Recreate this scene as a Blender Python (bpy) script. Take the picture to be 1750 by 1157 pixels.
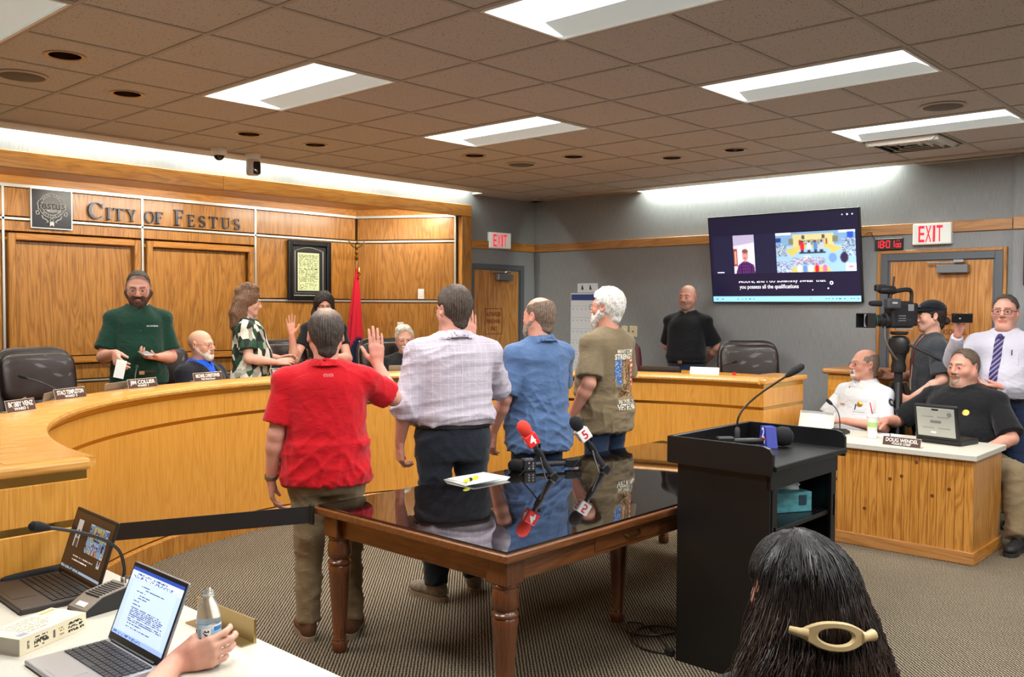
import bpy, bmesh, math, random
import numpy as np
from mathutils import Vector, Matrix
from mathutils.bvhtree import BVHTree

for _o in list(bpy.data.objects):
    bpy.data.objects.remove(_o, do_unlink=True)
scene = bpy.context.scene
COL = scene.collection
PI = math.pi
rad = math.radians
random.seed(7)
CH = 3.05                                    # ceiling height
# ------------------------------------------------------------------ camera
FPX, YAW, PITCH, ROLL = 1559.35, 0.74435, -0.034334, 0.005207
CAMP = Vector((-1.6656, -4.1130, 1.7385))
_fw = Vector((math.cos(PITCH)*math.cos(YAW), math.cos(PITCH)*math.sin(YAW), math.sin(PITCH)))
_r = Vector((math.sin(YAW), -math.cos(YAW), 0))
_u = _r.cross(_fw)
_r2 = _r*math.cos(ROLL)+_u*math.sin(ROLL)
_u2 = -_r*math.sin(ROLL)+_u*math.cos(ROLL)
cam_d = bpy.data.cameras.new('camera')
cam_d.sensor_width = 36.0
cam_d.lens = FPX*36.0/1750.0
cam_d.clip_start = 0.05
cam = bpy.data.objects.new('camera', cam_d)
COL.objects.link(cam)
cam.matrix_world = Matrix(((_r2.x, _u2.x, -_fw.x, CAMP.x), (_r2.y, _u2.y, -_fw.y, CAMP.y), (_r2.z, _u2.z, -_fw.z, CAMP.z), (0, 0, 0, 1)))
scene.camera = cam
# ------------------------------------------------------------------ world and exposure
world = bpy.data.worlds.new('world')
scene.world = world
world.use_nodes = True
_bg = world.node_tree.nodes['Background']
_bg.inputs[0].default_value = (0.9, 0.93, 1.0, 1)
_bg.inputs[1].default_value = 0.05
scene.view_settings.view_transform = 'Standard'
scene.view_settings.look = 'None'
scene.view_settings.gamma = 1.0
scene.view_settings.use_curve_mapping = False
scene.view_settings.exposure = 0.0
TROFFER_W = 44.0        # watts of each ceiling troffer
COVE_W = 11.0           # watts per metre of cove lamp
WASH_W = 22.0           # watts of each lamp behind the header beam
CAN_W = 26.0            # watts of each recessed can

# ------------------------------------------------------------------ node helpers
def srgb(h):
    if isinstance(h, str):
        h = h.lstrip('#')
        c = [int(h[i:i+2], 16)/255 for i in (0, 2, 4)]
    else:
        c = [v/255 for v in h]
    return tuple((v/12.92 if v <= .04045 else ((v+.055)/1.055)**2.4) for v in c)

class NT:
    def __init__(s, name):
        s.m = bpy.data.materials.new(name)
        s.m.use_nodes = True
        s.t = s.m.node_tree
        s.b = s.t.nodes['Principled BSDF']
    def n(s, typ, **kw):
        o = s.t.nodes.new(typ)
        for k, v in kw.items():
            setattr(o, k, v)
        return o
    def l(s, a, b):
        s.t.links.new(a, b)
    def math(s, op, a, b=None, c=None):
        o = s.n('ShaderNodeMath', operation=op)
        for i, v in enumerate((a, b, c)):
            if v is None:
                continue
            if isinstance(v, (int, float)):
                o.inputs[i].default_value = v
            else:
                s.l(v, o.inputs[i])
        return o.outputs[0]
    def coords(s, scale=(1, 1, 1), rot=(0, 0, 0), kind='Object'):
        tc = s.n('ShaderNodeTexCoord')
        mp = s.n('ShaderNodeMapping')
        mp.inputs['Scale'].default_value = scale
        mp.inputs['Rotation'].default_value = rot
        s.l(tc.outputs[kind], mp.inputs['Vector'])
        return mp.outputs[0]
    def noise(s, vec, scale, detail=3, rough=.5, dist=0):
        o = s.n('ShaderNodeTexNoise')
        s.l(vec, o.inputs['Vector'])
        o.inputs['Scale'].default_value = scale
        o.inputs['Detail'].default_value = detail
        o.inputs['Roughness'].default_value = rough
        o.inputs['Distortion'].default_value = dist
        return o.outputs[0]
    def ramp(s, fac, stops):
        o = s.n('ShaderNodeValToRGB')
        e = o.color_ramp.elements
        while len(e) < len(stops):
            e.new(.5)
        for q, (p, c) in zip(e, stops):
            q.position = p
            q.color = (*c, 1) if len(c) == 3 else c
        s.l(fac, o.inputs[0])
        return o.outputs[0]
    def mix(s, fac, a, b, mode='MIX'):
        o = s.n('ShaderNodeMix', data_type='RGBA', blend_type=mode)
        for i, v in ((0, fac), (6, a), (7, b)):
            if isinstance(v, (int, float)):
                o.inputs[i].default_value = v
            elif isinstance(v, tuple):
                o.inputs[i].default_value = (*v, 1) if len(v) == 3 else v
            else:
                s.l(v, o.inputs[i])
        return o.outputs[2]
    def bump(s, h, strength=.3, dist=.01):
        o = s.n('ShaderNodeBump')
        o.inputs['Strength'].default_value = strength
        o.inputs['Distance'].default_value = dist
        s.l(h, o.inputs['Height'])
        s.l(o.outputs[0], s.b.inputs['Normal'])
    def col(s, c):
        if isinstance(c, tuple):
            s.b.inputs['Base Color'].default_value = (*c, 1)
        else:
            s.l(c, s.b.inputs['Base Color'])
    def set(s, **kw):
        for k, v in kw.items():
            s.b.inputs[k.replace('_', ' ')].default_value = v
        return s

MATS = {}
def mat(name, c, rough=.5, metal=0., bump=None, var=None, coat=0., spec=.5, emit=None, sheen=0.):
    """plain material; var=(scale, amount, stretch) noise tint, bump=(scale, strength, stretch)"""
    if name in MATS:
        return MATS[name]
    t = NT(name)
    c = srgb(c)
    t.set(Roughness=rough, Metallic=metal)
    t.b.inputs['Specular IOR Level'].default_value = spec
    t.b.inputs['Coat Weight'].default_value = coat
    if sheen:
        t.b.inputs['Sheen Weight'].default_value = sheen
    if var:
        st = var[2] if len(var) > 2 else (1, 1, 1)
        n = t.noise(t.coords(st), var[0], 4)
        a = tuple(max(0, v*(1-var[1])) for v in c)
        b = tuple(min(1, v*(1+var[1])) for v in c)
        t.col(t.ramp(n, [(.3, a), (.7, b)]))
    else:
        t.col(c)
    if bump:
        st = bump[2] if len(bump) > 2 else (1, 1, 1)
        t.bump(t.noise(t.coords(st), bump[0], 5, .6), bump[1], .01)
    if emit:
        t.b.inputs['Emission Color'].default_value = (*c, 1)
        t.b.inputs['Emission Strength'].default_value = emit
    MATS[name] = t.m
    return t.m

def attr_mat(name, rough=.5, spec=.5, bump=None, emit=0., sheen=0., var=0., sss=0.):
    """colour comes from the mesh's own colour attribute 'Col'"""
    if name in MATS:
        return MATS[name]
    t = NT(name)
    t.set(Roughness=rough)
    t.b.inputs['Specular IOR Level'].default_value = spec
    a = t.n('ShaderNodeAttribute', attribute_name='Col')
    c = a.outputs[0]
    if var:
        n = t.noise(t.coords(), 60, 4, .6)
        c = t.mix(1.0, c, t.ramp(n, [(.3, (1-var,)*3), (.7, (1+var,)*3)]), 'MULTIPLY')
    t.l(c, t.b.inputs['Base Color'])
    if sheen:
        t.b.inputs['Sheen Weight'].default_value = sheen
    if sss:
        t.b.inputs['Subsurface Weight'].default_value = sss
        t.b.inputs['Subsurface Radius'].default_value = (.012, .004, .002)
    if bump:
        st = bump[2] if len(bump) > 2 else (1, 1, 1)
        t.bump(t.noise(t.coords(st), bump[0], 5, .6), bump[1], .01)
    if emit:
        t.l(a.outputs[0], t.b.inputs['Emission Color'])
        t.b.inputs['Emission Strength'].default_value = emit
    MATS[name] = t.m
    return t.m

def wood(name, dark, mid, light, grain='z', rough=.35, scale=1., coat=.2, fig=.5, spec=.5):
    if name in MATS:
        return MATS[name]
    t = NT(name)
    along = {'x': 0, 'y': 1, 'z': 2}[grain]
    def st(lo, hi):
        v = [hi*scale]*3
        v[along] = lo*scale
        return tuple(v)
    oi = t.n('ShaderNodeObjectInfo')
    def crd(s_):
        tc = t.n('ShaderNodeTexCoord')
        ad = t.n('ShaderNodeVectorMath', operation='ADD')
        t.l(tc.outputs['Object'], ad.inputs[0])
        sc = t.n('ShaderNodeVectorMath', operation='SCALE')
        sc.inputs[0].default_value = (7.3, 3.1, 5.7)
        t.l(oi.outputs['Random'], sc.inputs['Scale'])
        t.l(sc.outputs[0], ad.inputs[1])
        mp = t.n('ShaderNodeMapping')
        mp.inputs['Scale'].default_value = s_
        t.l(ad.outputs[0], mp.inputs['Vector'])
        return mp.outputs[0]
    broad = t.noise(crd(st(.35, 3.5)), 2.2, 3, .55, .6)
    rings = t.math('FRACT', t.math('MULTIPLY', broad, 9.0))
    rings = t.math('ABSOLUTE', t.math('SUBTRACT', rings, .5))
    fine = t.noise(crd(st(1.4, 60)), 3.0, 4, .65)
    pore = t.noise(crd(st(6, 260)), 1.6, 2, .5)
    c = t.ramp(t.math('ADD', t.math('MULTIPLY', rings, fig*1.2), t.math('MULTIPLY', fine, 1-.5*fig)), [(.22, srgb(dark)), (.5, srgb(mid)), (.85, srgb(light))])
    c = t.mix(t.ramp(pore, [(.3, (.35,)*3), (.42, (0, 0, 0))]), c, srgb(dark))
    t.col(c)
    t.set(Roughness=rough)
    t.b.inputs['Coat Weight'].default_value = coat
    t.b.inputs['Coat Roughness'].default_value = .18
    t.b.inputs['Specular IOR Level'].default_value = spec
    t.bump(fine, .05, .004)
    MATS[name] = t.m
    return t.m

# ------------------------------------------------------------------ object helpers
def link(o, parent=None):
    COL.objects.link(o)
    if parent is not None:
        o.parent = parent
    return o

def tag(o, label=None, cat=None, group=None, kind=None):
    if label: o['label'] = label
    if cat: o['category'] = cat
    if group: o['group'] = group
    if kind: o['kind'] = kind
    return o

def thing(name, label, cat, loc=(0, 0, 0), rz=0., group=None, parent=None, rot=None):
    o = bpy.data.objects.new(name, None)
    o.empty_display_size = .05
    link(o, parent)
    o.location = loc
    o.rotation_euler = rot if rot else (0, 0, rz)
    return tag(o, label, cat, group)

def struct(name, label=None, cat=None, loc=(0, 0, 0)):
    o = bpy.data.objects.new(name, None)
    link(o)
    o.location = loc
    o['kind'] = 'structure'
    if label: o['label'] = label
    if cat: o['category'] = cat
    return o

def mesh_obj(name, verts, faces, m, parent=None, smooth=False, cols=None, mi=None):
    me = bpy.data.meshes.new(name)
    if isinstance(verts, np.ndarray) and isinstance(faces, np.ndarray) and faces.size:
        nv, nf, k = len(verts), len(faces), faces.shape[1]
        me.vertices.add(nv)
        me.vertices.foreach_set('co', np.ascontiguousarray(verts, dtype=np.float32).ravel())
        me.loops.add(nf*k)
        me.loops.foreach_set('vertex_index', np.ascontiguousarray(faces, dtype=np.int32).ravel())
        me.polygons.add(nf)
        me.polygons.foreach_set('loop_start', np.arange(0, nf*k, k, dtype=np.int32))
        me.update(calc_edges=True)
        me.validate()
    else:
        me.from_pydata([tuple(v) for v in verts], [], [tuple(f) for f in faces])
        me.update()
    ml = m if isinstance(m, (list, tuple)) else [m]
    for q in ml:
        me.materials.append(q)
    if mi is not None:
        me.polygons.foreach_set('material_index', np.asarray(mi, dtype=np.int32))
    if smooth:
        me.polygons.foreach_set('use_smooth', np.ones(len(me.polygons), dtype=bool))
    if cols is not None:
        a = me.color_attributes.new('Col', 'FLOAT_COLOR', 'POINT')
        c = np.ones((len(me.vertices), 4), dtype=np.float32)
        c[:, :3] = cols
        a.data.foreach_set('color', c.ravel())
    o = bpy.data.objects.new(name, me)
    return link(o, parent)

class MB:
    """collects boxes, tubes, lathes and prisms; build() links them as one mesh object"""
    def __init__(s):
        s.bm = bmesh.new()
    def _xf(s, vs, M):
        if M is not None:
            bmesh.ops.transform(s.bm, matrix=M, verts=vs)
    def box(s, c, d, bev=0., seg=2, M=None, rz=0., rot=None):
        r = bmesh.ops.create_cube(s.bm, size=1.)
        vs = r['verts']
        bmesh.ops.scale(s.bm, vec=d, verts=vs)
        if bev > 0:
            es = list({e for v in vs for e in v.link_edges})
            g = bmesh.ops.bevel(s.bm, geom=es, offset=min(bev, min(d)*.49), segments=seg, affect='EDGES', profile=.5)
            vs = list({v for f in g['faces'] for v in f.verts} | {v for v in vs if v.is_valid})
        R = Matrix.Rotation(rz, 4, 'Z') if rot is None else rot
        s._xf(vs, (M if M is not None else Matrix.Identity(4)) @ Matrix.Translation(c) @ R)
        return s
    def lathe(s, prof, n=20, c=(0, 0, 0), M=None, axis='z', cap=True, arc=None):
        """prof: list of (radius, z)"""
        rings = []
        for (r, z) in prof:
            ring = []
            for i in range(n):
                a = 2*PI*i/n
                p = (r*math.cos(a), r*math.sin(a), z)
                if axis == 'x': p = (p[2], p[0], p[1])
                elif axis == 'y': p = (p[0], p[2], -p[1])
                ring.append(s.bm.verts.new((p[0]+c[0], p[1]+c[1], p[2]+c[2])))
            rings.append(ring)
        fs = []
        for a, b in zip(rings, rings[1:]):
            for i in range(n):
                j = (i+1) % n
                fs.append(s.bm.faces.new((a[i], a[j], b[j], b[i])))
        if cap:
            fs.append(s.bm.faces.new(list(reversed(rings[0]))))
            fs.append(s.bm.faces.new(rings[-1]))
        s._xf([v for r_ in rings for v in r_], M)
        return s
    def tube(s, pts, r, n=8, closed=False, cap=True, M=None):
        pts = [Vector(p) for p in pts]
        rs = r if isinstance(r, (list, tuple)) else [r]*len(pts)
        rings = []
        up = None
        N = len(pts)
        for i, p in enumerate(pts):
            a = pts[(i-1) % N] if (i > 0 or closed) else p
            b = pts[(i+1) % N] if (i < N-1 or closed) else p
            d = (b-a).normalized() if (b-a).length > 1e-9 else Vector((0, 0, 1))
            if up is None:
                up = Vector((0, 0, 1)) if abs(d.z) < .9 else Vector((1, 0, 0))
            x = d.cross(up)
            if x.length < 1e-6:
                x = d.orthogonal()
            x.normalize()
            y = x.cross(d).normalized()
            up = y
            rings.append([s.bm.verts.new(p+x*(rs[i]*math.cos(2*PI*k/n))+y*(rs[i]*math.sin(2*PI*k/n))) for k in range(n)])
        pr = list(zip(rings, rings[1:]))
        if closed:
            pr.append((rings[-1], rings[0]))
        for a, b in pr:
            for k in range(n):
                j = (k+1) % n
                s.bm.faces.new((a[k], a[j], b[j], b[k]))
        if cap and not closed:
            s.bm.faces.new(list(reversed(rings[0])))
            s.bm.faces.new(rings[-1])
        s._xf([v for q in rings for v in q], M)
        return s
    def prism(s, poly, z0, z1, M=None, axis='z'):
        """extrude a 2-D polygon; axis z: (x,y), axis y: (x,z), axis x: (y,z)"""
        def mk(p, h):
            return {'z': (p[0], p[1], h), 'y': (p[0], h, p[1]), 'x': (h, p[0], p[1])}[axis]
        a = [s.bm.verts.new(mk(p, z0)) for p in poly]
        b = [s.bm.verts.new(mk(p, z1)) for p in poly]
        n = len(poly)
        fs = [s.bm.faces.new(list(reversed(a))), s.bm.faces.new(b)]
        for i in range(n):
            j = (i+1) % n
            fs.append(s.bm.faces.new((a[i], a[j], b[j], b[i])))
        bmesh.ops.recalc_face_normals(s.bm, faces=fs)
        s._xf(a+b, M)
        return s
    def quad(s, a, b, c, d, M=None):
        vs = [s.bm.verts.new(p) for p in (a, b, c, d)]
        s.bm.faces.new(vs)
        s._xf(vs, M)
        return s
    def sphere(s, c, r, n=16, sc=(1, 1, 1), M=None):
        g = bmesh.ops.create_uvsphere(s.bm, u_segments=n, v_segments=max(6, n//2), radius=r)
        bmesh.ops.scale(s.bm, vec=sc, verts=g['verts'])
        s._xf(g['verts'], (M if M is not None else Matrix.Identity(4)) @ Matrix.Translation(c))
        return s
    def pad(s, c, d, e=.4, n=20, M=None, bend=0., rot=None):
        """superellipsoid cushion of size d; bend curves it backwards at the sides"""
        def pw(v, k): return math.copysign(abs(v)**k, v)
        vs = []
        nv = n//2
        rows = []
        for j in range(nv+1):
            th = -PI/2+PI*j/nv
            row = []
            for i in range(n):
                ph = 2*PI*i/n
                x = pw(math.cos(th), e)*pw(math.cos(ph), e)*d[0]/2
                y = pw(math.cos(th), e)*pw(math.sin(ph), e)*d[1]/2
                z = pw(math.sin(th), e)*d[2]/2
                y += bend*(x/(d[0]/2))**2
                v = s.bm.verts.new((x, y, z))
                row.append(v); vs.append(v)
                if j in (0, nv):
                    break
            rows.append(row)
        for j in range(nv):
            a, b = rows[j], rows[j+1]
            for i in range(n):
                k = (i+1) % n
                q = [a[i % len(a)], a[k % len(a)], b[k % len(b)], b[i % len(b)]]
                u = []
                for v in q:
                    if v not in u: u.append(v)
                if len(u) > 2:
                    s.bm.faces.new(u)
        R = rot if rot is not None else Matrix.Identity(4)
        s._xf(vs, (M if M is not None else Matrix.Identity(4)) @ Matrix.Translation(c) @ R)
        return s
    def build(s, name, m, parent=None, smooth=False, loc=None, rot=None):
        me = bpy.data.meshes.new(name)
        s.bm.to_mesh(me)
        s.bm.free()
        me.materials.append(m)
        if smooth:
            me.polygons.foreach_set('use_smooth', np.ones(len(me.polygons), dtype=bool))
            try:
                me.set_sharp_from_angle(angle=rad(38))
            except Exception:
                pass
        o = bpy.data.objects.new(name, me)
        link(o, parent)
        if loc is not None: o.location = loc
        if rot is not None: o.rotation_euler = rot
        return o

def copy_tree(o, parent=None):
    c = o.copy()
    COL.objects.link(c)
    c.parent = parent
    for ch in o.children:
        copy_tree(ch, c)
    return c

def arc_pts(c, r, a0, a1, n):
    return [(c[0]+r*math.cos(a0+(a1-a0)*i/n), c[1]+r*math.sin(a0+(a1-a0)*i/n)) for i in range(n+1)]

def bez(p0, p1, p2, p3, n=12):
    out = []
    p0, p1, p2, p3 = map(Vector, (p0, p1, p2, p3))
    for i in range(n+1):
        t = i/n
        out.append(p0*(1-t)**3+p1*3*t*(1-t)**2+p2*3*t*t*(1-t)+p3*t**3)
    return out

_txt_cache = {}
def text_geo(body, size=1., bold=0., align='CENTER', sx=1.):
    """flat text outline as (verts Nx2, tris) in the xy plane, baseline centred on 0"""
    key = (body, bold)
    if key not in _txt_cache:
        cu = bpy.data.curves.new('lettering', 'FONT')
        cu.body = body
        cu.size = 1.
        cu.align_x = 'CENTER'
        cu.align_y = 'CENTER'
        cu.offset = bold
        cu.resolution_u = 3
        o = bpy.data.objects.new('lettering', cu)
        COL.objects.link(o)
        dg = bpy.context.evaluated_depsgraph_get()
        me = bpy.data.meshes.new_from_object(o.evaluated_get(dg))
        v = np.array([list(q.co)[:2] for q in me.vertices])
        me.calc_loop_triangles()
        f = [tuple(t.vertices) for t in me.loop_triangles]
        bpy.data.objects.remove(o, do_unlink=True)
        bpy.data.curves.remove(cu)
        bpy.data.meshes.remove(me)
        _txt_cache[key] = (v, f)
    v, f = _txt_cache[key]
    w = v.copy()*size
    w[:, 0] *= sx
    return w, f

def text_on(body, size, m, parent, origin, ux, uy, name='lettering', bold=0., off=0., fit=None, sx=1.):
    """lettering laid flat in the plane through origin spanned by ux (reading direction) and uy (up)"""
    v, f = text_geo(body, size, bold, sx=sx)
    if fit:
        w = v[:, 0].max()-v[:, 0].min()
        v = v*np.array([fit/w, 1.])
    o, ux, uy = Vector(origin), Vector(ux).normalized(), Vector(uy).normalized()
    n = ux.cross(uy)
    vs = [o+ux*float(a)+uy*float(b)+n*off for a, b in v]
    return mesh_obj(name, vs, f, m, parent)
# ================================================================== materials of the room
T = 0.6096
OAK = wood('oak_panel', (122, 74, 22), (168, 112, 42), (196, 140, 66), 'z', .38, 1., .25, .55)
OAK_X = wood('oak_beam_x', (138, 82, 26), (188, 124, 46), (206, 148, 68), 'x', .38, 1., .2, .45)
OAK_Y = wood('oak_beam_y', (132, 84, 36), (172, 118, 62), (192, 140, 84), 'y', .4, 1., .2, .45)
DAISW = wood('dais_veneer', (176, 112, 36), (206, 144, 58), (220, 162, 78), 'z', .33, 1., .3, .28)
DAIST = wood('dais_ledge', (170, 112, 46), (210, 152, 74), (226, 172, 98), 'x', .26, 1., .45, .35)
PINE = wood('pine_board', (134, 80, 26), (184, 124, 50), (204, 148, 74), 'z', .35, 1., .3, .6)
CHERRY = wood('table_wood', (70, 38, 18), (112, 66, 34), (138, 88, 50), 'x', .3, 1., .4, .35)
CHERRY_Y = wood('table_wood_y', (70, 38, 18), (112, 66, 34), (138, 88, 50), 'y', .3, 1., .4, .35)
CHERRY_Z = wood('table_wood_z', (62, 33, 16), (94, 52, 28), (118, 72, 40), 'z', .3, 1., .4, .3)
DOORW = wood('door_veneer', (150, 92, 36), (186, 126, 60), (206, 150, 84), 'z', .4, 1., .15, .7)
ALU = mat('aluminium_strip', (214, 214, 208), .32, .6)
BRASS = mat('brass_strip', (196, 158, 84), .22, 1.)
CHROME = mat('chrome', (220, 220, 222), .15, 1.)
GREYM = mat('grey_paint', (86, 92, 98), .45)
BLACKP = mat('black_plastic', (22, 22, 24), .42)
BLACKM = mat('black_matte', (14, 14, 16), .75)
WHITEP = mat('white_plastic', (232, 232, 228), .4)
CREAMP = mat('cream_plastic', (222, 210, 172), .45)
TBAR = mat('ceiling_bar', (168, 160, 153), .6)

def carpet_mat():
    t = NT('loop_carpet')
    v = t.coords((1, 1, 1), (0, 0, rad(-45)))
    sx = t.n('ShaderNodeSeparateXYZ')
    t.l(v, sx.inputs[0])
    wob = t.math('MULTIPLY', t.noise(t.coords(), 40, 2), .010)
    a = t.math('SINE', t.math('MULTIPLY', t.math('ADD', sx.outputs[1], wob), 2*PI/.0165))
    b = t.math('SINE', t.math('ADD', t.math('MULTIPLY', sx.outputs[0], 2*PI/.021), t.math('MULTIPLY', a, .6)))
    row = t.math('MULTIPLY_ADD', a, .5, .5)
    h = t.math('MULTIPLY', t.math('POWER', row, .7), t.math('MULTIPLY_ADD', b, .22, .78))
    n = t.noise(t.coords(), 300, 2, .7)
    f = t.math('ADD', t.math('MULTIPLY', h, .8), t.math('MULTIPLY', n, .4))
    c = t.ramp(f, [(.25, srgb((36, 30, 24))), (.55, srgb((100, 90, 75))), (.9, srgb((158, 147, 127)))])
    big = t.noise(t.coords(), .8, 3)
    c = t.mix(1., c, t.ramp(big, [(.3, (.88,)*3), (.7, (1.05,)*3)]), 'MULTIPLY')
    t.col(c)
    t.set(Roughness=.95)
    t.b.inputs['Specular IOR Level'].default_value = .1
    t.bump(h, .7, .006)
    return t.m
def tile_mat():
    t = NT('fissured_tile')
    sp = t.n('ShaderNodeTexVoronoi')
    v = t.coords((1, 1, 1))
    oi = t.n('ShaderNodeObjectInfo')
    ad = t.n('ShaderNodeVectorMath', operation='ADD')
    t.l(v, ad.inputs[0]); t.l(oi.outputs['Location'], ad.inputs[1])
    t.l(ad.outputs[0], sp.inputs['Vector'])
    sp.inputs['Scale'].default_value = 68
    msk = t.noise(ad.outputs[0], 120, 2, .6)
    d = t.math('MULTIPLY', t.math('LESS_THAN', sp.outputs['Distance'], .26), t.math('GREATER_THAN', msk, .54))
    fine = t.noise(ad.outputs[0], 420, 2, .6)
    base = t.ramp(fine, [(.3, srgb((184, 178, 174))), (.7, srgb((200, 194, 190)))])
    t.col(t.mix(d, base, srgb((70, 60, 52))))
    t.set(Roughness=.95)
    t.b.inputs['Specular IOR Level'].default_value = .15
    t.bump(t.math('SUBTRACT', t.math('MULTIPLY', fine, .3), d), .35, .004)
    return t.m
def wall_mat():
    t = NT('wall_vinyl')
    a = t.noise(t.coords((220, 220, 9)), 1., 3, .6)
    b = t.noise(t.coords(), 1.6, 3)
    c = t.ramp(a, [(.3, srgb((132, 134, 136))), (.7, srgb((152, 154, 155)))])
    t.col(t.mix(1., c, t.ramp(b, [(.3, (.95,)*3), (.7, (1.03,)*3)]), 'MULTIPLY'))
    t.set(Roughness=.8)
    t.b.inputs['Specular IOR Level'].default_value = .2
    t.bump(a, .12, .004)
    return t.m
CARPET, TILE, WALL = carpet_mat(), tile_mat(), wall_mat()
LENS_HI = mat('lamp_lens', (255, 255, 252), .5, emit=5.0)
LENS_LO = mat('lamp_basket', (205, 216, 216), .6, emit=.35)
TUBE_E = mat('cove_tube', (255, 252, 240), .5, emit=4.0)

# ================================================================== floor, walls
o = MB().box((1.85, -2.8, -.05), (10.5, 14.8, .1)).build('floor', CARPET)
tag(o, 'brown and beige diagonal loop pile carpet across the room', 'floor', kind='structure')
# raised platform behind the dais (ring shaped front, hidden by the dais)
DC = (2.48, -.57)
def ring_poly(r0, r1, a0, a1, n=40):
    return arc_pts(DC, r0, a0, a1, n)+list(reversed(arc_pts(DC, r1, a0, a1, n)))
m = MB()
front = arc_pts(DC, 2.82, PI*.03, PI*.97, 44)
m.prism(front+[(-.80, -.30), (-.80, 4.48), (5.86, 4.48), (5.86, 3.38), (6.88, 3.38), (6.88, -.3)], .0, .2)
tag(m.build('floor_platform', CARPET), 'carpeted raised platform behind the council dais', 'platform', kind='structure')

wb = struct('wall_back', 'grey vinyl wall with recessed oak alcove behind the dais', 'wall')
m = MB(); m.box((6.325, 3.45, 1.65), (1.15, .1, 3.3)); m.build('wall_section', WALL, wb)
m = MB(); m.box((-2.04, 3.45, 1.65), (2.4, .1, 3.3)); m.build('wall_section', WALL, wb)
m = MB(); m.box((2.455, 3.45, 3.09), (6.59, .1, .42)); m.build('wall_section', WALL, wb)
wr = struct('wall_right', 'grey vinyl wall carrying the screen', 'wall')
m = MB(); m.box((6.95, .7, 1.65), (.1, 5.4, 3.3)); m.build('wall_section', WALL, wr)
m = MB(); m.box((6.92, -6.0, 1.65), (.16, 8.0, 3.3)); m.build('wall_section', WALL, wr)
m = MB(); m.box((-3.25, -2.8, 1.65), (.1, 12.6, 3.3)); tag(m.build('wall_left', WALL), 'plain grey wall behind the photographer', 'wall', kind='structure')
m = MB(); m.box((1.85, -9.65, 1.65), (10.3, .1, 3.3)); tag(m.build('wall_front', WALL), 'plain grey wall at the public end', 'wall', kind='structure')

# ---- oak alcove
AL = struct('wall_alcove', 'golden oak panelled alcove with aluminium strips', 'wall')
AY_ = 4.5
m = MB(); m.box((2.41, 4.66, 1.6), (5.6, .1, 3.2)); m.build('backing', OAK, AL)
XS = [-.06, 1.174, 2.41, 3.643, 4.975]
def panel(x0, x1, z0, z1, y=AY_, name='panel'):
    g = .008
    MB().box(((x0+x1)/2, y+.012, (z0+z1)/2), (x1-x0-2*g, .024, z1-z0-2*g), .003, 1).build(name, OAK, AL)
for i in range(4):
    x0, x1 = XS[i], XS[i+1]
    panel(x0, x1, 2.505, 2.765)
    if i < 3:
        panel(x0, x1, 2.375, 2.475)
        panel(x0, x1, 1.05, 1.20)
        panel(x0, x1, .2, 1.03)
        fr = MB()
        w = .06
        fr.box((x0+.03+w/2, AY_-.02, 1.785), (w, .04, 1.155), .006, 1)
        fr.build('frame_stile', OAK, AL)
        MB().box((x1-.03-w/2, AY_-.02, 1.785), (w, .04, 1.155), .006, 1).build('frame_stile', OAK, AL)
        MB().box(((x0+x1)/2, AY_-.02, 2.333), (x1-x0-.06-2*w, .04, .06), .006, 1).build('frame_rail', OAK_X, AL)
        MB().box(((x0+x1)/2, AY_-.02, 1.237), (x1-x0-.06-2*w, .04, .06), .006, 1).build('frame_rail', OAK_X, AL)
        panel(x0+.09, x1-.09, 1.265, 2.305, AY_+.03)
    else:
        panel(x0, x1, 1.815, 2.475)
        panel(x0, x1, 1.05, 1.785)
        panel(x0, x1, .2, 1.03)
def strip(p0, p1, w=.022, name='metal_strip'):
    p0, p1 = Vector(p0), Vector(p1)
    d = p1-p0
    L = d.length
    M_ = Matrix.Translation((p0+p1)/2) @ d.to_track_quat('X', 'Z').to_matrix().to_4x4()
    MB().box((0, 0, 0), (L, .02, w), .002, 1, M=M_).build(name, ALU, AL)
strip((XS[0], AY_, 2.778), (XS[4], AY_, 2.778), .03)
strip((XS[0], AY_, 2.49), (XS[4], AY_, 2.49))
strip((XS[3], AY_, 1.80), (XS[4], AY_, 1.80))
strip((XS[0], AY_, 1.04), (XS[4], AY_, 1.04), .016)
for x in XS[1:4]:
    MB().box((x, AY_, 1.63), (.022, .02, 2.27), .002, 1).build('metal_strip', ALU, AL)
# slanted side of the alcove
S0, S1 = Vector((4.985, 4.5, 0)), Vector((5.585, 3.44, 0))
sd = (S1-S0); SL = sd.length; sd.normalize()
sn = Vector((sd.y, -sd.x, 0))
if sn.x > 0: sn = -sn
SM = Matrix(((sd.x, -sn.x, 0, S0.x), (sd.y, -sn.y, 0, S0.y), (0, 0, 1, 0), (0, 0, 0, 1)))   # local x along the side, y into the wall
MB().box((SL/2, .06, 1.55), (SL, .06, 2.7), M=SM).build('side_backing', OAK, AL)
for z0, z1 in ((2.505, 2.765), (1.815, 2.475), (1.05, 1.785), (.2, 1.03)):
    MB().box((SL/2, .012, (z0+z1)/2), (SL-.03, .03, z1-z0-.016), .003, 1, M=SM).build('side_panel', OAK, AL)
for z, w in ((2.778, .03), (2.49, .022), (1.80, .022)):
    MB().box((SL/2, .0, z), (SL, .02, w), .002, 1, M=SM).build('metal_strip', ALU, AL)
MB().box((SL-.01, -.004, 1.5), (.022, .02, 2.58), .002, 1, M=SM).build('metal_strip', ALU, AL)
m = MB(); m.prism([(-.82, 3.40), (5.62, 3.40), (5.62, 3.46), (5.02, 4.60), (-.25, 4.60), (-.82, 3.46)], 2.865, 2.885); m.build('soffit', OAK_X, AL)
MB().box((2.41, 4.52, 2.83), (5.3, .02, .07)).build('top_board', OAK_X, AL)
MB().box((SL/2, .02, 2.83), (SL, .02, .07), M=SM).build('top_board', OAK_X, AL)
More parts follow.
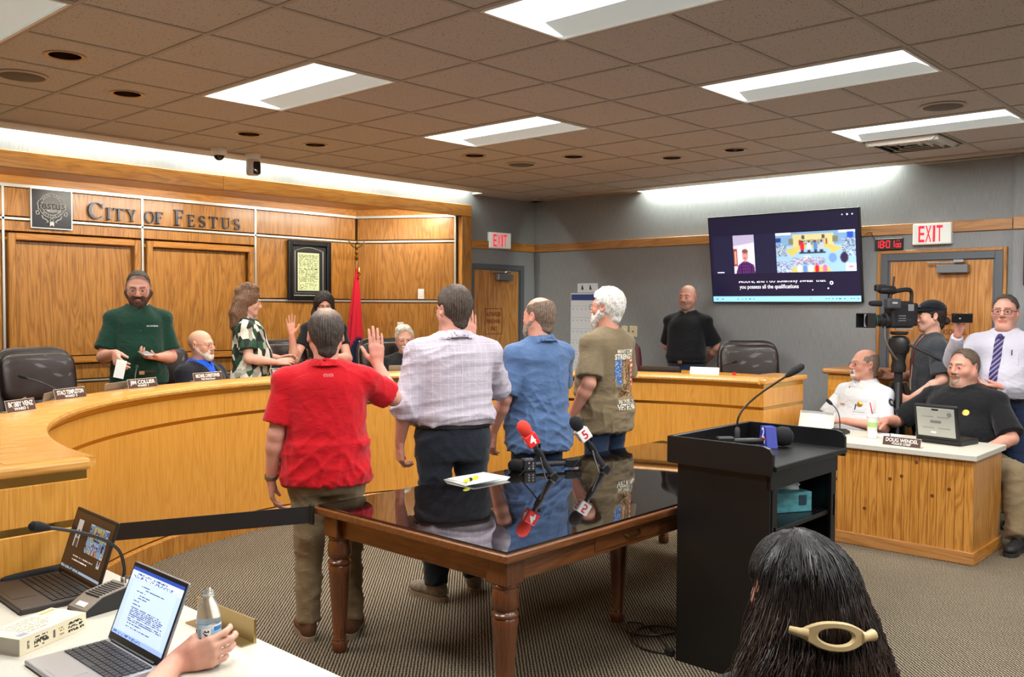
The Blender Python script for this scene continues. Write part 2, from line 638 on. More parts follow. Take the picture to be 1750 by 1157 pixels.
# header beam in lengths, and jamb
for x0, x1 in ((-.78, .62), (.62, 2.62), (2.62, 5.755)):
    MB().box(((x0+x1)/2, 3.385, 2.838), (x1-x0-.002, .06, .13), .004, 1).build('header_beam', OAK_X, AL)
MB().box((5.675, 3.385, 1.385), (.16, .06, 2.77), .004, 1).build('jamb', OAK, AL)
MB().box((-.70, 3.385, 1.385), (.16, .06, 2.77), .004, 1).build('jamb', OAK, AL)
# ---- picture rail
tr = struct('trim_1', 'oak rail running along the grey walls', 'trim')
MB().box((5.91, 3.388, 2.467), (.31, .024, .095), .003, 1).build('rail_board', OAK_X, tr)
MB().box((6.62, 3.388, 2.467), (.54, .024, .095), .003, 1).build('rail_board', OAK_X, tr)
MB().box((6.888, 1.96, 2.467), (.024, 2.82, .095), .003, 1).build('rail_board', OAK_Y, tr)
MB().box((6.888, -.73, 2.467), (.024, 2.5, .095), .003, 1).build('rail_board', OAK_Y, tr)
MB().box((6.828, -3.2, 2.467), (.024, 2.4, .105), .003, 1).build('rail_board', OAK_Y, tr)
bb = struct('baseboard_right', 'dark baseboard along the grey wall', 'baseboard')
MB().box((6.89, 1.3, .25), (.02, 4.0, .1)).build('board', BLACKM, bb)

# ================================================================== ceiling
CE = struct('ceiling', 'suspended ceiling of speckled square tiles in a metal grid', 'ceiling')
AMIN, BMIN = -2, -6
EX, EY = 6.6, 2.97
LIGHT_CELLS = [(2, 0), (5, 0), (2, -4), (5, -4), (8, -4)]
EXTRA = [(-1, 0), (-1, -4), (2, -8), (5, -8), (8, -8), (-1, -8), (2, -12), (5, -12), (8, -12)]
CANS = [(0, 1), (1, 2), (3, 3), (4, 3), (6, 2), (7, 1), (8, 0), (8, -1)]
lit = set()
for a, b in LIGHT_CELLS+EXTRA:
    lit |= {(a, b), (a, b+1)}
def box_mesh(name, sx, sy, sz, m):
    b = bmesh.new()
    bmesh.ops.create_cube(b, size=1.)
    bmesh.ops.scale(b, vec=(sx, sy, sz), verts=b.verts)
    me = bpy.data.meshes.new(name)
    b.to_mesh(me); b.free()
    me.materials.append(m)
    return me
tile_me = box_mesh('ceiling_tile', T-.004, T-.004, .016, TILE)
def hole_mesh():
    b = bmesh.new()
    n, R, h = 24, .082, (T-.004)/2
    ci, sq = [], []
    for z in (-.008, .008):
        c_, s_ = [], []
        for i in range(n):
            a = 2*PI*i/n
            ca, sa = math.cos(a), math.sin(a)
            k = h/max(abs(ca), abs(sa))
            c_.append(b.verts.new((R*ca, R*sa, z)))
            s_.append(b.verts.new((k*ca, k*sa, z)))
        ci.append(c_); sq.append(s_)
    for i in range(n):
        j = (i+1) % n
        b.faces.new((sq[0][j], sq[0][i], ci[0][i], ci[0][j]))
        b.faces.new((sq[1][i], sq[1][j], ci[1][j], ci[1][i]))
        b.faces.new((ci[0][i], ci[1][i], ci[1][j], ci[0][j]))
    me = bpy.data.meshes.new('ceiling_tile')
    b.to_mesh(me); b.free()
    me.materials.append(TILE)
    return me
tile_hole = hole_mesh()
for a in range(AMIN, 11):
    for b in range(BMIN, 5):
        if (a, b) in lit:
            continue
        x0, x1, y0, y1 = a*T, min((a+1)*T, EX), b*T, min((b+1)*T, EY)
        if (a, b) in CANS:
            me = tile_hole
        elif x1-x0 > .6 and y1-y0 > .6:
            me = tile_me
        else:
            me = box_mesh('ceiling_tile', x1-x0-.004, y1-y0-.004, .016, TILE)
        o = bpy.data.objects.new('ceiling_tile', me)
        link(o, CE)
        o.location = ((x0+x1)/2, (y0+y1)/2, CH+.010)
for a in range(AMIN, 11):
    MB().box((a*T, (BMIN*T+EY)/2, CH), (.024, EY-BMIN*T, .006)).build('grid_bar', TBAR, CE)
for b in range(BMIN, 5):
    run = None
    for a in range(AMIN, 12):           # bars stop at a troffer that spans the line
        blocked = a == 11 or ((a, b) in lit and (a, b-1) in lit)
        if not blocked and run is None: run = a
        if blocked and run is not None:
            x0, x1 = run*T, min(a*T, EX)
            MB().box(((x0+x1)/2, b*T, CH), (x1-x0, .024, .0055)).build('grid_bar', TBAR, CE)
            run = None
# plain remainder of the ceiling, over and behind the photographer
for c_, d_ in (((-2.25, -3.3, CH+.012), (2.06, 12.6, .014)), ((2.7, -6.65, CH+.012), (7.86, 6.0, .014))):
    MB().box(c_, d_).build('ceiling_field', TILE, CE)
# perimeter strip with light slot before the walls
FASC = mat('soffit_strip', (186, 172, 158), .6)
MB().box((6.70, -2.7, CH-.004), (.20, 11.6, .02)).build('perimeter_strip', FASC, CE)
MB().box((1.70, 3.10, CH-.004), (9.9, .26, .02)).build('perimeter_strip', FASC, CE)
MB().box((6.83, 2.6, CH-.004), (.14, 1.6, .02)).build('perimeter_strip', FASC, CE)
MB().box((6.83, -5.0, CH-.004), (.14, 7.6, .02)).build('perimeter_strip', FASC, CE)
MB().box((6.35, 3.32, CH-.004), (1.1, .18, .02)).build('perimeter_strip', FASC, CE)
MB().box((1.85, -3.0, 3.42), (10.6, 15.3, .1)).build('roof_deck', WALL, CE)

# ================================================================== ceiling fixtures
def area(name, loc, sx, sy, w, parent, col=(1, .985, .95), rot=(0, 0, 0), spread=PI):
    ld = bpy.data.lights.new(name, 'AREA')
    ld.shape = 'RECTANGLE'
    ld.size, ld.size_y, ld.energy = sx, sy, w
    ld.color = col
    ld.spread = spread
    o = bpy.data.objects.new(name, ld)
    link(o, parent)
    o.location = loc
    o.rotation_euler = rot
    return o
TROFF_LABEL = {(2, 0): 'lit troffer above the red-shirted man, between the two recessed cans', (5, 0): 'lit troffer farthest from the camera, near the ceiling middle',
               (2, -4): 'lit troffer cut by the top edge of the picture', (5, -4): 'long lit troffer ahead of the one over the exit door',
               (8, -4): 'lit troffer over the right exit door, beside the square air vent'}
def troffer(a, b, label):
    x, y = (a+.5)*T, (b+1)*T
    t = thing('ceiling_light', label, 'ceiling light', (x, y, CH), group='fluorescent ceiling troffers')
    w, l = T-.03, 2*T-.03
    f = MB()
    for s_ in (-1, 1):
        f.box((s_*(w/2-.008), 0, -.002), (.016, l, .012)).box((0, s_*(l/2-.008), -.002), (w-.032, .016, .012))
    f.build('frame', WHITEP, t)
    MB().box((0, 0, .105), (w, l, .01)).build('pan', WHITEP, t)
    for s_ in (-1, 1):
        m_ = MB(); m_.box((0, s_*(l/2-.004), .05), (w, .008, .1)); m_.build('end_plate', WHITEP, t)
    e = .016
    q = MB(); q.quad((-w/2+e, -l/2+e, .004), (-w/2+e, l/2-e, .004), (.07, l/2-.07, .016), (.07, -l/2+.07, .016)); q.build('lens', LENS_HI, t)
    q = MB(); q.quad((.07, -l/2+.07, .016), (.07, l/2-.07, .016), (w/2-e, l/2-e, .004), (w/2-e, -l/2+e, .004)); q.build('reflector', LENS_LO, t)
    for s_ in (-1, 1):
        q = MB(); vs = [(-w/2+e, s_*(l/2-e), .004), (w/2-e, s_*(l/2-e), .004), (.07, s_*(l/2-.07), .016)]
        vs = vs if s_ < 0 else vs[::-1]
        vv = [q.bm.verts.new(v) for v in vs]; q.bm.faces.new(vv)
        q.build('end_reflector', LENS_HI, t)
    area('troffer_light', (0, 0, -.012), w-.06, l-.06, TROFFER_W, t)
    return t
for c_ in LIGHT_CELLS:
    troffer(*c_, TROFF_LABEL[c_])
for c_ in EXTRA:
    troffer(*c_, 'lit troffer in the ceiling rows behind the photographer')
# cove lamps in the wall slots
def cove(p0, p1, n, label):
    p0, p1 = Vector(p0), Vector(p1)
    L = (p1-p0).length/n
    al = abs((p1-p0).x) > abs((p1-p0).y)
    for i in range(n):
        c_ = p0+(p1-p0)*((i+.5)/n)
        t = thing('cove_lamp', label, 'lamp', c_, group=label)
        ax_ = 'x' if al else 'y'
        MB().lathe([(.013, -L*.48), (.013, L*.48)], 10, axis=ax_).build('tube', TUBE_E, t)
        MB().box((0, 0, .04), (L*.96, .05, .03) if al else (.05, L*.96, .03)).build('batten', WHITEP, t)
        area('cove_light', (0, 0, -.02), L*.95 if al else .03, .03 if al else L*.95, COVE_W*L, t, (.93, 1, .90))
cove((-1.6, 3.325, 3.16), (5.75, 3.325, 3.16), 6, 'hidden fluorescent tube in the slot above the oak header')
# lamps hidden behind the header beam wash the alcove panelling
for k in range(3):
    x = .55+2.05*k
    t = thing('cove_lamp', 'hidden lamp behind the header beam washing the oak panels', 'lamp', (x, 3.452, 2.838), group='lamps behind the header beam')
    MB().box((0, 0, .006), (1.5, .05, .02)).build('batten', WHITEP, t)
    MB().lathe([(.006, -.7), (.010, .7)], 8, (0, 0, -.008), axis='x').build('tube', TUBE_E, t)
    area('wash_light', (0, .02, -.022), 1.45, .05, WASH_W, t, (1, .93, .78), (rad(38), 0, 0))
COVE_W *= 2.2
cove((6.84, 1.75, 3.15), (6.84, -1.0, 3.15), 2, 'hidden fluorescent tube in the slot above the wall screen')
# recessed cans
CANR = mat('can_reflector', (150, 132, 120), .12, 1.)
CAN_L = ['recessed can light nearest the round speaker at the left edge', 'second recessed can from the left, left of the bright troffer',
         'recessed can light above the dome camera', 'recessed can light right of the one above the dome camera',
         'recessed can light just below the farthest troffer', 'recessed can light right of the small round speaker',
         'recessed can light above the wall screen left half', 'recessed can light nearest the air vent and screen']
can0 = None
for k, (a, b) in enumerate(CANS):
    loc = ((a+.5)*T, (b+.5)*T, CH)
    if can0 is None:
        t = can0 = thing('can_light', CAN_L[k], 'can light', loc, group='recessed can lights')
        MB().lathe([(.104, .002), (.104, -.004), (.096, -.006), (.080, -.002), (.080, .006)], 32, cap=False).build('trim_ring', mat('can_trim', (196, 176, 150), .3, .7), t, True)
        MB().lathe([(.080, 0.), (.077, .05), (.066, .11), (.05, .16)], 32, cap=False).build('reflector', CANR, t, True)
        MB().lathe([(.052, .158), (.052, .166)], 24).build('lamp', mat('can_lamp', (255, 240, 210), .4, emit=2.5), t)
    else:
        t = copy_tree(can0); t.location = loc; t['label'] = CAN_L[k]
    ld = bpy.data.lights.new('can_spot', 'SPOT')
    ld.energy = CAN_W; ld.spot_size = rad(95); ld.spot_blend = .7; ld.shadow_soft_size = .04; ld.color = (1, .9, .74)
    lo = bpy.data.objects.new('can_spot', ld); link(lo, t); lo.location = (0, 0, .02)
# speakers
SPK = mat('speaker_grille', (104, 98, 90), .6, .2, bump=(900, .5))
for (x, y), lb in (((.305, 1.524), 'round ceiling speaker at the upper left edge'), ((4.57, 1.524), 'small round ceiling speaker below the farthest troffer'),
                   ((4.57, -2.134), 'round ceiling speaker between the two troffers on the right')):
    t = thing('ceiling_speaker', lb, 'speaker', (x, y, CH), group='round ceiling speakers')
    MB().lathe([(.135, .003), (.14, -.006), (.128, -.012), (.120, -.010)], 36, cap=False).build('rim', mat('speaker_rim', (188, 176, 160), .5), t, True)
    MB().lathe([(.122, -.008), (.10, -.014), (.05, -.017), (.004, -.018)], 36, cap=True).build('grille', SPK, t, True)
# air vent
t = thing('air_vent', 'square louvred air vent beside the right-hand troffer', 'air vent', (5.79, -1.524, CH))
for k in range(4):
    s_ = .27-.062*k
    for q, (dx, dy) in enumerate(((1, 0), (-1, 0), (0, 1), (0, -1))):
        m = MB()
        ang = rad(38)
        L = 2*s_
        R_ = Matrix.Rotation(-ang*dx, 4, 'Y') if dx else Matrix.Rotation(ang*dy, 4, 'X')
        m.box((dx*(s_-.02), dy*(s_-.02), -.018+.004*k), (.05, L, .003) if dx else (L, .05, .003), rot=R_)
        m.build('louvre', mat('vent_paint', (206, 204, 198), .4), t)
MB().box((0, 0, -.001), (.58, .58, .006)).build('back_plate', mat('vent_dark', (70, 62, 54), .7), t)
# cameras hanging from the ceiling
t = thing('dome_camera', 'white dome camera with dark lens under the ceiling edge', 'security camera', (2.31, 2.885, CH))
MB().lathe([(.062, 0), (.066, -.02), (.060, -.045), (.05, -.06)], 28).build('housing', WHITEP, t, True)
MB().sphere((0, 0, -.055), .046, 20).build('dome', mat('smoked_dome', (12, 12, 14), .08, spec=.8), t, True)
t = thing('tracking_camera', 'white ceiling tracking camera with tall black face', 'security camera', (2.66, 2.94, CH))
MB().lathe([(.066, 0), (.068, -.018), (.062, -.045)], 28).build('mount', WHITEP, t, True)
MB().lathe([(.054, -.045), (.056, -.075), (.055, -.16), (.046, -.178)], 28).build('body', mat('camera_grey', (196, 192, 186), .4), t, True)
MB().pad((.012, -.034, -.118), (.074, .05, .115), .35, 20).build('lens_face', mat('gloss_black', (6, 6, 8), .06, spec=.8), t, True)

# ================================================================== doors
def door(name, label, M_, w, casing, sign_x, sign_z, closer_x):
    """door set in local frame: x to the right, y out of the wall towards the room, z up; M_ places it"""
    d = struct(name, label, 'door')
    d.matrix_world = M_
    hw, H = w/2, 2.18
    fw_ = .065
    for s_ in (-1, 1):
        MB().box((s_*(hw+fw_/2), .012, (H+fw_)/2), (fw_, .03, H+fw_), .003, 1).build('frame_jamb', GREYM, d)
        MB().box((s_*(hw-.008), -.02, H/2), (.016, .06, H)).build('frame_stop', GREYM, d)
    MB().box((0, .012, H+fw_/2), (w, .03, fw_), .003, 1).build('frame_head', GREYM, d)
    if casing:
        c_ = .03
        for s_ in (-1, 1):
            MB().box((s_*(hw+fw_+c_/2), .014, (H+fw_+c_)/2), (c_, .036, H+fw_+c_), .004, 1).build('casing', OAK, d)
        MB().box((0, .014, H+fw_+c_/2), (w+2*fw_, .036, c_), .004, 1).build('casing', OAK_Y, d)
    MB().box((0, -.001, H/2-.004), (w-.02, .006, H-.012)).build('door_leaf', DOORW, d)
    # overhead closer: body, arm, shoe
    cl = MB(); cl.box((closer_x, .045, H-.085), (.26, .06, .075), .006, 1); cl = cl.build('closer', mat('closer_grey', (120, 122, 124), .35, .4), d)
    MB().box((closer_x-.08, .05, H-.03), (.27, .022, .014), .003, 1).build('closer_arm', CHROME, cl)
    MB().box((closer_x+.05, .05, H-.018), (.09, .04, .03), .006, 1).build('closer_shoe', CHROME, cl)
    MAR = mat('maroon_print', (112, 34, 18), .6)
    sg = MB()
    sw, sh, lw = .29, .30, .006
    for a_ in (-1, 1):
        sg.box((sign_x+a_*sw/2, .0035, sign_z), (lw, .002, sh)).box((sign_x, .0035, sign_z+a_*sh/2), (sw+lw, .002, lw))
    sg = sg.build('door_sign', MAR, d)
    for k, wd in enumerate(('AUTHORIZED', 'PERSONNEL', 'ONLY')):
        v, f = text_geo(wd, .066, .006)
        wv = v[:, 0].max()-v[:, 0].min()
        k_ = (.245 if k < 2 else .11)/wv
        mesh_obj('lettering', [(sign_x+a_*k_, .0045, sign_z+.082-.085*k+b_) for a_, b_ in v], f, MAR, sg)
    MB().lathe([(.03, 0), (.03, .01), (.012, .015), (.012, .05)], 16, (hw*.86, .0, 1.0), axis='y').build('handle', CHROME, d, True)
    return d
# local x -> world, local y -> towards the room
MD1 = Matrix(((1, 0, 0, 6.215), (0, -1, 0, 3.40), (0, 0, 1, 0), (0, 0, 0, 1)))
MD2 = Matrix(((0, -1, 0, 6.90), (-1, 0, 0, -1.40), (0, 0, 1, 0), (0, 0, 0, 1)))
door('door_1', 'oak door marked authorized personnel only beside the alcove', MD1, .80, False, -.05, 1.57, .09)
door('door_2', 'oak trimmed door behind the television camera', MD2, .90, True, .11, 1.54, .12)

# ================================================================== exit signs, clock, plates, calendar
RED_E = mat('exit_red', (236, 20, 52), .5, emit=1.0)
def exit_sign(M_, label, em):
    t = thing('exit_sign', label, 'exit sign', group='exit signs')
    t.matrix_world = M_
    MB().box((0, .03, 0), (.33, .06, .19), .008, 2).build('housing', WHITEP, t)
    MB().box((0, .061, 0), (.31, .004, .17), .003, 1).build('face', mat('exit_face', (226, 232, 224), .4, emit=em), t)
    for k, ch in enumerate('EXIT'):
        v, f = text_geo(ch, .165, .012)
        v = v-np.array([(v[:, 0].max()+v[:, 0].min())/2, (v[:, 1].max()+v[:, 1].min())/2])
        hgt = v[:, 1].max()-v[:, 1].min()
        wid = v[:, 0].max()-v[:, 0].min()
        tw = .020 if ch == 'I' else .052
        v = v*np.array([tw/wid, .145/hgt])
        xx = (-.085, -.026, .022, .068)[k]
        mesh_obj('letter', [(xx+a_, .0645, b_) for a_, b_ in v], f, RED_E, t)
exit_sign(Matrix(((1, 0, 0, 6.225), (0, -1, 0, 3.40), (0, 0, 1, 2.525), (0, 0, 0, 1))) @ Matrix.Rotation(rad(8), 4, 'Z'), 'small lit exit sign above the authorized personnel door', .15)
exit_sign(Matrix(((0, -1, 0, 6.90), (-1, 0, 0, -1.34), (0, 0, 1, 2.41), (0, 0, 0, 1))), 'large lit exit sign above the oak trimmed door', .3)
# digital clock
t = thing('digital_clock', 'black digital clock with red figures beside the screen', 'clock')
t.matrix_world = Matrix(((0, -1, 0, 6.90), (-1, 0, 0, -.955), (0, 0, 1, 2.335), (0, 0, 0, 1)))
MB().box((0, .02, 0), (.25, .04, .105), .004, 1).build('case', BLACKP, t)
LED = mat('led_red', (255, 24, 40), .5, emit=2.2)
SEG = {'0': 'abcdef', '1': 'bc', '8': 'abcdefg'}
def seg_digit(m_, ch, x, z, w, h, y=.0415):
    l = w*.2
    S = {'a': ((x, z+h/2), (w*.8, l)), 'g': ((x, z), (w*.8, l)), 'd': ((x, z-h/2), (w*.8, l)),
         'f': ((x-w/2, z+h/4), (l, h*.42)), 'b': ((x+w/2, z+h/4), (l, h*.42)), 'e': ((x-w/2, z-h/4), (l, h*.42)), 'c': ((x+w/2, z-h/4), (l, h*.42))}
    for k_ in SEG[ch]:
        (cx_, cz_), (sx_, sz_) = S[k_]
        m_.box((cx_, y, cz_), (sx_, .002, sz_))
for ch, x, z, w, h in (('1', -.098, 0, .02, .062), ('8', -.058, 0, .028, .062), ('0', -.002, 0, .028, .062), ('1', .044, 0, .02, .062), ('0', .078, -.014, .017, .034), ('0', .104, -.014, .017, .034)):
    m = MB(); seg_digit(m, ch, x, z, w, h); m.build('digit', LED, t)
MB().box((-.031, .0415, .014), (.007, .002, .008)).box((-.031, .0415, -.014), (.007, .002, .008)).build('colon', LED, t)
MB().box((.088, .0415, .03), (.03, .002, .018)).build('indicator', mat('led_dim', (120, 8, 20), .5, emit=.8), t)
MB().tube([(-.12, .03, .04), (-.14, .03, .07), (-.16, .03, .10), (-.155, .03, .12), (-.19, .025, .12), (-.23, .02, .09)], .004, 6).build('power_cord', BLACKP, t)
# wall plates
def plate(M_, label, cat, toggle=True, m_=WHITEP, w=.075, h=.118):
    t = thing('wall_plate', label, cat, group='wall plates'); t.matrix_world = M_
    MB().box((0, .004, 0), (w, .008, h), .003, 2).build('plate', m_, t)
    if toggle:
        MB().box((0, .010, 0), (.03, .008, .06), .002, 1).build('rocker', m_, t)
    else:
        MB().lathe([(.012, 0), (.009, .012)], 12, (0, .006, 0), axis='y').build('jack', mat('jack_gold', (150, 120, 60), .3, .8), t)
SMx = SM.copy()
def side_at(x, z): return SM @ Matrix(((1, 0, 0, x), (0, -1, 0, -.004), (0, 0, 1, z), (0, 0, 0, 1)))
plate(side_at(.80, 1.885), 'white wall plate just above the metal strip on the alcove side', 'wall plate')
plate(side_at(.55, 1.50), 'white wall plate above the white-haired seated man', 'wall plate')
MW = lambda y, z: Matrix(((0, -1, 0, 6.90), (-1, 0, 0, y), (0, 0, 1, z), (0, 0, 0, 1)))
plate(MW(2.02, 1.47), 'cream wall plate partly hidden by the tan-shirted man', 'wall plate', True, CREAMP, .08, .12)
plate(MW(1.90, 1.47), 'cream wall plate with round jack on the grey wall', 'wall plate', False, CREAMP, .10, .12)
t = thing('wall_calendar', 'tall white wall calendar with blue header behind tan-shirted man', 'calendar'); t.matrix_world = MW(2.58, 1.42)
MB().box((0, .006, 0), (.46, .006, .98), .001, 1).build('sheet', mat('paper_white', (214, 218, 224), .8), t)
MB().box((0, .0105, .44), (.44, .002, .07)).build('header_band', mat('header_blue', (52, 66, 128), .7), t)
MB().box((.02, .006, .55), (.30, .006, .11), .001, 1).build('clip_sheet', mat('paper_white', (214, 218, 224), .8), t)
MB().tube([(-.06, .012, .53), (-.05, .02, .58), (-.04, .012, .53)], .006, 6).tube([(.06, .012, .53), (.07, .02, .58), (.08, .012, .53)], .006, 6).build('binder_ring', BLACKP, t)
for k in range(6):
    m = MB()
    for q in range(7):
        m.box((-.19+.063*q, .0098, .30-.135*k), (.014, .001, .010))
    m.box((0, .0098, .335-.135*k), (.44, .001, .002))
    m.build('date_row', mat('print_grey', (120, 124, 132), .8), t)

# ================================================================== flat prints made of small coloured cells
class Canvas:
    """a printed or lit flat image: a grid of cells, painted in code; x to the right, y down, both 0..1"""
    def __init__(s, nx, ny, bg):
        s.nx, s.ny = nx, ny
        s.a = np.zeros((ny, nx, 3)); s.a[:] = srgb(bg)
        yy, xx = np.mgrid[0:ny, 0:nx]
        s.x, s.y = (xx+.5)/nx, (yy+.5)/ny
        s.rng = np.random.RandomState(3)
    def rect(s, x0, y0, x1, y1, c):
        k = (s.x >= x0) & (s.x < x1) & (s.y >= y0) & (s.y < y1)
        s.a[k] = srgb(c); return s
    def ell(s, cx, cy, rx, ry, c):
        k = ((s.x-cx)/rx)**2+((s.y-cy)/ry)**2 < 1
        s.a[k] = srgb(c); return s
    def poly(s, pts, c):
        k = np.zeros(s.x.shape, bool)
        n = len(pts)
        for i in range(n):
            (x0, y0), (x1, y1) = pts[i], pts[(i+1) % n]
            cond = ((y0 > s.y) != (y1 > s.y)) & (s.x < (x1-x0)*(s.y-y0)/((y1-y0) if y1 != y0 else 1e-9)+x0)
            k ^= cond
        s.a[k] = srgb(c); return s
    def speck(s, x0, y0, x1, y1, cols, dens=.5):
        k = (s.x >= x0) & (s.x < x1) & (s.y >= y0) & (s.y < y1) & (s.rng.rand(s.ny, s.nx) < dens)
        idx = s.rng.randint(0, len(cols), s.x.shape)
        pal = np.array([srgb(c) for c in cols])
        s.a[k] = pal[idx[k]]; return s
    def text_rows(s, x0, y0, x1, n, step, hgt, c, dens=.7, ragged=.25):
        for i in range(n):
            e = x1-(x1-x0)*ragged*s.rng.rand()
            s.speck(x0, y0+i*step, e, y0+i*step+hgt, [c], dens)
        return s
    def build(s, name, m, parent, origin, ux, uy, w, h, project=None):
        nx, ny = s.nx, s.ny
        i, j = np.meshgrid(np.arange(nx), np.arange(ny))
        i, j = i.ravel(), j.ravel()
        o, ux, uy = np.array(origin, float), np.array(ux, float), np.array(uy, float)
        def P(a, b):
            return o+np.outer((a/nx-.5)*w, ux)+np.outer((.5-b/ny)*h, uy)
        V = np.stack([P(i, j+1), P(i+1, j+1), P(i+1, j), P(i, j)], 1).reshape(-1, 3)
        F = np.arange(len(V)).reshape(-1, 4)
        C = np.repeat(s.a.reshape(-1, 3), 4, axis=0)
        if project is not None:
            V, ok = project(V)
            keep = ok.reshape(-1, 4).all(1)
            F = F[keep]
        return mesh_obj(name, V, F, m, parent, cols=C)
PRINT = attr_mat('flat_print', .6, .3)
SCREEN = attr_mat('lit_screen', .3, .4, emit=1.0)
def mv(M_, p):
    return M_ @ Vector(p)

def screen_room(nx=84, ny=46):
    c = Canvas(nx, ny, (150, 190, 226))
    B, Y_, W_ = (60, 96, 150), (196, 186, 104), (226, 236, 244)
    c.rect(0, 0, 1, .34, (120, 160, 200)).rect(.22, .05, .74, .36, (202, 196, 140)).rect(0, 0, .2, .06, W_).rect(.8, 0, 1, .05, W_)
    c.rect(.34, .09, .38, .18, (60, 70, 80)).rect(.59, .09, .63, .18, (60, 70, 80)).rect(.0, .12, .07, .24, (30, 60, 130)).rect(.9, .04, .98, .2, (40, 80, 190))
    c.rect(.17, .15, .23, .3, (120, 120, 96)).rect(.72, .13, .79, .28, (120, 120, 96)).rect(.30, .2, .33, .34, (150, 40, 50)).rect(.64, .18, .665, .34, (150, 40, 50))
    c.poly([(.12, .42), (.32, .33), (.68, .32), (.86, .42), (.72, .55), (.66, .42), (.34, .42), (.2, .62)], Y_)
    c.speck(.36, .2, .62, .34, [(20, 24, 40), (60, 66, 90), (190, 190, 200)], .65).speck(0, .28, .14, .6, [(24, 30, 50), (70, 84, 110), W_], .6)
    c.speck(.84, .2, 1, .62, [(26, 32, 56), (80, 96, 130), W_], .6)
    for x, col in ((.345, (214, 40, 70)), (.43, (190, 214, 232)), (.51, (76, 130, 196)), (.585, (170, 190, 214))):
        c.ell(x, .36, .028, .13, col).ell(x, .24, .016, .035, (90, 66, 60)).rect(x-.02, .45, x+.02, .52, (40, 44, 70))
    c.rect(.3, .5, .64, .535, (50, 44, 50)).rect(.36, .60, .44, .68, (236, 240, 244)).speck(.37, .61, .43, .67, [(20, 20, 30)], .5)
    c.speck(.2, .64, .62, .82, [(30, 34, 54), W_, (90, 110, 150), (200, 60, 80)], .62).poly([(.22, .86), (.66, .86), (.7, 1), (.18, 1)], Y_)
    for x, col in ((.3, W_), (.37, (90, 140, 210)), (.44, (200, 220, 236)), (.52, (216, 30, 60)), (.62, (230, 110, 150))):
        c.ell(x, .92, .03, .1, col)
    c.speck(0, .72, .2, 1, [(40, 40, 70), (120, 90, 140), W_], .55).ell(.72, .66, .05, .12, (110, 150, 214)).ell(.86, .66, .05, .13, (50, 40, 70))
    c.rect(.88, .80, 1, .98, W_).ell(.94, .89, .04, .07, (200, 214, 230)).rect(.91, .88, .97, .9, (190, 60, 70))
    return c
def soften(c):
    p_ = np.pad(c.a, ((1, 1), (1, 1), (0, 0)), mode='edge')
    c.a = (p_[1:-1, 1:-1]*4+p_[:-2, 1:-1]+p_[2:, 1:-1]+p_[1:-1, :-2]+p_[1:-1, 2:])/8
    return c
def screen_person(nx=26, ny=48):
    c = Canvas(nx, ny, (222, 214, 236))
    c.poly([(0, 0), (1, 0), (1, .2), (0, .28)], (176, 170, 200)).rect(0, .35, .18, .8, (150, 70, 56)).rect(.05, .42, .14, .75, (220, 170, 150))
    c.poly([(.08, 1), (.2, .78), (.45, .68), (.62, .68), (.95, .78), (1, 1)], (92, 44, 110))
    k = (((c.x*26).astype(int) % 3 == 0) | ((c.y*48).astype(int) % 4 == 0)) & (c.y > .68) & np.all(np.abs(c.a-np.array(srgb((92, 44, 110)))) < 1e-3, axis=2)
    c.a[k] = srgb((40, 18, 60))
    c.ell(.55, .52, .15, .16, (206, 150, 140)).ell(.55, .42, .14, .06, (120, 80, 76)).rect(.47, .49, .52, .505, (50, 36, 40)).rect(.58, .49, .63, .505, (50, 36, 40)).rect(.5, .59, .6, .605, (150, 70, 70)).rect(.48, .64, .62, .70, (196, 140, 130))
    return c
# ================================================================== wall screen
TM_ = Matrix.Translation((6.765, .05, 2.235)) @ Matrix(((0, 0, -1, 0), (-1, 0, 0, 0), (0, 1, 0, 0), (0, 0, 0, 1))) @ Matrix.Rotation(rad(8.5), 4, 'X')
tv = thing('television', 'large black flat screen on the grey wall showing a video call', 'television')
tv.matrix_world = TM_          # local x right, y up, z towards the room
TW, TH = 1.585, .895
MB().box((0, 0, -.02), (TW, TH, .04), .006, 2).build('cabinet', BLACKP, tv)
MB().box((0, .02, -.085), (.4, .3, .10), .01, 1).build('wall_mount', BLACKM, tv)
sw, sh = TW-.026, TH-.03
NAVY = mat('screen_navy', (20, 22, 52), .35, emit=.9)
q = MB(); q.quad((-sw/2, -sh/2, .0015), (sw/2, -sh/2, .0015), (sw/2, sh/2, .0015), (-sw/2, sh/2, .0015)); scr = q.build('screen', NAVY, tv)
Xs = lambda u_: (u_-.5)*sw
Ys = lambda v_: (.5-v_)*sh
q = MB(); q.quad((-sw/2, Ys(1), .003), (sw/2, Ys(1), .003), (sw/2, Ys(.935), .003), (-sw/2, Ys(.935), .003)); q.build('task_bar', mat('task_blue', (150, 210, 240), .4, emit=.9), scr)
c = Canvas(120, 3, (150, 210, 240))
for x_, col in ((.02, (30, 110, 200)), (.06, (90, 110, 130)), (.175, (40, 60, 120)), (.205, (60, 150, 70)), (.232, (20, 70, 190)), (.26, (90, 100, 120)), (.29, (60, 110, 150)), (.68, (210, 40, 50)), (.78, (50, 70, 90)), (.80, (50, 70, 90)), (.825, (50, 70, 90)), (.85, (50, 70, 90)), (.87, (50, 70, 90)), (.9, (30, 40, 60)), (.94, (70, 90, 110)), (.955, (70, 90, 110)), (.98, (50, 70, 90))):
    c.rect(x_, .3, x_+.012, .7, col)
c.build('task_icons', SCREEN, scr, (0, Ys(.967), .0045), (1, 0, 0), (0, 1, 0), sw*.99, .03)
q = MB(); q.quad((Xs(.02), Ys(.665), .003), (Xs(.98), Ys(.665), .003), (Xs(.98), Ys(.215), .003), (Xs(.02), Ys(.215), .003)); q.build('call_area', mat('screen_navy_light', (26, 30, 62), .35, emit=.9), scr)
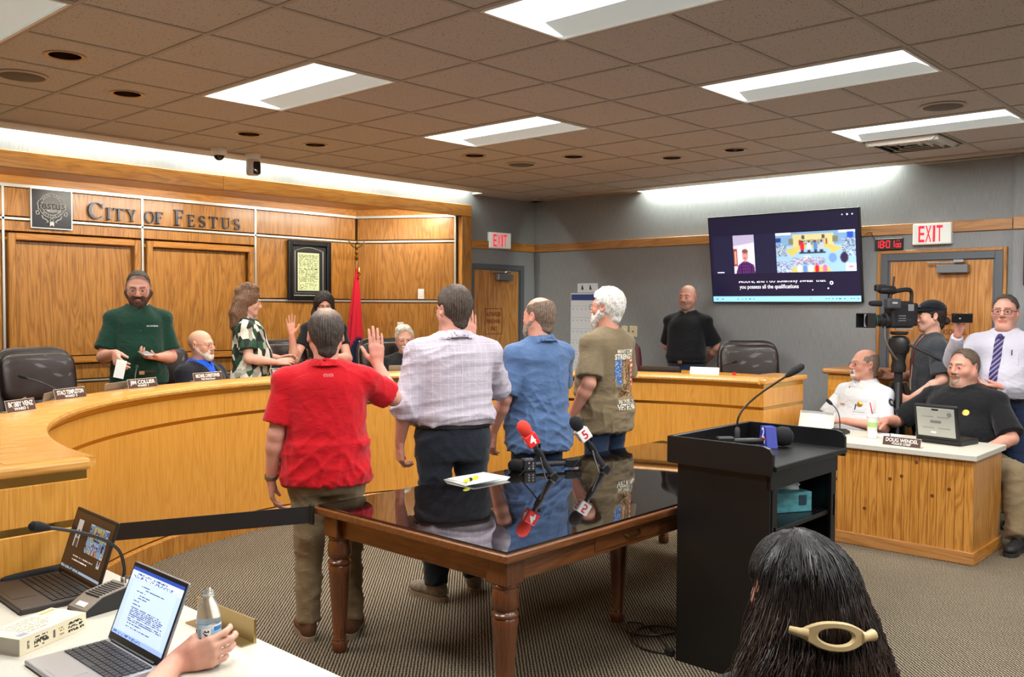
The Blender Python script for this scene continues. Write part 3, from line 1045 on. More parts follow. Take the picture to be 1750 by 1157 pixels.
soften(screen_person(39, 72)).build('caller_tile', SCREEN, scr, (Xs(.245), Ys(.44), .0045), (1, 0, 0), (0, 1, 0), .15*sw, .45*sh)
soften(soften(screen_room(130, 72))).build('room_tile', SCREEN, scr, (Xs(.725), Ys(.44), .0045), (1, 0, 0), (0, 1, 0), .51*sw, .45*sh)
TXT_W = mat('screen_white', (240, 240, 250), .4, emit=1.)
text_on('Moore, and I do solemnly swear that', .052, TXT_W, scr, (Xs(.49), Ys(.757), .004), (1, 0, 0), (0, 1, 0), fit=.59*sw, bold=.012)
q = MB(); q.quad((Xs(.16), Ys(.757), .006), (Xs(.82), Ys(.757), .006), (Xs(.82), Ys(.70), .006), (Xs(.16), Ys(.70), .006)); q.build('caption_edge', NAVY, scr)
text_on('you possess all the qualifications', .056, TXT_W, scr, (Xs(.405), Ys(.825), .004), (1, 0, 0), (0, 1, 0), fit=.41*sw, bold=.012)
for x_, y_, r_ in ((.905, .05, .006), (.936, .05, .009), (.967, .05, .007), (.70, .865, .006), (.80, .85, .008)):
    MB().lathe([(r_, 0), (r_, .002)], 12, (Xs(x_), Ys(y_), .004)).build('window_icon', TXT_W, scr)
MB().lathe([(.018, 0), (.018, .002)], 20, (Xs(.822), Ys(.79), .004)).build('round_icon', TXT_W, scr)
MB().lathe([(.008, .002), (.008, .003)], 16, (Xs(.822), Ys(.79), .004)).build('round_icon', NAVY, scr)
for x_, wd in ((.045, .05), (.53, .04)):
    q = MB(); q.box((Xs(x_+wd/2), Ys(.648), .0055), (wd*sw, .010, .001)); q.build('caller_caption', TXT_W, scr)

# ================================================================== alcove decorations
# ---- plaque
pl = thing('city_plaque', 'square black plaque with white crest left of the wall lettering', 'plaque', (1.567, 4.488, 2.592))
MB().box((0, -.01, 0), (.352, .02, .352), .003, 1).build('board', mat('plaque_black', (14, 17, 26), .3), pl)
fr = MB()
for s_ in (-1, 1):
    fr.box((s_*.173, -.012, 0), (.008, .026, .354)).box((0, -.012, s_*.173), (.338, .026, .008))
fr.build('border', ALU, pl)
PW = mat('plaque_white', (206, 206, 204), .5)
def ringm(cx, cz, r, w, y=-.0225, n=40, a0=0, a1=2*PI):
    m_ = MB()
    pts = [(cx+r*math.cos(a0+(a1-a0)*i/n), y, cz+r*math.sin(a0+(a1-a0)*i/n)) for i in range(n+1)]
    m_.tube(pts, w, 4)
    return m_
ringm(0, .03, .108, .0025).build('crest_ring', PW, pl)
ringm(0, .03, .082, .0022).build('crest_ring', PW, pl)
MB().lathe([(.070, 0), (.070, .003)], 32, (0, -.0205, .035), axis='y').build('crest_disc', mat('plaque_grey', (110, 112, 116), .5), pl)
text_on('festus', .105, mat('plaque_black2', (8, 8, 10), .4), pl, (0, -.026, .03), (1, 0, 0), (0, 0, 1), fit=.235, bold=.035)
text_on('festus', .105, PW, pl, (0, -.0245, .03), (1, 0, 0), (0, 0, 1), fit=.245, bold=.055)
text_on('MISSOURI', .028, PW, pl, (.02, -.026, -.018), (1, 0, 0), (0, 0, 1), bold=.01)
def arc_text(txt, cx, cz, r, a_mid, size, parent, m_, y=-.0245, up=True, step=None):
    n = len(txt)
    for i, ch in enumerate(txt):
        st = step or size*.9/r
        a = a_mid+(-(i-(n-1)/2)*st if up else (i-(n-1)/2)*st)
        p = (cx+r*math.cos(a), y, cz+r*math.sin(a))
        ux_ = (math.sin(a), 0, -math.cos(a)) if up else (-math.sin(a), 0, math.cos(a))
        uy_ = (math.cos(a), 0, math.sin(a)) if up else (-math.cos(a), 0, -math.sin(a))
        text_on(ch, size, m_, parent, p, ux_, uy_, bold=.01)
arc_text('BEAUTIFUL', 0, .03, .095, PI/2, .024, pl, PW)
arc_text('HISTORIC', 0, .03, .095, -PI/2, .024, pl, PW, up=False)
for s_ in (-1, 1):      # scrollwork under the crest
    MB().tube([(s_*.112, -.023, -.02), (s_*.135, -.023, -.03), (s_*.128, -.023, -.055), (s_*.105, -.023, -.05), (s_*.11, -.023, -.032)], .004, 6).build('scroll', PW, pl)
    MB().tube([(s_*.085, -.023, -.06), (s_*.075, -.023, -.085), (s_*.05, -.023, -.095), (s_*.03, -.023, -.115), (s_*.045, -.023, -.12)], .004, 6).build('scroll', PW, pl)
ringm(0, -.10, .014, .002, n=16).build('crest_ring', PW, pl)
MB().prism([(-.018, -.155), (-.018, -.115), (.018, -.115), (.018, -.155), (0, -.142)], -.026, -.022, axis='y').build('ribbon', PW, pl)
# ---- raised letters: thick/thin serif shapes
LET = mat('letter_steel', (58, 66, 80), .32, .55)
def stroke(pts, ws):
    """variable-width ribbon outline around a path"""
    L_, R_ = [], []
    n = len(pts)
    for i in range(n):
        a, b = pts[max(0, i-1)], pts[min(n-1, i+1)]
        dx, dy = b[0]-a[0], b[1]-a[1]
        l = math.hypot(dx, dy) or 1
        nx_, ny_ = -dy/l, dx/l
        L_.append((pts[i][0]+nx_*ws[i]/2, pts[i][1]+ny_*ws[i]/2)); R_.append((pts[i][0]-nx_*ws[i]/2, pts[i][1]-ny_*ws[i]/2))
    return L_+R_[::-1]
def el(cx, cy, rx, ry, a0, a1, n=28):
    return [(cx+rx*math.cos(rad(a0+(a1-a0)*i/n)), cy+ry*math.sin(rad(a0+(a1-a0)*i/n))) for i in range(n+1)]
TK, TN = .15, .05
def glyph(ch):
    R_ = lambda x0, y0, x1, y1: [(x0, y0), (x1, y0), (x1, y1), (x0, y1)]
    if ch == 'C':
        p = el(.44, .5, .40, .47, 42, 318); w = [TN+(TK+.02-TN)*max(0, -math.cos(rad(42+276*i/28)))**.8 for i in range(29)]
        return [stroke(p, w), [(.70, .80), (.78, .62), (.80, .62), (.80, .95), (.77, .95)]], .86
    if ch == 'I': return [R_(.12, 0, .12+TK, 1), R_(.03, 0, .36, TN), R_(.03, 1-TN, .36, 1)], .39
    if ch == 'T': return [R_(.36, 0, .36+TK, 1), R_(.25, 0, .62, TN), R_(.02, 1-TN*1.2, .85, 1), [(.02, 1), (.02, .76), (.05, .76), (.11, .95)], [(.85, 1), (.85, .76), (.82, .76), (.76, .95)]], .87
    if ch == 'Y': return [R_(.38, 0, .38+TK, .48), R_(.27, 0, .64, TN), [(.05, .98), (.22, .98), (.52, .45), (.38, .42)], [(.70, .98), (.77, .98), (.53, .40), (.46, .46)], R_(-.02, 1-TN, .30, 1), R_(.58, 1-TN, .86, 1)], .86
    if ch == 'O':
        p = el(.45, .5, .38, .47, 0, 360, 40); w = [TN+(TK-TN)*abs(math.cos(rad(9*i)))**1.2 for i in range(41)]
        return [stroke(p, w)], .92
    if ch == 'F': return [R_(.12, 0, .12+TK, 1), R_(.02, 0, .40, TN), R_(.02, 1-TN, .64, 1), R_(.2, .50, .52, .50+TN), [(.64, 1), (.64, .76), (.61, .76), (.55, .95)], [(.52, .62), (.52, .42), (.49, .42), (.46, .52), (.49, .62)]], .68
    if ch == 'E': return [R_(.12, 0, .12+TK, 1), R_(.02, 0, .66, TN), R_(.02, 1-TN, .64, 1), R_(.2, .50, .52, .50+TN), [(.64, 1), (.64, .78), (.61, .78), (.55, .95)], [(.66, 0), (.70, .24), (.67, .24), (.58, .05)], [(.52, .62), (.52, .42), (.49, .42), (.46, .52), (.49, .62)]], .74
    if ch == 'S':
        p = el(.34, .74, .22, .225, 35, 250, 14)+el(.34, .27, .25, .235, 75, -145, 16); n = len(p)
        w = [TN+(TK-TN)*math.sin(PI*min(1, max(0, i/(n-1))))**1.4 for i in range(n)]
        return [stroke(p, w), [(.54, .99), (.54, .74), (.51, .74), (.48, .92)], [(.08, .0), (.08, .26), (.11, .26), (.14, .08)]], .66
    if ch == 'U':
        p = [(.2, .95), (.2, .36)]+el(.47, .34, .27, .30, 180, 360, 14)+[(.74, .95)]; n = len(p)
        w = [TK]*5+[TK-(TK-TN)*min(1, (i-4)/8) for i in range(5, n)]
        return [stroke(p, w), R_(.03, 1-TN, .38, 1), R_(.6, 1-TN, .88, 1)], .92
sg = thing('wall_lettering', 'raised dark steel letters spelling CITY OF FESTUS on oak', 'sign', (0, 4.486, 0))
def put_word(word, x0, x1, z, hb, hs):
    adv, gl = [], []
    for i, ch in enumerate(word):
        g, w = glyph(ch); h = hb if i == 0 and len(word) > 2 else hs
        gl.append((g, h)); adv.append(w*h)
    tot = sum(adv); gap = (x1-x0-tot)/(len(word)-1)
    x = x0
    for (g, h), a in zip(gl, adv):
        m_ = MB()
        for poly in g:
            m_.prism([(x+p[0]*h, z+p[1]*h) for p in poly], -.018, -.002, axis='y')
        m_.build('letter', LET, sg)
        x += a+gap
put_word('CITY', 1.90, 2.345, 2.535, .155, .115)
put_word('OF', 2.425, 2.61, 2.533, .115, .115)
put_word('FESTUS', 2.72, 3.45, 2.530, .155, .115)
# ---- framed document
fd = thing('framed_document', 'black framed document with pale green text sheet on the oak wall', 'picture frame', (4.31, 4.488, 2.135))
for s_ in (-1, 1):
    MB().box((s_*.255, -.02, 0), (.06, .04, .66), .012, 2).build('frame_side', mat('frame_black', (16, 16, 18), .25), fd)
    MB().box((0, -.02, s_*.30), (.45, .04, .06), .012, 2).build('frame_side', mat('frame_black', (16, 16, 18), .25), fd)
MB().box((0, -.006, 0), (.46, .01, .56)).build('mat_board', mat('mat_black', (22, 22, 26), .6), fd)
arch = [(-.185, -.012, -.25), (-.185, -.012, .215)]+[(-.185+.37*i/12, -.012, .215+.04*math.sin(PI*i/12)) for i in range(1, 12)]+[(.185, -.012, .215), (.185, -.012, -.25)]
MB().tube(arch, .004, 4, closed=True).build('silver_fillet', ALU, fd)
c = Canvas(40, 56, (214, 226, 176))
c.text_rows(.06, .05, .95, 2, .035, .02, (60, 70, 50), .8, .02).text_rows(.05, .13, .96, 19, .034, .018, (96, 104, 72), .62, .05).text_rows(.05, .80, .95, 5, .036, .018, (80, 90, 64), .35, .1)
c.build('document', PRINT, fd, (-.01, -.013, -.015), (1, 0, 0), (0, 0, 1), .285, .42)
# ---- flag
fl = thing('state_flag', 'draped red flag with starred blue disc and gold eagle pole', 'flag', (4.80, 4.26, .2))
GOLD = mat('gold', (206, 166, 74), .25, 1.)
MB().lathe([(.16, 0), (.16, .02), (.05, .06), (.02, .1)], 24).build('stand', GOLD, fd and fl, True)
MB().lathe([(.014, .05), (.014, 2.08)], 12).build('pole', mat('pole_oak', (150, 104, 56), .35), fl, True)
MB().lathe([(.014, 2.06), (.03, 2.09), (.012, 2.12), (.024, 2.15), (.01, 2.18)], 16).build('finial', GOLD, fl, True)
eg = MB()
eg.pad((0, 0, 2.215), (.035, .045, .08), .9, 12)
eg.sphere((0, -.02, 2.262), .016, 10)
for s_ in (-1, 1):
    eg.prism([(s_*.012, 2.20), (s_*.06, 2.235), (s_*.115, 2.285), (s_*.075, 2.232), (s_*.04, 2.205)], -.006, .006, axis='y')
eg.build('eagle', mat('eagle_gold', (120, 96, 52), .35, .9), fl, True)
def flag_mesh():
    nu, nv = 60, 40
    V, C = [], []
    for j in range(nv+1):
        t_ = j/nv
        z = 1.97-1.45*t_
        rx = .015+.165*t_**.8
        for i in range(nu):
            a = 2*PI*i/nu
            fold = 1+.22*math.sin(5*a+1.5*t_)*t_**.5+.1*math.sin(11*a)*t_
            x = rx*fold*math.cos(a)*.85-.05*t_
            y = rx*fold*math.sin(a)*.55-.01
            V.append((x, y, z))
            # blue disc with stars low on the viewer's side, white band at the foot
            u_ = (x+.02)/.13; w_ = (z-.98)/.20
            col = (200, 32, 52)
            if t_ > .86: col = (214, 216, 222)
            elif y < 0 and u_*u_+w_*w_ < 1: col = (26, 34, 66)
            elif a > PI*1.05 and a < PI*1.16 and t_ > .35: col = (28, 32, 60)
            C.append(srgb(col))
    F = [(j*nu+i, j*nu+(i+1) % nu, (j+1)*nu+(i+1) % nu, (j+1)*nu+i) for j in range(nv) for i in range(nu)]
    return mesh_obj('cloth', V, F, attr_mat('flag_cloth', .75, .2, bump=(90, .15)), fl, True, C)
flag_mesh()
for k in range(9):
    a = rad(215+30*k/1.0) if k < 6 else rad(215+30*k)
    p = (-.02+.105*math.cos(rad(-70+22*k)), -.118, .98+.165*math.sin(rad(-70+22*k)))
    st = MB()
    st.prism([(p[0]+(.014 if i % 2 == 0 else .006)*math.sin(i*PI/5), p[2]+(.014 if i % 2 == 0 else .006)*math.cos(i*PI/5)) for i in range(10)], p[1]-.004, p[1]+.004, axis='y')
    st.build('star', mat('star_white', (228, 230, 236), .7), fl)
MB().tube([(.02, -.02, 1.98), (.0, -.04, 1.93), (.03, -.05, 1.9), (-.01, -.045, 1.86)], .014, 8).build('cord_knot', GOLD, fl, True)
MB().tube(bez((.0, -.12, 1.16), (.06, -.14, 1.05), (.08, -.14, .95), (.11, -.13, .86)), .006, 6).build('fringe', GOLD, fl)

# ================================================================== the dais
da = thing('council_dais', 'curved golden oak council dais with brass strips', 'dais')
def sweep(prof, a0, a1, n, name, m_, smooth=True, parent=da):
    V, F = [], []
    k = len(prof)
    for i in range(n+1):
        a = a0+(a1-a0)*i/n
        for r_, z in prof:
            V.append((DC[0]+r_*math.cos(a), DC[1]+r_*math.sin(a), z))
    for i in range(n):
        for j in range(k):
            q = (j+1) % k
            F.append((i*k+j, i*k+q, (i+1)*k+q, (i+1)*k+j))
    F.append(tuple(range(k))); F.append(tuple(reversed(range(n*k, n*k+k))))
    o = mesh_obj(name, V, F, m_, parent, smooth)
    b = bmesh.new(); b.from_mesh(o.data); bmesh.ops.recalc_face_normals(b, faces=b.faces); b.to_mesh(o.data); b.free()
    if smooth:
        o.data.set_sharp_from_angle(angle=rad(35))
    return o
NP = 7
for k in range(NP):
    a0, a1 = PI*k/NP+.0004, PI*(k+1)/NP-.0004
    sweep([(2.70, .93), (2.70, 1.082), (2.76, 1.082), (2.76, .93)], a0, a1, 12, 'upper_panel', DAISW)
    sweep([(2.70, .15), (2.70, .905), (2.76, .905), (2.76, .15)], a0, a1, 12, 'lower_panel', DAISW)
    sweep([(2.68, .0), (2.68, .125), (2.695, .14), (2.76, .14), (2.76, 0)], a0, a1, 12, 'base_board', OAK)
    nose = [(2.98, 1.163), (2.98, 1.118), (2.675, 1.118), (2.662, 1.125), (2.657, 1.140), (2.662, 1.156), (2.675, 1.163)]
    sweep(nose, a0, a1, 12, 'ledge', DAIST)
sweep([(2.705, .905), (2.705, .93), (2.76, .93), (2.76, .905)], 0, PI, 60, 'brass_strip', BRASS)
sweep([(2.708, 1.082), (2.708, 1.118), (2.76, 1.118), (2.76, 1.082)], 0, PI, 60, 'brass_strip', BRASS)
sweep([(2.98, .925), (2.98, .96), (3.42, .96), (3.42, .925)], 0.05, PI-.05, 60, 'work_surface', DAIST)
sweep([(2.945, .2), (2.945, 1.118), (2.98, 1.118), (2.98, .2)], 0.02, PI-.02, 60, 'back_board', OAK)
for s_ in (1, -1):        # squared ends of the arms
    X = lambda r_: DC[0]+s_*r_
    xm, w = X(3.065), .73
    y = DC[1]
    MB().box((xm, y-.01, .53), (w, .04, .75), .004, 1).build('end_panel', DAISW, da)
    MB().box((xm, y-.01, 1.006), (w, .04, .152), .004, 1).build('end_panel', DAISW, da)
    MB().box((xm, y-.012, .075), (w+.01, .05, .14), .004, 1).build('base_board', OAK_X, da)
    MB().box((xm, y-.006, .9175), (w-.01, .04, .024)).build('brass_strip', BRASS, da)
    MB().box((xm, y-.006, 1.10), (w-.01, .04, .036)).build('brass_strip', BRASS, da)
    dd = .33 if s_ > 0 else 1.0
    MB().box((xm+s_*.02, y-.05+dd/2, 1.1390), (w+.05, dd, .045), .015, 3).build('end_ledge', DAIST, da)
    MB().box((X(3.43), y+.6, .58), (.03, 1.2, 1.12)).build('outer_panel', DAISW, da)

# ---- name plates
BRN = mat('plate_brown', (70, 42, 30), .45)
PLW = mat('plate_letter', (236, 232, 224), .5)
def name_plate(line1, line2, loc, rz, label, w=.255, h=.062, face=BRN, letter=PLW):
    """a leaning plate; local -y is the face"""
    t = thing('name_plate', label, 'name plate', loc, rz, group='name plates')
    tilt = rad(14)
    Mx = Matrix.Rotation(-tilt, 4, 'X')
    MB().box((0, 0, h/2), (w, .004, h), .001, 1, M=Mx).build('face_plate', face, t)
    b_ = MB()
    b_.box((0, .001, h/2), (w+.006, .003, h+.006), .001, 1, M=Mx).box((0, .022, .002), (w+.006, .045, .004))
    b_.build('holder', mat('plate_silver', (196, 186, 166), .3, .7), t)
    def put(s_, z, sz, fitw):
        v, f = text_geo(s_, sz, .02)
        wv = v[:, 0].max()-v[:, 0].min()
        k_ = min(1.25, fitw/wv)
        mesh_obj('lettering', [Mx @ Vector((a_*k_, -.0026, z+b2)) for a_, b2 in v], f, letter, t)
    put(line1, h*.62, h*.60, w*.86)
    if line2: put(line2, h*.22, h*.34, w*.5)
    return t
def ring_at(deg, r_, z): return (DC[0]+r_*math.cos(rad(deg)), DC[1]+r_*math.sin(rad(deg)), z)
def facing(deg): return rad(deg-90)        # local -y looks at the centre of the ring
ZL = 1.1645
name_plate('BOBBY VENZ', 'WARD 1', (.155, 1.16, ZL), rad(28), 'small brown name plate leaning nearest the left edge of the dais', .20)
name_plate('STACI TEMPLETON', 'WARD 3', (.62, 1.68, ZL), rad(26), 'brown name plate reading STACI TEMPLETON before the empty chair', .25)
name_plate('JIM COLLIER', 'WARD 1', (1.27, 2.09, ZL), rad(18), 'brown name plate reading JIM COLLIER before green-shirted man', .255)
name_plate('MICHAEL CHRISTOPHER', 'Public Works Director', (1.89, 2.32, ZL), rad(10), 'brown name plate reading MICHAEL CHRISTOPHER before man in jacket', .26)
name_plate('SAM RICHARDS', 'MAYOR', (2.60, 2.37, ZL), rad(0), 'brown name plate reading SAM RICHARDS by red-shirted man', .255)
name_plate('MICHAEL COOK', '', (5.29, .02, ZL), rad(-76), 'pale name plate reading MICHAEL COOK before empty chair', .255, .06, mat('plate_pale', (206, 206, 204), .35), mat('plate_ink', (246, 246, 246), .4))

# ---- executive chairs
LEATHER = mat('brown_leather', (38, 25, 22), .42, bump=(140, .12), var=(6, .18), coat=.1)
def chair(label, loc, rz, m_=LEATHER, grp='brown leather council chairs'):
    """faces local -y; built of padded shells"""
    t = thing('office_chair', label, 'chair', loc, rz, group=grp)
    lean = Matrix.Translation((0, .22, .50)) @ Matrix.Rotation(rad(-9), 4, 'X')
    MB().pad((0, 0, .51), (.56, .13, .36), .42, 28, M=lean, bend=-.05).build('head_pad', m_, t, True)
    MB().pad((0, .01, .22), (.52, .12, .36), .42, 28, M=lean, bend=-.04).build('lumbar_pad', m_, t, True)
    MB().pad((0, .05, .38), (.60, .09, .72), .4, 28, M=lean, bend=-.06).build('back_shell', m_, t, True)
    MB().pad((0, -.02, .46), (.54, .52, .15), .4, 28).build('seat', m_, t, True)
    for s_ in (-1, 1):
        MB().tube([(s_*.27, .18, .44), (s_*.30, .17, .62), (s_*.30, .10, .68), (s_*.30, -.12, .68), (s_*.29, -.17, .62), (s_*.27, -.12, .44)], .022, 8).build('armrest', BLACKP, t, True)
    MB().lathe([(.028, .10), (.028, .38)], 14).build('gas_column', BLACKP, t, True)
    for k in range(5):
        a = 2*PI*k/5+.3
        MB().tube([(0, 0, .12), (.16*math.cos(a), .16*math.sin(a), .10), (.30*math.cos(a), .30*math.sin(a), .07)], [.03, .024, .018], 8).build('base_leg', BLACKP, t, True)
        MB().sphere((.31*math.cos(a), .31*math.sin(a), .03), .03, 10).build('caster', BLACKP, t, True)
    return t
PZ = .2
def chair_at(deg, r_, label, turn=0., **k):
    x, y, _ = ring_at(deg, r_, 0)
    return chair(label, (x, y, PZ), facing(deg)+rad(turn), **k)
chair_at(115.2, 3.62, 'empty brown leather chair at the left end of the dais', -14)
chair_at(97.0, 3.70, 'brown leather chair holding the man in the dark jacket', 0)
chair_at(80.5, 3.62, 'brown leather chair behind the woman taking the oath', 0)
chair_at(64.0, 3.62, 'dark leather chair holding the white-haired seated man', 8)
chair_at(8.8, 3.78, 'empty brown leather chair below the wall screen', 35)
chair_at(27.5, 3.70, 'dark red chair behind the man in the tan T-shirt', 40, m_=mat('maroon_leather', (72, 18, 26), .4))
# ================================================================== the glass-topped table
TBL = thing('wooden_table', 'long turned-leg wooden table with reflective black glass top', 'table')
X0, X1, Y0, Y1, TZ = 1.0, 4.13, -1.635, -.305, .735
MB().box(((X0+X1)/2, (Y0+Y1)/2, TZ-.018), (X1-X0, Y1-Y0, .036), .008, 3).build('table_top', CHERRY, TBL)
GLASS = NT('black_glass'); GLASS.col(srgb((16, 11, 10))); GLASS.set(Roughness=.03, IOR=1.75); GLASS.b.inputs['Coat Weight'].default_value = .6; GLASS.b.inputs['Coat Roughness'].default_value = .02
MB().box(((X0+X1)/2, (Y0+Y1)/2, TZ+.005), (X1-X0-.035, Y1-Y0-.035, .010), .003, 2).build('glass_sheet', GLASS.m, TBL)
az, ah = TZ-.036-.055, .11
MB().box(((X0+X1)/2, Y0+.085, az), (X1-X0-.2, .03, ah), .003, 1).build('apron', CHERRY, TBL)
MB().box(((X0+X1)/2, Y1-.085, az), (X1-X0-.2, .03, ah), .003, 1).build('apron', CHERRY, TBL)
MB().box((X0+.085, (Y0+Y1)/2, az), (.03, Y1-Y0-.2, ah), .003, 1).build('apron', CHERRY_Y, TBL)
MB().box((X1-.085, (Y0+Y1)/2, az), (.03, Y1-Y0-.2, ah), .003, 1).build('apron', CHERRY_Y, TBL)
for dx in (1.66, 2.75):
    dr = MB().box((dx+.29, Y0+.068, az+.004), (.56, .012, ah*.72), .004, 1).build('drawer', CHERRY, TBL)
    MB().tube([(dx+.23, Y0+.06, az+.012), (dx+.24, Y0+.04, az+.004), (dx+.29, Y0+.035, az), (dx+.34, Y0+.04, az+.004), (dx+.35, Y0+.06, az+.012)], .005, 8).build('handle', mat('old_brass', (128, 104, 66), .35, .9), dr)
prof = [(.030, 0), (.038, .012), (.040, .045), (.033, .06), (.036, .066), (.032, .074), (.044, .26), (.053, .40), (.056, .435), (.050, .445), (.057, .452), (.057, .462), (.048, .470), (.046, .478), (.055, .486), (.060, .51), (.056, .555), (.050, .572), (.056, .578), (.056, .586), (.05, .592)]
def table_leg(x, y):
    m_ = MB()
    m_.lathe(prof, 20, (x, y, 0))
    m_.box((x, y, .645), (.115, .115, .11), .004, 1)
    m_.build('leg', CHERRY_Z, TBL, True)
for x, y in ((X0+.095, Y0+.095), (X0+.095, Y1-.095), (X1-.095, Y0+.095), (X1-.095, Y1-.095), (2.42, -1.16)):
    table_leg(x, y)
TG = TZ+.0105
# ---- papers and highlighter
pp = thing('paper_pad', 'stack of white papers on the glass table', 'papers', (2.02, -.44, TG), rad(-6))
PAPER = mat('paper', (226, 230, 228), .8)
for k in range(5):
    MB().box((.004*k, -.003*k, .002+.003*k), (.29, .22, .0026), rz=rad(-4+2.3*k)).build('sheet', PAPER, pp)
MB().box((.02, 0, .0165), (.22, .18, .001)).build('top_sheet', mat('paper_top', (214, 222, 224), .8), pp)
hl = thing('highlighter', 'yellow highlighter pen lying on the white papers', 'pen', (1.93, -.49, TG+.024), rad(12))
MB().lathe([(.003, -.075), (.007, -.06), (.009, -.05), (.009, .03), (.010, .032), (.010, .07), (.006, .075)], 14, axis='x').build('barrel', mat('hi_yellow', (226, 226, 20), .4), hl, True)
MB().lathe([(.0103, -.02), (.0103, .005)], 14, axis='x').build('grip', BLACKP, hl, True)
MB().box((.052, 0, .011), (.04, .004, .002)).build('clip', mat('hi_yellow', (226, 226, 20), .4), hl)
# ---- microphones on little stands
FOAM_R = mat('foam_red', (222, 62, 48), .9, bump=(500, .4))
FOAM_K = mat('foam_black', (20, 20, 24), .95, bump=(500, .4))
def table_mic(label, loc, rz, tilt, cube_col, letter, lcol, foam, cube_sides=4, standing=True):
    """handheld microphone with station cube; local x runs from tail to head"""
    t = thing('microphone', label, 'microphone', loc, rz, group='press microphones on the table')
    if standing:
        H = .140
        Mx = Matrix.Translation((0, 0, H)) @ Matrix.Rotation(-tilt, 4, 'Y')
        for k in range(3):
            a = rad(90+120*k)
            MB().tube([(0, 0, .14), (.05*math.cos(a), .05*math.sin(a), .08), (.12*math.cos(a), .12*math.sin(a), .006)], [.006, .005, .004], 6).build('stand_leg', BLACKP, t)
        MB().lathe([(.008, .12), (.008, .19), (.012, .2)], 10).build('stand_post', BLACKP, t)
        MB().lathe([(.020, -.035), (.022, .0), (.020, .035)], 14, axis='x', M=Mx).build('clip', BLACKP, t, True)
    else:
        Mx = Matrix.Translation((0, 0, .036))
    MB().lathe([(.014, -.16), (.016, -.15), (.017, -.02), (.014, .07)], 16, axis='x', M=Mx).build('handle', mat('mic_grey', (58, 58, 62), .35, .4), t, True)
    MB().box((-.19, 0, 0), (.105, .045, .052), .008, 2, M=Mx).build('transmitter', BLACKP, t)
    MB().box((-.19, -.0235, 0), (.055, .002, .014), M=Mx).build('maker_label', mat('label_grey', (170, 170, 172), .5), t)
    s_ = .037
    cb = MB().box((.10, 0, 0), (.075, 2*s_, 2*s_), .006, 2, M=Mx).build('station_cube', mat('cube_%02x%02x%02x' % cube_col, cube_col, .4), t)
    LM = mat('cube_let_%02x%02x%02x' % lcol, lcol, .5)
    for n_, u_ in (((0, -1, 0), (0, 0, 1)), ((0, 0, 1), (0, 1, 0)), ((0, 1, 0), (0, 0, 1)), ((0, 0, -1), (0, 1, 0))):
        v, f = text_geo(letter, .075, .02)
        n_, u_ = Vector(n_), Vector(u_)
        # characters read along the microphone's axis direction, head end up
        up_ = Vector((1, 0, 0)); rt = up_.cross(n_)
        mesh_obj('lettering', [Mx @ (Vector((.10, 0, 0))+n_*(s_+.0008)+rt*float(a_)+up_*float(b_)) for a_, b_ in v], f, LM, cb)
    MB().lathe([(.016, .13), (.034, .15), (.040, .175), (.036, .205), (.02, .224), (.003, .228)], 20, axis='x', M=Mx).build('windscreen', foam, t, True)
    return t
table_mic('red microphone marked 4 on a small tripod', (2.335, -.65, TG), rad(150), rad(58), (222, 44, 44), '4', (245, 245, 245), FOAM_R)
table_mic('white cube microphone marked 5 with black foam', (2.745, -.715, TG), rad(150), rad(56), (236, 236, 234), '5', (206, 24, 48), FOAM_K)
t = table_mic('plain dark microphone lying flat between the other two', (2.55, -.50, TG), rad(150), 0, (44, 44, 48), ':::', (150, 150, 152), FOAM_K, standing=False)

# ================================================================== podium
PD = thing('lectern', 'black wooden lectern with open shelves beside the table', 'lectern')
PBLK = mat('podium_black', (11, 11, 13), .36, bump=(60, .03, (1, 1, .1)))
px0, px1, py0, py1 = 2.13, 2.92, -2.23, -1.672
pw, pd = px1-px0, py1-py0
cx_, cy_ = (px0+px1)/2, (py0+py1)/2
for x in (px0+.045, px1-.045):
    MB().box((x, cy_+.01, .50), (.03, pd-.07, 1.0), .003, 1).build('side_panel', PBLK, PD)
    MB().box((x+(.03 if x < cx_ else -.03), py0+.05, .49), (.05, .02, .98), .002, 1).build('face_stile', PBLK, PD)
MB().box((cx_, py1-.05, .50), (pw-.13, .02, 1.0)).build('front_panel', PBLK, PD)
for z in (.06, .705, .36):
    MB().box((cx_, cy_+.01, z), (pw-.12, pd-.09, .022), .002, 1).build('shelf', PBLK, PD)
MB().box((cx_, py0+.05, .955), (pw-.06, .022, .09), .002, 1).build('top_rail', PBLK, PD)
MB().box((cx_, cy_, 1.015), (pw-.01, pd-.0, .026), .004, 1).build('reading_board', PBLK, PD)
def lip_side(x):
    m_ = MB()
    m_.prism([(py1, .985), (py1, 1.115), (py0+.06, 1.115), (py0+.03, 1.105), (py0+.012, 1.08), (py0+.012, .985)], x-.011, x+.011, axis='x')
    m_.build('side_lip', PBLK, PD)
lip_side(px0+.0); lip_side(px1-.0)
MB().box((cx_, py1+.0, 1.05), (pw+.022, .022, .13), .003, 1).build('back_lip', PBLK, PD)
MB().box((px1-.062, py0+.042, .74), (.026, .004, .11), .001, 1).build('shelf_label', mat('label_beige', (176, 170, 156), .6), PD)
MB().box((px0+.075, py0+.042, .69), (.02, .004, .09), .001, 1).build('shelf_label', mat('label_blue', (160, 206, 216), .6), PD)
PT = 1.029
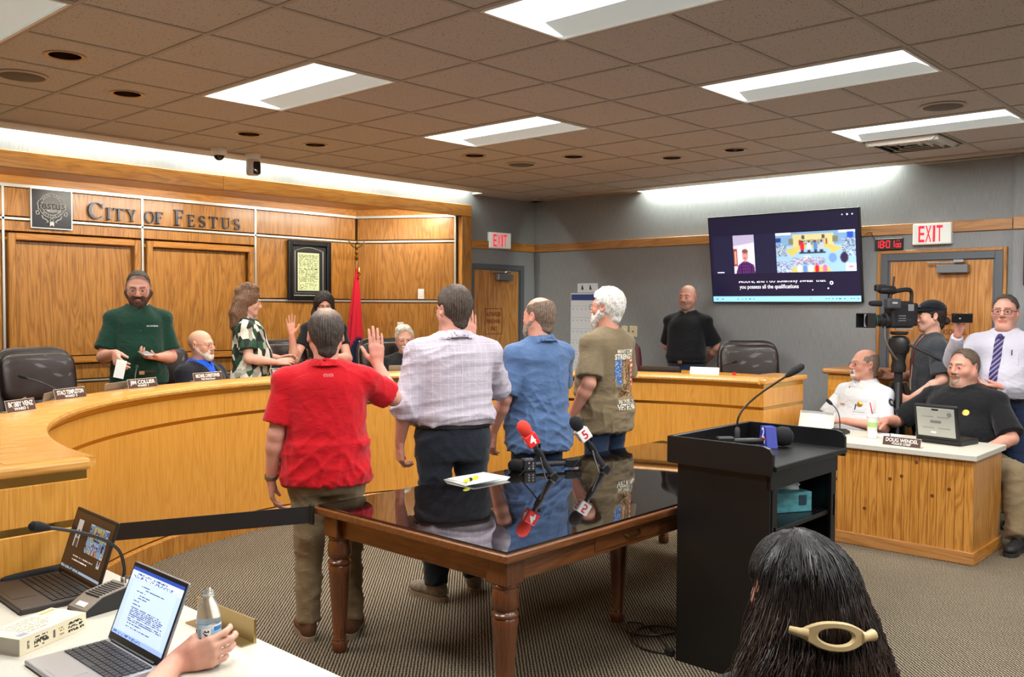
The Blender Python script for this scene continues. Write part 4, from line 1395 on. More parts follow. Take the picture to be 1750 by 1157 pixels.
# microphone of the lectern
t = thing('lectern_microphone', 'slim gooseneck microphone leaning over the lectern', 'microphone', (2.56, -1.80, PT))
MB().lathe([(.075, 0), (.072, .012), (.03, .022), (.016, .03)], 24).build('base', BLACKP, t, True)
MB().lathe([(.016, .02), (.014, .09), (.006, .10)], 14).build('stem', BLACKP, t, True)
gp = [(0, 0, .09), (0, 0, .13)]+[tuple(v) for v in bez((0, 0, .13), (.01, -.01, .21), (.12, -.06, .27), (.30, -.13, .36), 14)]
MB().tube(gp, .0055, 8).build('gooseneck', mat('neck_bronze', (60, 50, 44), .35, .7), t, True)
d = Vector((.18, -.07, .09)).normalized()
MB().tube([Vector(gp[-1])-d*.02, Vector(gp[-1])+d*.01, Vector(gp[-1])+d*.05, Vector(gp[-1])+d*.10, Vector(gp[-1])+d*.115], [.008, .016, .021, .019, .008], 14).build('windscreen', FOAM_K, t, True)
# station microphone lying on the lectern
t = thing('station_microphone', 'black microphone with blue triangular station flag on the lectern', 'microphone', (2.66, -1.93, PT), rad(-42))
MB().lathe([(.012, -.26), (.016, -.24), (.017, -.08), (.014, .0)], 14, (0, 0, .03), axis='x').build('handle', BLACKP, t, True)
MB().box((-.235, 0, .03), (.09, .045, .05), .008, 2).build('transmitter', BLACKP, t)
BLU = mat('flag_blue', (38, 52, 150), .4)
fl_ = MB().prism([(-.06, .001), (.06, .001), (.038, .105), (-.03, .105)], -.035, .02, axis='x').build('station_flag', BLU, t)
text_on('2', .075, mat('flag_letter', (240, 240, 244), .5), fl_, (-.036, -.0, .07), (0, -1, 0), (0, 0, 1), bold=.03)
text_on('FOX', .03, mat('flag_letter', (240, 240, 244), .5), fl_, (-.036, -.0, .027), (0, -1, 0), (0, 0, 1), bold=.03)
MB().box((-.036, 0, .046), (.001, .085, .006)).build('red_line', mat('flag_red', (200, 30, 40), .5), fl_)
MB().lathe([(.016, .01), (.042, .03), (.052, .065), (.046, .1), (.024, .118), (.003, .122)], 22, (0, 0, .054), axis='x').build('windscreen', FOAM_K, t, True)
# tissue box on the shelf
t = thing('tissue_box', 'teal tissue box with tissue on the lectern shelf', 'tissue box', (2.66, -2.02, .7165), rad(-30))
TEAL = mat('tissue_teal', (74, 140, 150), .5, var=(18, .35, (1, 1, 2)))
MB().box((0, 0, .05), (.23, .12, .10), .003, 1).build('carton', TEAL, t)
MB().box((.06, -.0612, .06), (.045, .001, .05), .0, 1).build('emblem', mat('emblem_dark', (24, 54, 66), .5), t)
V, F = [], []
nn = 14
for i in range(nn+1):
    for j in range(7):
        u_, w_ = i/nn, j/6
        x = (u_-.5)*.17
        z = .10+.055*w_*(1-.55*abs(u_-.45)*2)+.012*math.sin(9*u_)*w_
        y = .012*math.sin(7*u_+3*w_)+.03*(w_-.5)*math.cos(5*u_)
        V.append((x, y, z))
for i in range(nn):
    for j in range(6):
        a = i*7+j
        F.append((a, a+7, a+8, a+1))
o = mesh_obj('tissue', V, F, mat('tissue_white', (226, 232, 234), .9), t, True)
o.modifiers.new('thickness', 'SOLIDIFY').thickness = .0012
# cable by the lectern
t = thing('floor_cable', 'black looped cable on the carpet beside the lectern', 'cable', (0, 0, 0))
cp = [(2.20, -1.64, .03), (2.28, -1.56, .008), (2.40, -1.42, .008), (2.46, -1.28, .008), (2.42, -1.22, .008), (2.34, -1.26, .008), (2.30, -1.36, .008), (2.38, -1.48, .016), (2.50, -1.50, .009), (2.48, -1.40, .018), (2.36, -1.34, .018), (2.22, -1.40, .008), (2.16, -1.52, .008), (2.18, -1.62, .008)]
from mathutils.geometry import interpolate_bezier
def smooth_path(pts, n=6, closed=False):
    pts = [Vector(p) for p in pts]
    out = []
    N = len(pts)
    for i in range(N-1):
        p0, p1, p2, p3 = pts[max(0, i-1)], pts[i], pts[i+1], pts[min(N-1, i+2)]
        for k in range(n):
            t_ = k/n
            out.append(.5*((2*p1)+(p2-p0)*t_+(2*p0-5*p1+4*p2-p3)*t_*t_+(-p0+3*p1-3*p2+p3)*t_**3))
    out.append(pts[-1])
    return out
MB().tube(smooth_path(cp), .0055, 6).build('cord', BLACKP, t, True)
MB().box((2.19, -1.645, .02), (.03, .05, .035), .006, 1).build('plug', BLACKP, t)

# ================================================================== chief's desk
DK = thing('officers_desk', 'pine boarded desk with white top where the officers sit', 'desk')
dx0, dx1, dy0, dy1 = 4.97, 5.64, -2.255, -.72
LAM = mat('white_laminate', (196, 191, 178), .4, var=(160, .10))
MB().box(((dx0+dx1)/2-.01, (dy0+dy1)/2, .735), (dx1-dx0+.05, dy1-dy0+.05, .04), .004, 1).build('desk_top', LAM, DK)
nb = 26
bw = (dy1-dy0)/nb
for k in range(nb):
    y = dy0+(k+.5)*bw
    b_ = MB().box((dx0+.012, y, .385), (.024, bw-.0015, .66), .004, 1).build('board', PINE, DK)
MB().box(((dx0+.025+dx1)/2, dy0+.0125, .385), (dx1-dx0-.025, .024, .66), .003, 1).build('end_panel', PINE, DK)
MB().box((dx0+.03, (dy0+dy1)/2, .385), (.012, dy1-dy0-.05, .66)).build('backing', PINE, DK)
MB().box(((dx0+dx1)/2, dy1-.012, .385), (dx1-dx0, .024, .66), .003, 1).build('end_panel', PINE, DK)
MB().box((dx0-.006, (dy0+dy1)/2, .045), (.02, dy1-dy0+.03, .09), .006, 2).build('base_moulding', OAK_Y, DK)
MB().box(((dx0+dx1)/2, dy0-.006, .045), (dx1-dx0+.02, .02, .09), .006, 2).build('base_moulding', OAK_X, DK)
KNOT = mat('pine_knot', (96, 52, 22), .4, var=(90, .4))
for y, z in ((-1.99, .44), (-1.70, .52), (-1.78, .55), (-2.10, .50), (-1.52, .28), (-1.88, .66), (-1.30, .47)):
    kk = MB().lathe([(.001, 0), (.009, .0008), (.013, .0)], 12, (0, 0, 0), axis='x', cap=False)
    kk.build('knot', KNOT, DK, True, loc=(dx0-.0008, y, z), rot=(0, PI, 0))
DZ = .7555
name_plate('DOUG WENDEL', 'POLICE CHIEF', (5.02, -1.755, DZ), rad(-94), 'brown name plate reading DOUG WENDEL on the officers desk', .27, .062)
def laptop(label, loc, rz, w=.34, d=.235, ang=105, body=None, lidm=None, bez_=BLACKP, screen=None, keys=True, key_m=None, logo=None, group='laptops', th=.016, name='laptop_computer', wake=True):
    """user sits at local -y; screen faces -y"""
    t = thing(name, label, 'laptop', loc, rz, group=group)
    MB().box((0, 0, th/2), (w, d, th), .005, 2).build('base', body, t)
    if keys:
        rows, colsn = 6, 15
        kw, kd = (w*.90)/colsn, (d*.50)/rows
        m_ = MB()
        for i in range(rows):
            for j in range(colsn):
                if i == rows-1 and 4 < j < 9: continue
                m_.box((-w*.45+(j+.5)*kw, d*.42-(i+.5)*kd, th+.0015), (kw*.84, kd*.82, .003))
            if i == rows-1: m_.box((-w*.45+7*kw, d*.42-(i+.5)*kd, th+.0015), (kw*3.8, kd*.82, .003))
        tag(m_.build('keyboard', key_m or BLACKP, t), kind='stuff')
        MB().box((0, -d*.29, th+.0004), (w*.32, d*.30, .0008)).build('touch_pad', body, t)
    Lm = Matrix.Translation((0, d/2-.006, th)) @ Matrix.Rotation(rad(ang-90), 4, 'X').inverted()
    # local of lid: x right, z up along the lid, -y towards the user
    h = d*.97
    lid = MB().box((0, .004, h/2), (w, .008, h), .005, 2, M=Lm).build('lid', lidm or body, t)
    MB().box((0, -.0005, h/2), (w-.006, .001, h-.006), M=Lm).build('bezel', bez_, lid)
    ux_, uz_ = (Lm.to_3x3() @ Vector((1, 0, 0))), (Lm.to_3x3() @ Vector((0, 0, 1)))
    if screen is not None:
        c_, (a0, a1, b0, b1) = screen
        o_ = Lm @ Vector(((a0+a1-1)/2*w, -.0016, h*(1-(b0+b1)/2)))
        c_.build('screen', SCREEN, lid, o_, ux_, uz_, (a1-a0)*w, (b1-b0)*h)
    if logo:
        MB().lathe([(logo, 0), (logo, .001)], 16, (0, .0085, h*.5), axis='y', M=Lm).build('emblem', CHROME, lid)
    MB().tube([(-w*.4, d/2-.006, th), (w*.4, d/2-.006, th)], .006, 8).build('hinge', BLACKP, t)
    return t
SILV = mat('laptop_silver', (176, 170, 162), .35, .6)
GRYL = mat('laptop_grey', (134, 124, 114), .38, .5)
# laptops on the dais
for deg, r_, lb, tw in ((131.0, 3.17, 'open silver laptop behind the small leftmost name plate', 10), (117.5, 3.17, 'open silver laptop between the two brown ward name plates', 6),
                    (141.5, 3.12, 'silver laptop lid cut by the left picture edge', 10), (65.0, 3.16, 'silver laptop before the white-haired seated man', 0),
                    (20.5, 3.18, 'dark open laptop beside the pale name plate', 0)):
    x, y, _ = ring_at(deg, r_, 0)
    laptop(lb, (x, y, .9605), facing(deg)+PI+rad(tw), .36, .25, 102, SILV if deg != 20.5 else mat('laptop_dark', (62, 58, 56), .4, .4), GRYL if deg > 30 else mat('laptop_dark', (62, 58, 56), .4, .4), group='laptops on the dais', keys=False)
c = Canvas(12, 8, (96, 104, 98))
t = thing('tablet_computer', 'dark tablet propped near the left end of the dais', 'tablet', (-.62, .06, 1.245), rad(58), rot=(rad(68), 0, rad(64)))
MB().box((0, 0, 0), (.25, .18, .010), .006, 2).build('case', WHITEP, t)
MB().box((0, 0, .0055), (.235, .165, .001)).build('screen', mat('tablet_screen', (70, 78, 72), .2), t)
# desk microphones of the dais
def goose(label, loc, rz, lean=.22, hgt=.30, red=False, grp='gooseneck microphones on the dais'):
    t = thing('desk_microphone', label, 'microphone', loc, rz, group=grp)
    MB().box((0, 0, .02), (.11, .14, .04), .012, 2).build('base', BLACKP, t)
    pts = bez((0, .03, .035), (0, .03, hgt*.6), (0, -.02, hgt*.8), (0, -lean, hgt), 12)
    MB().tube(pts, .0045, 8).build('gooseneck', BLACKP, t, True)
    d_ = (pts[-1]-pts[-2]).normalized()
    e = pts[-1]
    MB().tube([e-d_*.005, e+d_*.015, e+d_*.045, e+d_*.055], [.006, .012, .012, .004], 12).build('windscreen', FOAM_K, t, True)
    if red: MB().lathe([(.007, 0), (.007, .008)], 12, tuple(e-d_*.012)).build('light_ring', mat('ring_red', (220, 40, 40), .4, emit=.6), t)
    return t
for deg, lb, tn, red in ((123, 'gooseneck microphone right of the empty leather chair', 200, False), (110.5, 'gooseneck microphone behind the JIM COLLIER plate', 130, False), (84, 'red-lit gooseneck microphone left of the SAM RICHARDS plate', 110, True),
                    (12.5, 'gooseneck microphone right of the pale name plate', 70, False), (139, 'gooseneck microphone at the far left of the dais', 200, False)):
    x, y, _ = ring_at(deg, 3.2, 0)
    goose(lb, (x, y, .9605), facing(deg)+rad(tn), .22, .30, red)
t = thing('soda_bottle', 'bottle with red cap beside the pale name plate', 'bottle', (5.38, -.22, .9605))
MB().lathe([(.03, 0), (.032, .01), (.031, .13), (.014, .19), (.013, .205)], 18).build('body', mat('cola', (44, 20, 14), .1), t, True)
MB().lathe([(.016, .20), (.016, .228)], 18).build('cap', mat('cap_red', (206, 30, 40), .4), t, True)

# ---- things on the officers' desk
# fire chief's tablet computer
t = thing('tablet_computer', 'white tablet computer on a stand before the fire officer', 'tablet', (5.45, -.92, DZ), rad(-92))
Mx = Matrix.Rotation(rad(-16), 4, 'X')
MB().box((0, 0, .075), (.30, .012, .15), .004, 2, M=Mx).build('case', mat('tablet_white', (206, 206, 202), .4), t)
MB().box((.0, -.0068, .10), (.16, .001, .06), M=Mx).build('back_label', mat('tablet_label', (222, 222, 218), .5), t)
MB().box((.0, -.0064, .14), (.28, .001, .02), M=Mx).build('edge_band', mat('tablet_band', (150, 152, 150), .5), t)
MB().box((0, .03, .005), (.28, .08, .008), .002, 1).build('stand', mat('tablet_white', (206, 206, 202), .4), t)
t = thing('desk_microphone', 'black gooseneck microphone between the officers desk items', 'microphone', (5.36, -1.17, DZ), rad(-90))
MB().prism([(-.07, 0), (.07, 0), (.07, .02), (-.02, .045), (-.07, .045)], -.045, .045, axis='x').build('base', BLACKP, t)
pts = bez((0, -.03, .04), (0, -.03, .14), (.02, -.02, .18), (.12, .02, .25), 12)
pts = bez((0, -.02, .04), (0, -.02, .12), (-.01, -.0, .18), (-.075, -.0, .225), 12)
MB().tube(pts, .0045, 8).build('gooseneck', BLACKP, t, True)
d = (pts[-1]-pts[-2]).normalized(); e = pts[-1]
MB().tube([e-d*.005, e+d*.015, e+d*.05, e+d*.06], [.006, .014, .014, .005], 12).build('windscreen', FOAM_K, t, True)
t = thing('drink_cup', 'white paper cup with red straw on the officers desk', 'cup', (5.30, -1.44, DZ))
MB().lathe([(.030, .052), (.033, .058), (.042, .16), (.045, .163), (.045, .17), (.040, .172), (.0405, .18), (.02, .182)], 24).build('cup', mat('cup_white', (222, 226, 224), .35), t, True)
MB().tube([(.0, .0, .17), (-.004, .012, .235), (-.006, .02, .27)], .0042, 8).build('straw', mat('straw_red', (206, 20, 60), .4), t, True)
MB().lathe([(.0362, .085), (.0392, .13)], 24, cap=False).build('green_print', mat('cup_print', (176, 206, 130), .5), t, True)
MB().lathe([(.031, 0), (.034, .003), (.036, .05), (.033, .055)], 24).build('foam_sleeve', mat('foam_white', (236, 236, 232), .6), t, True)
# rugged laptop, lid towards the viewer
RUG = mat('rugged_silver', (182, 184, 178), .38, .35)
t = thing('rugged_laptop', 'open rugged silver laptop with black bumpers on the officers desk', 'laptop', (5.46, -1.93, DZ), rad(79))
MB().box((0, 0, .02), (.34, .26, .04), .008, 2).build('base', BLACKP, t)
Lm = Matrix.Translation((0, .125, .035)) @ Matrix.Rotation(rad(-10), 4, 'X')
lid = MB().box((0, 0, .13), (.33, .03, .26), .012, 2, M=Lm).build('lid', BLACKP, t)
MB().box((0, .014, .13), (.285, .008, .215), .02, 3, M=Lm).build('lid_plate', RUG, lid)
for a in ((.10, .06), (-.10, .06), (.10, .20), (-.10, .20)):
    MB().box((a[0]*.6, .0185, .13+(a[1]-.13)*.6), (.09, .003, .010), .001, 1, M=Lm @ Matrix.Translation((0, 0, 0))).build('rib', mat('rugged_rib', (156, 158, 152), .4, .3), lid)
MB().box((0, .019, .135), (.08, .002, .02), M=Lm).build('maker_label', mat('rugged_label', (120, 122, 120), .4), lid)
MB().lathe([(.017, 0), (.017, .002)], 20, (-.105, .018, .195), axis='y', M=Lm).build('round_badge', mat('rugged_label', (120, 122, 120), .4), lid)
MB().box((.02, .019, .055), (.04, .003, .014), .001, 1, M=Lm).build('latch', WHITEP, lid)
MB().box((0, .018, .225), (.05, .003, .014), .001, 1, M=Lm).build('latch', BLACKP, lid)
tag(t, group='laptops on the officers desk')
t = thing('desk_papers', 'loose white sheets beside the drink cup on officers desk', 'papers', (5.50, -1.50, DZ), rad(20))
MB().box((0, 0, .001), (.2, .15, .002)).build('sheet', PAPER, t)
MB().box((.02, .03, .003), (.2, .15, .002), rz=rad(12)).build('sheet', PAPER, t)
MB().lathe([(.004, -.06), (.004, .06)], 8, (0, 0, .008), axis='x').build('pen', BLACKP, t)
# ---- small wooden cabinet behind the fire officer
t = thing('side_cabinet', 'low wooden cabinet with rounded top behind the fire officer', 'cabinet', (6.52, -.86, 0))
MB().box((0, 0, .58), (.42, .44, 1.14), .006, 1).build('body', DAISW, t)
MB().box((0, 0, 1.18), (.50, .52, .05), .02, 4).build('top', OAK_Y, t)
MB().box((-.215, 0, .55), (.012, .38, .95), .003, 1).build('door', DAISW, t)

# ================================================================== near desk with laptops
ND = thing('clerk_desk', 'white laminate desk top in the lower left corner', 'desk')
MB().box((-.60, -1.61, .73), (.80, 1.98, .04), .004, 1).build('desk_top', LAM, ND)
for k in range(12):
    MB().box((-.24, -2.58+.16*(k+.5)-.02, .355), (.024, .156, .71), .004, 1).build('board', PINE, ND)
MB().box((-.60, -.64, .355), (.74, .024, .71), .003, 1).build('end_panel', PINE, ND)
NZ = .7505
# laptop with the word processor
def screen_doc():
    c = Canvas(64, 80, (176, 196, 238))
    c.rect(0, 0, 1, .055, (40, 70, 160)).rect(0, .055, 1, .16, (196, 208, 236)).speck(.12, .08, .7, .10, [(60, 80, 130)], .5).speck(.05, .115, .85, .15, [(90, 110, 160), (40, 60, 120)], .35).rect(.86, .05, .99, .075, (220, 230, 250))
    c.rect(.08, .17, .92, .93, (186, 204, 246)).rect(.93, .17, .945, .9, (150, 170, 214))
    for y, x0, x1 in ((.22, .26, .42), (.265, .34, .72), (.315, .2, .38), (.36, .28, .52), (.40, .26, .45), (.45, .2, .32), (.50, .2, .36)):
        c.speck(x0, y, x1, y+.014, [(50, 60, 90)], .75)
    c.text_rows(.2, .545, .88, 8, .027, .013, (60, 70, 104), .75, .12)
    for y, x1 in ((.775, .5), (.82, .72)):
        c.speck(.22, y, x1, y+.014, [(50, 60, 90)], .7)
    c.rect(0, .935, 1, 1, (150, 172, 222)).speck(.02, .945, .6, .985, [(40, 50, 90), (70, 110, 190)], .4)
    return c
laptop('silver laptop showing a text document on the near desk', (-.635, -1.62, NZ), rad(-90), .325, .235, 112, mat('laptop_alu', (186, 188, 192), .32, .7), None, BLACKP, (screen_doc(), (.03, .97, .06, .90)), True, mat('key_dark', (44, 44, 48), .5), group='laptops on the near desk', th=.014)
def screen_call():
    c = Canvas(72, 48, (42, 30, 24))
    c.rect(.02, .08, .98, .62, (34, 24, 20)).rect(.12, .12, .25, .58, (150, 146, 142)).ell(.19, .36, .03, .07, (70, 58, 54)).rect(.15, .44, .24, .58, (56, 48, 52))
    r = screen_room(40, 22)
    ys, xs = np.where((c.x >= .45) & (c.x < .92) & (c.y >= .12) & (c.y < .60))
    for y, x in zip(ys, xs):
        c.a[y, x] = r.a[int((c.y[y, x]-.12)/.48*22), int((c.x[y, x]-.45)/.47*40)]*.35
    c.speck(.22, .70, .74, .725, [(170, 160, 150)], .6).speck(.22, .765, .62, .80, [(200, 190, 180)], .7)
    c.rect(0, .915, 1, .965, (130, 150, 170)).speck(.05, .925, .5, .955, [(30, 50, 90)], .3).rect(.84, .62, .9, .74, (150, 150, 150)).speck(.85, .63, .89, .73, [(40, 40, 40)], .5)
    return c
laptop('black laptop showing the video call on the near desk', (-.485, -.85, NZ), rad(-92), .365, .245, 108, mat('laptop_black', (46, 38, 34), .45), None, BLACKP, (screen_call(), (.03, .97, .05, .93)), True, mat('key_black', (26, 24, 24), .5), group='laptops on the near desk', th=.02)
# conference microphone with grey base
t = thing('conference_microphone', 'grey wedge microphone base with long black gooseneck on near desk', 'microphone', (-.40, -1.135, NZ), rad(-82))
wd = MB(); wd.prism([(-.09, 0), (.09, 0), (.09, .055), (.07, .065), (-.03, .05), (-.085, .02)], -.055, .055, axis='x'); wd.build('base', BLACKP, t)
wd = MB(); wd.prism([(-.088, .012), (-.086, .022), (-.03, .0525), (.07, .0675), (.088, .058), (.088, .054), (.068, .062), (-.03, .047)], -.052, .052, axis='x'); wd.build('top_plate', mat('mic_plate', (150, 142, 132), .35, .5), t)
for k in range(9):
    MB().box((0, -.035+.011*k, .0535+.0016*k), (.075, .004, .003), rot=Matrix.Rotation(rad(9), 4, 'X')).build('slot', mat('slot_dark', (60, 56, 52), .6), t)
MB().box((0, -.07, .031), (.05, .018, .003), rot=Matrix.Rotation(rad(28), 4, 'X')).build('button', WHITEP, t)
MB().lathe([(.009, .05), (.009, .085)], 14, (.0, .075, 0)).build('collar', CHROME, t, True)
gl = smooth_path([(0, .075, .08), (0, .078, .115), (.0, .06, .175), (.01, .0, .225), (.02, -.08, .265), (.03, -.16, .295), (.035, -.20, .308)], 6)
MB().tube(gl, .0055, 8).build('gooseneck', BLACKP, t, True)
e, d = gl[-1], (gl[-1]-gl[-3]).normalized()
MB().tube([e-d*.01, e+d*.01, e+d*.03, e+d*.05, e+d*.058], [.007, .013, .0165, .015, .007], 14).build('windscreen', FOAM_K, t, True)
# thick book
t = thing('thick_book', 'thick cream paperback book with dense cover text on near desk', 'book', (-.655, -1.275, NZ), rad(24))
bw, bd, bh = .245, .135, .048
MB().box((0, 0, bh/2), (bw-.004, bd-.004, bh-.003)).build('pages', mat('book_pages', (206, 200, 184), .8, bump=(300, .3, (.1, .1, 4))), t)
MB().box((0, 0, bh-.001), (bw, bd, .002)).box((0, 0, .001), (bw, bd, .002)).box((bw*0, -bd/2, bh/2), (bw, .002, bh)).build('cover', mat('book_cover', (226, 216, 186), .45), t)
c = Canvas(60, 34, (226, 216, 186))
c.rect(.74, .08, .97, .2, (196, 160, 88)).text_rows(.16, .12, .70, 9, .07, .03, (110, 104, 90), .6, .2).rect(.06, .74, .2, .92, (150, 150, 168)).speck(.22, .78, .5, .82, [(60, 60, 60)], .7).rect(.03, .2, .1, .26, (130, 130, 120))
c.build('cover_print', PRINT, t, (0, 0, bh+.0004), (1, 0, 0), (0, 1, 0), bw*.99, bd*.97)
c = Canvas(60, 12, (222, 212, 182))
c.speck(.1, .25, .14, .75, [(120, 110, 90)], .8).text_rows(.2, .2, .42, 4, .17, .09, (60, 56, 50), .75, .2).ell(.5, .5, .025, .3, (90, 90, 90)).text_rows(.56, .25, .68, 3, .2, .09, (140, 120, 70), .7, .2).text_rows(.72, .18, .97, 3, .24, .14, (40, 40, 40), .7, .15)
c.build('spine_print', PRINT, t, (0, -bd/2-.0014, bh/2), (1, 0, 0), (0, 0, 1), bw*.99, bh*.95)
# gold wedge name holder seen from behind
t = thing('plate_holder', 'brushed gold name plate holder seen from behind on near desk', 'name plate', (-.235, -1.62, NZ), rad(92))
GB = mat('brushed_gold', (176, 152, 104), .3, .85, bump=(60, .1, (.2, 8, 8)))
wd = MB(); wd.prism([(-.004, 0), (.0, .072), (.004, .072), (.006, .004), (.046, .003), (.046, 0)], -.155, .155, axis='x'); wd.build('channel', GB, t)
MB().box((-.0, -.006, .037), (.30, .002, .062)).build('insert', GB, t)
# water bottle
def clear_mat():
    t_ = NT('clear_plastic'); t_.col((.93, .97, .98)); t_.set(Roughness=.08, IOR=1.33); t_.b.inputs['Transmission Weight'].default_value = .93; return t_.m
CLEAR = clear_mat()
WB = (-.405, -1.825, NZ)
t = thing('water_bottle', 'open clear plastic water bottle with blue label held in a hand', 'bottle', WB)
MB().lathe([(.020, .0), (.031, .006), (.0325, .03), (.031, .06), (.0325, .075), (.0325, .125), (.0315, .14), (.026, .165), (.0145, .19), (.0125, .196), (.0125, .212)], 28, cap=False).build('shell', CLEAR, t, True)
MB().lathe([(.0128, .192), (.0158, .194), (.0158, .199), (.0128, .2), (.0136, .206), (.0136, .211)], 24, cap=False).build('neck_ring', CLEAR, t, True)
MB().lathe([(.028, .004), (.0305, .03), (.029, .06), (.0305, .08), (.0305, .098), (.001, .0985)], 24).build('water', mat('water', (206, 220, 226), .05, spec=.6), t, True)
c = Canvas(48, 16, (150, 196, 224))
c.rect(0, 0, 1, .25, (206, 226, 238)).rect(0, .75, 1, 1, (70, 130, 196)).rect(.30, .25, .37, .8, (236, 240, 242)).ell(.335, .5, .022, .2, (30, 40, 50)).rect(.44, .2, .56, .85, (240, 244, 246)).speck(.45, .3, .55, .75, [(30, 40, 60)], .5).rect(.6, .15, .75, .4, (60, 120, 190)).rect(.1, .3, .25, .6, (90, 150, 206))
V0 = c.build('label', PRINT, t, (0, 0, 0), (1, 0, 0), (0, 0, 1), 1, 1)
co = np.empty(len(V0.data.vertices)*3); V0.data.vertices.foreach_get('co', co); co = co.reshape(-1, 3)
th_ = co[:, 0]*2*PI+rad(228); V0.data.vertices.foreach_set('co', np.stack([.0331*np.cos(th_), .0331*np.sin(th_), .098+co[:, 2]*.045], 1).ravel()); V0.data.update()
# lanyard badge, black cloth
t = thing('red_lanyard', 'red and white folded lanyard beside the black laptop', 'lanyard', (-.66, -.648, NZ), rad(-8))
MB().pad((0, 0, .007), (.15, .05, .014), .5, 16).build('strap', mat('lanyard_red', (196, 24, 40), .6), t, True)
MB().box((.01, 0, .0145), (.05, .02, .001)).box((-.03, .006, .0145), (.02, .012, .001)).build('print', mat('lanyard_white', (230, 226, 224), .6), t)
t = thing('black_cloth_bag', 'folded black fabric strip behind the black laptop', 'bag', (-.47, -.645, NZ), rad(3))
MB().pad((.1, 0, .016), (.36, .045, .032), .5, 20).build('fabric', mat('black_fabric', (22, 22, 24), .9, bump=(80, .3)), t, True)
MB().pad((-.16, -.01, .010), (.3, .03, .020), .5, 16).build('strap', mat('black_fabric', (22, 22, 24), .9), t, True)
# barrier belt from the desk to the table corner
t = thing('barrier_belt', 'black barrier belt stretched from the dais face to the table corner', 'barrier')
A, B = Vector((.075, .60, .585)), Vector((.985, -.318, .700))
d = (B-A).normalized()
Mx = Matrix.Translation((A+B)/2) @ d.to_track_quat('X', 'Z').to_matrix().to_4x4()
MB().box((0, 0, 0), ((B-A).length, .004, .085), .001, 1, M=Mx).build('belt', mat('belt_black', (18, 21, 26), .6, bump=(300, .2)), t)
MB().box((A.x-.03, A.y+.02, .585), (.05, .05, .10), .006, 1).build('end_clip', BLACKP, t)
MB().box((B.x, B.y, .70), (.02, .03, .10), .004, 1).build('end_clip', BLACKP, t)

t = thing('framed_picture', 'dark wooden picture frame cut by the right picture edge', 'picture frame', (6.82, -2.30, 2.17))
for s_ in (-1, 1):
    MB().box((0, s_*.20, 0), (.03, .03, .46), .006, 1).build('frame_side', mat('frame_maroon', (54, 24, 22), .35), t)
    MB().box((0, 0, s_*.215), (.03, .37, .03), .006, 1).build('frame_side', mat('frame_maroon', (54, 24, 22), .35), t)
MB().box((.004, 0, 0), (.012, .38, .41)).build('backing', mat('frame_mat', (206, 206, 202), .7), t)
MB().box((-.003, 0, 0), (.002, .26, .30)).build('picture', mat('frame_picture', (120, 126, 130), .6), t)
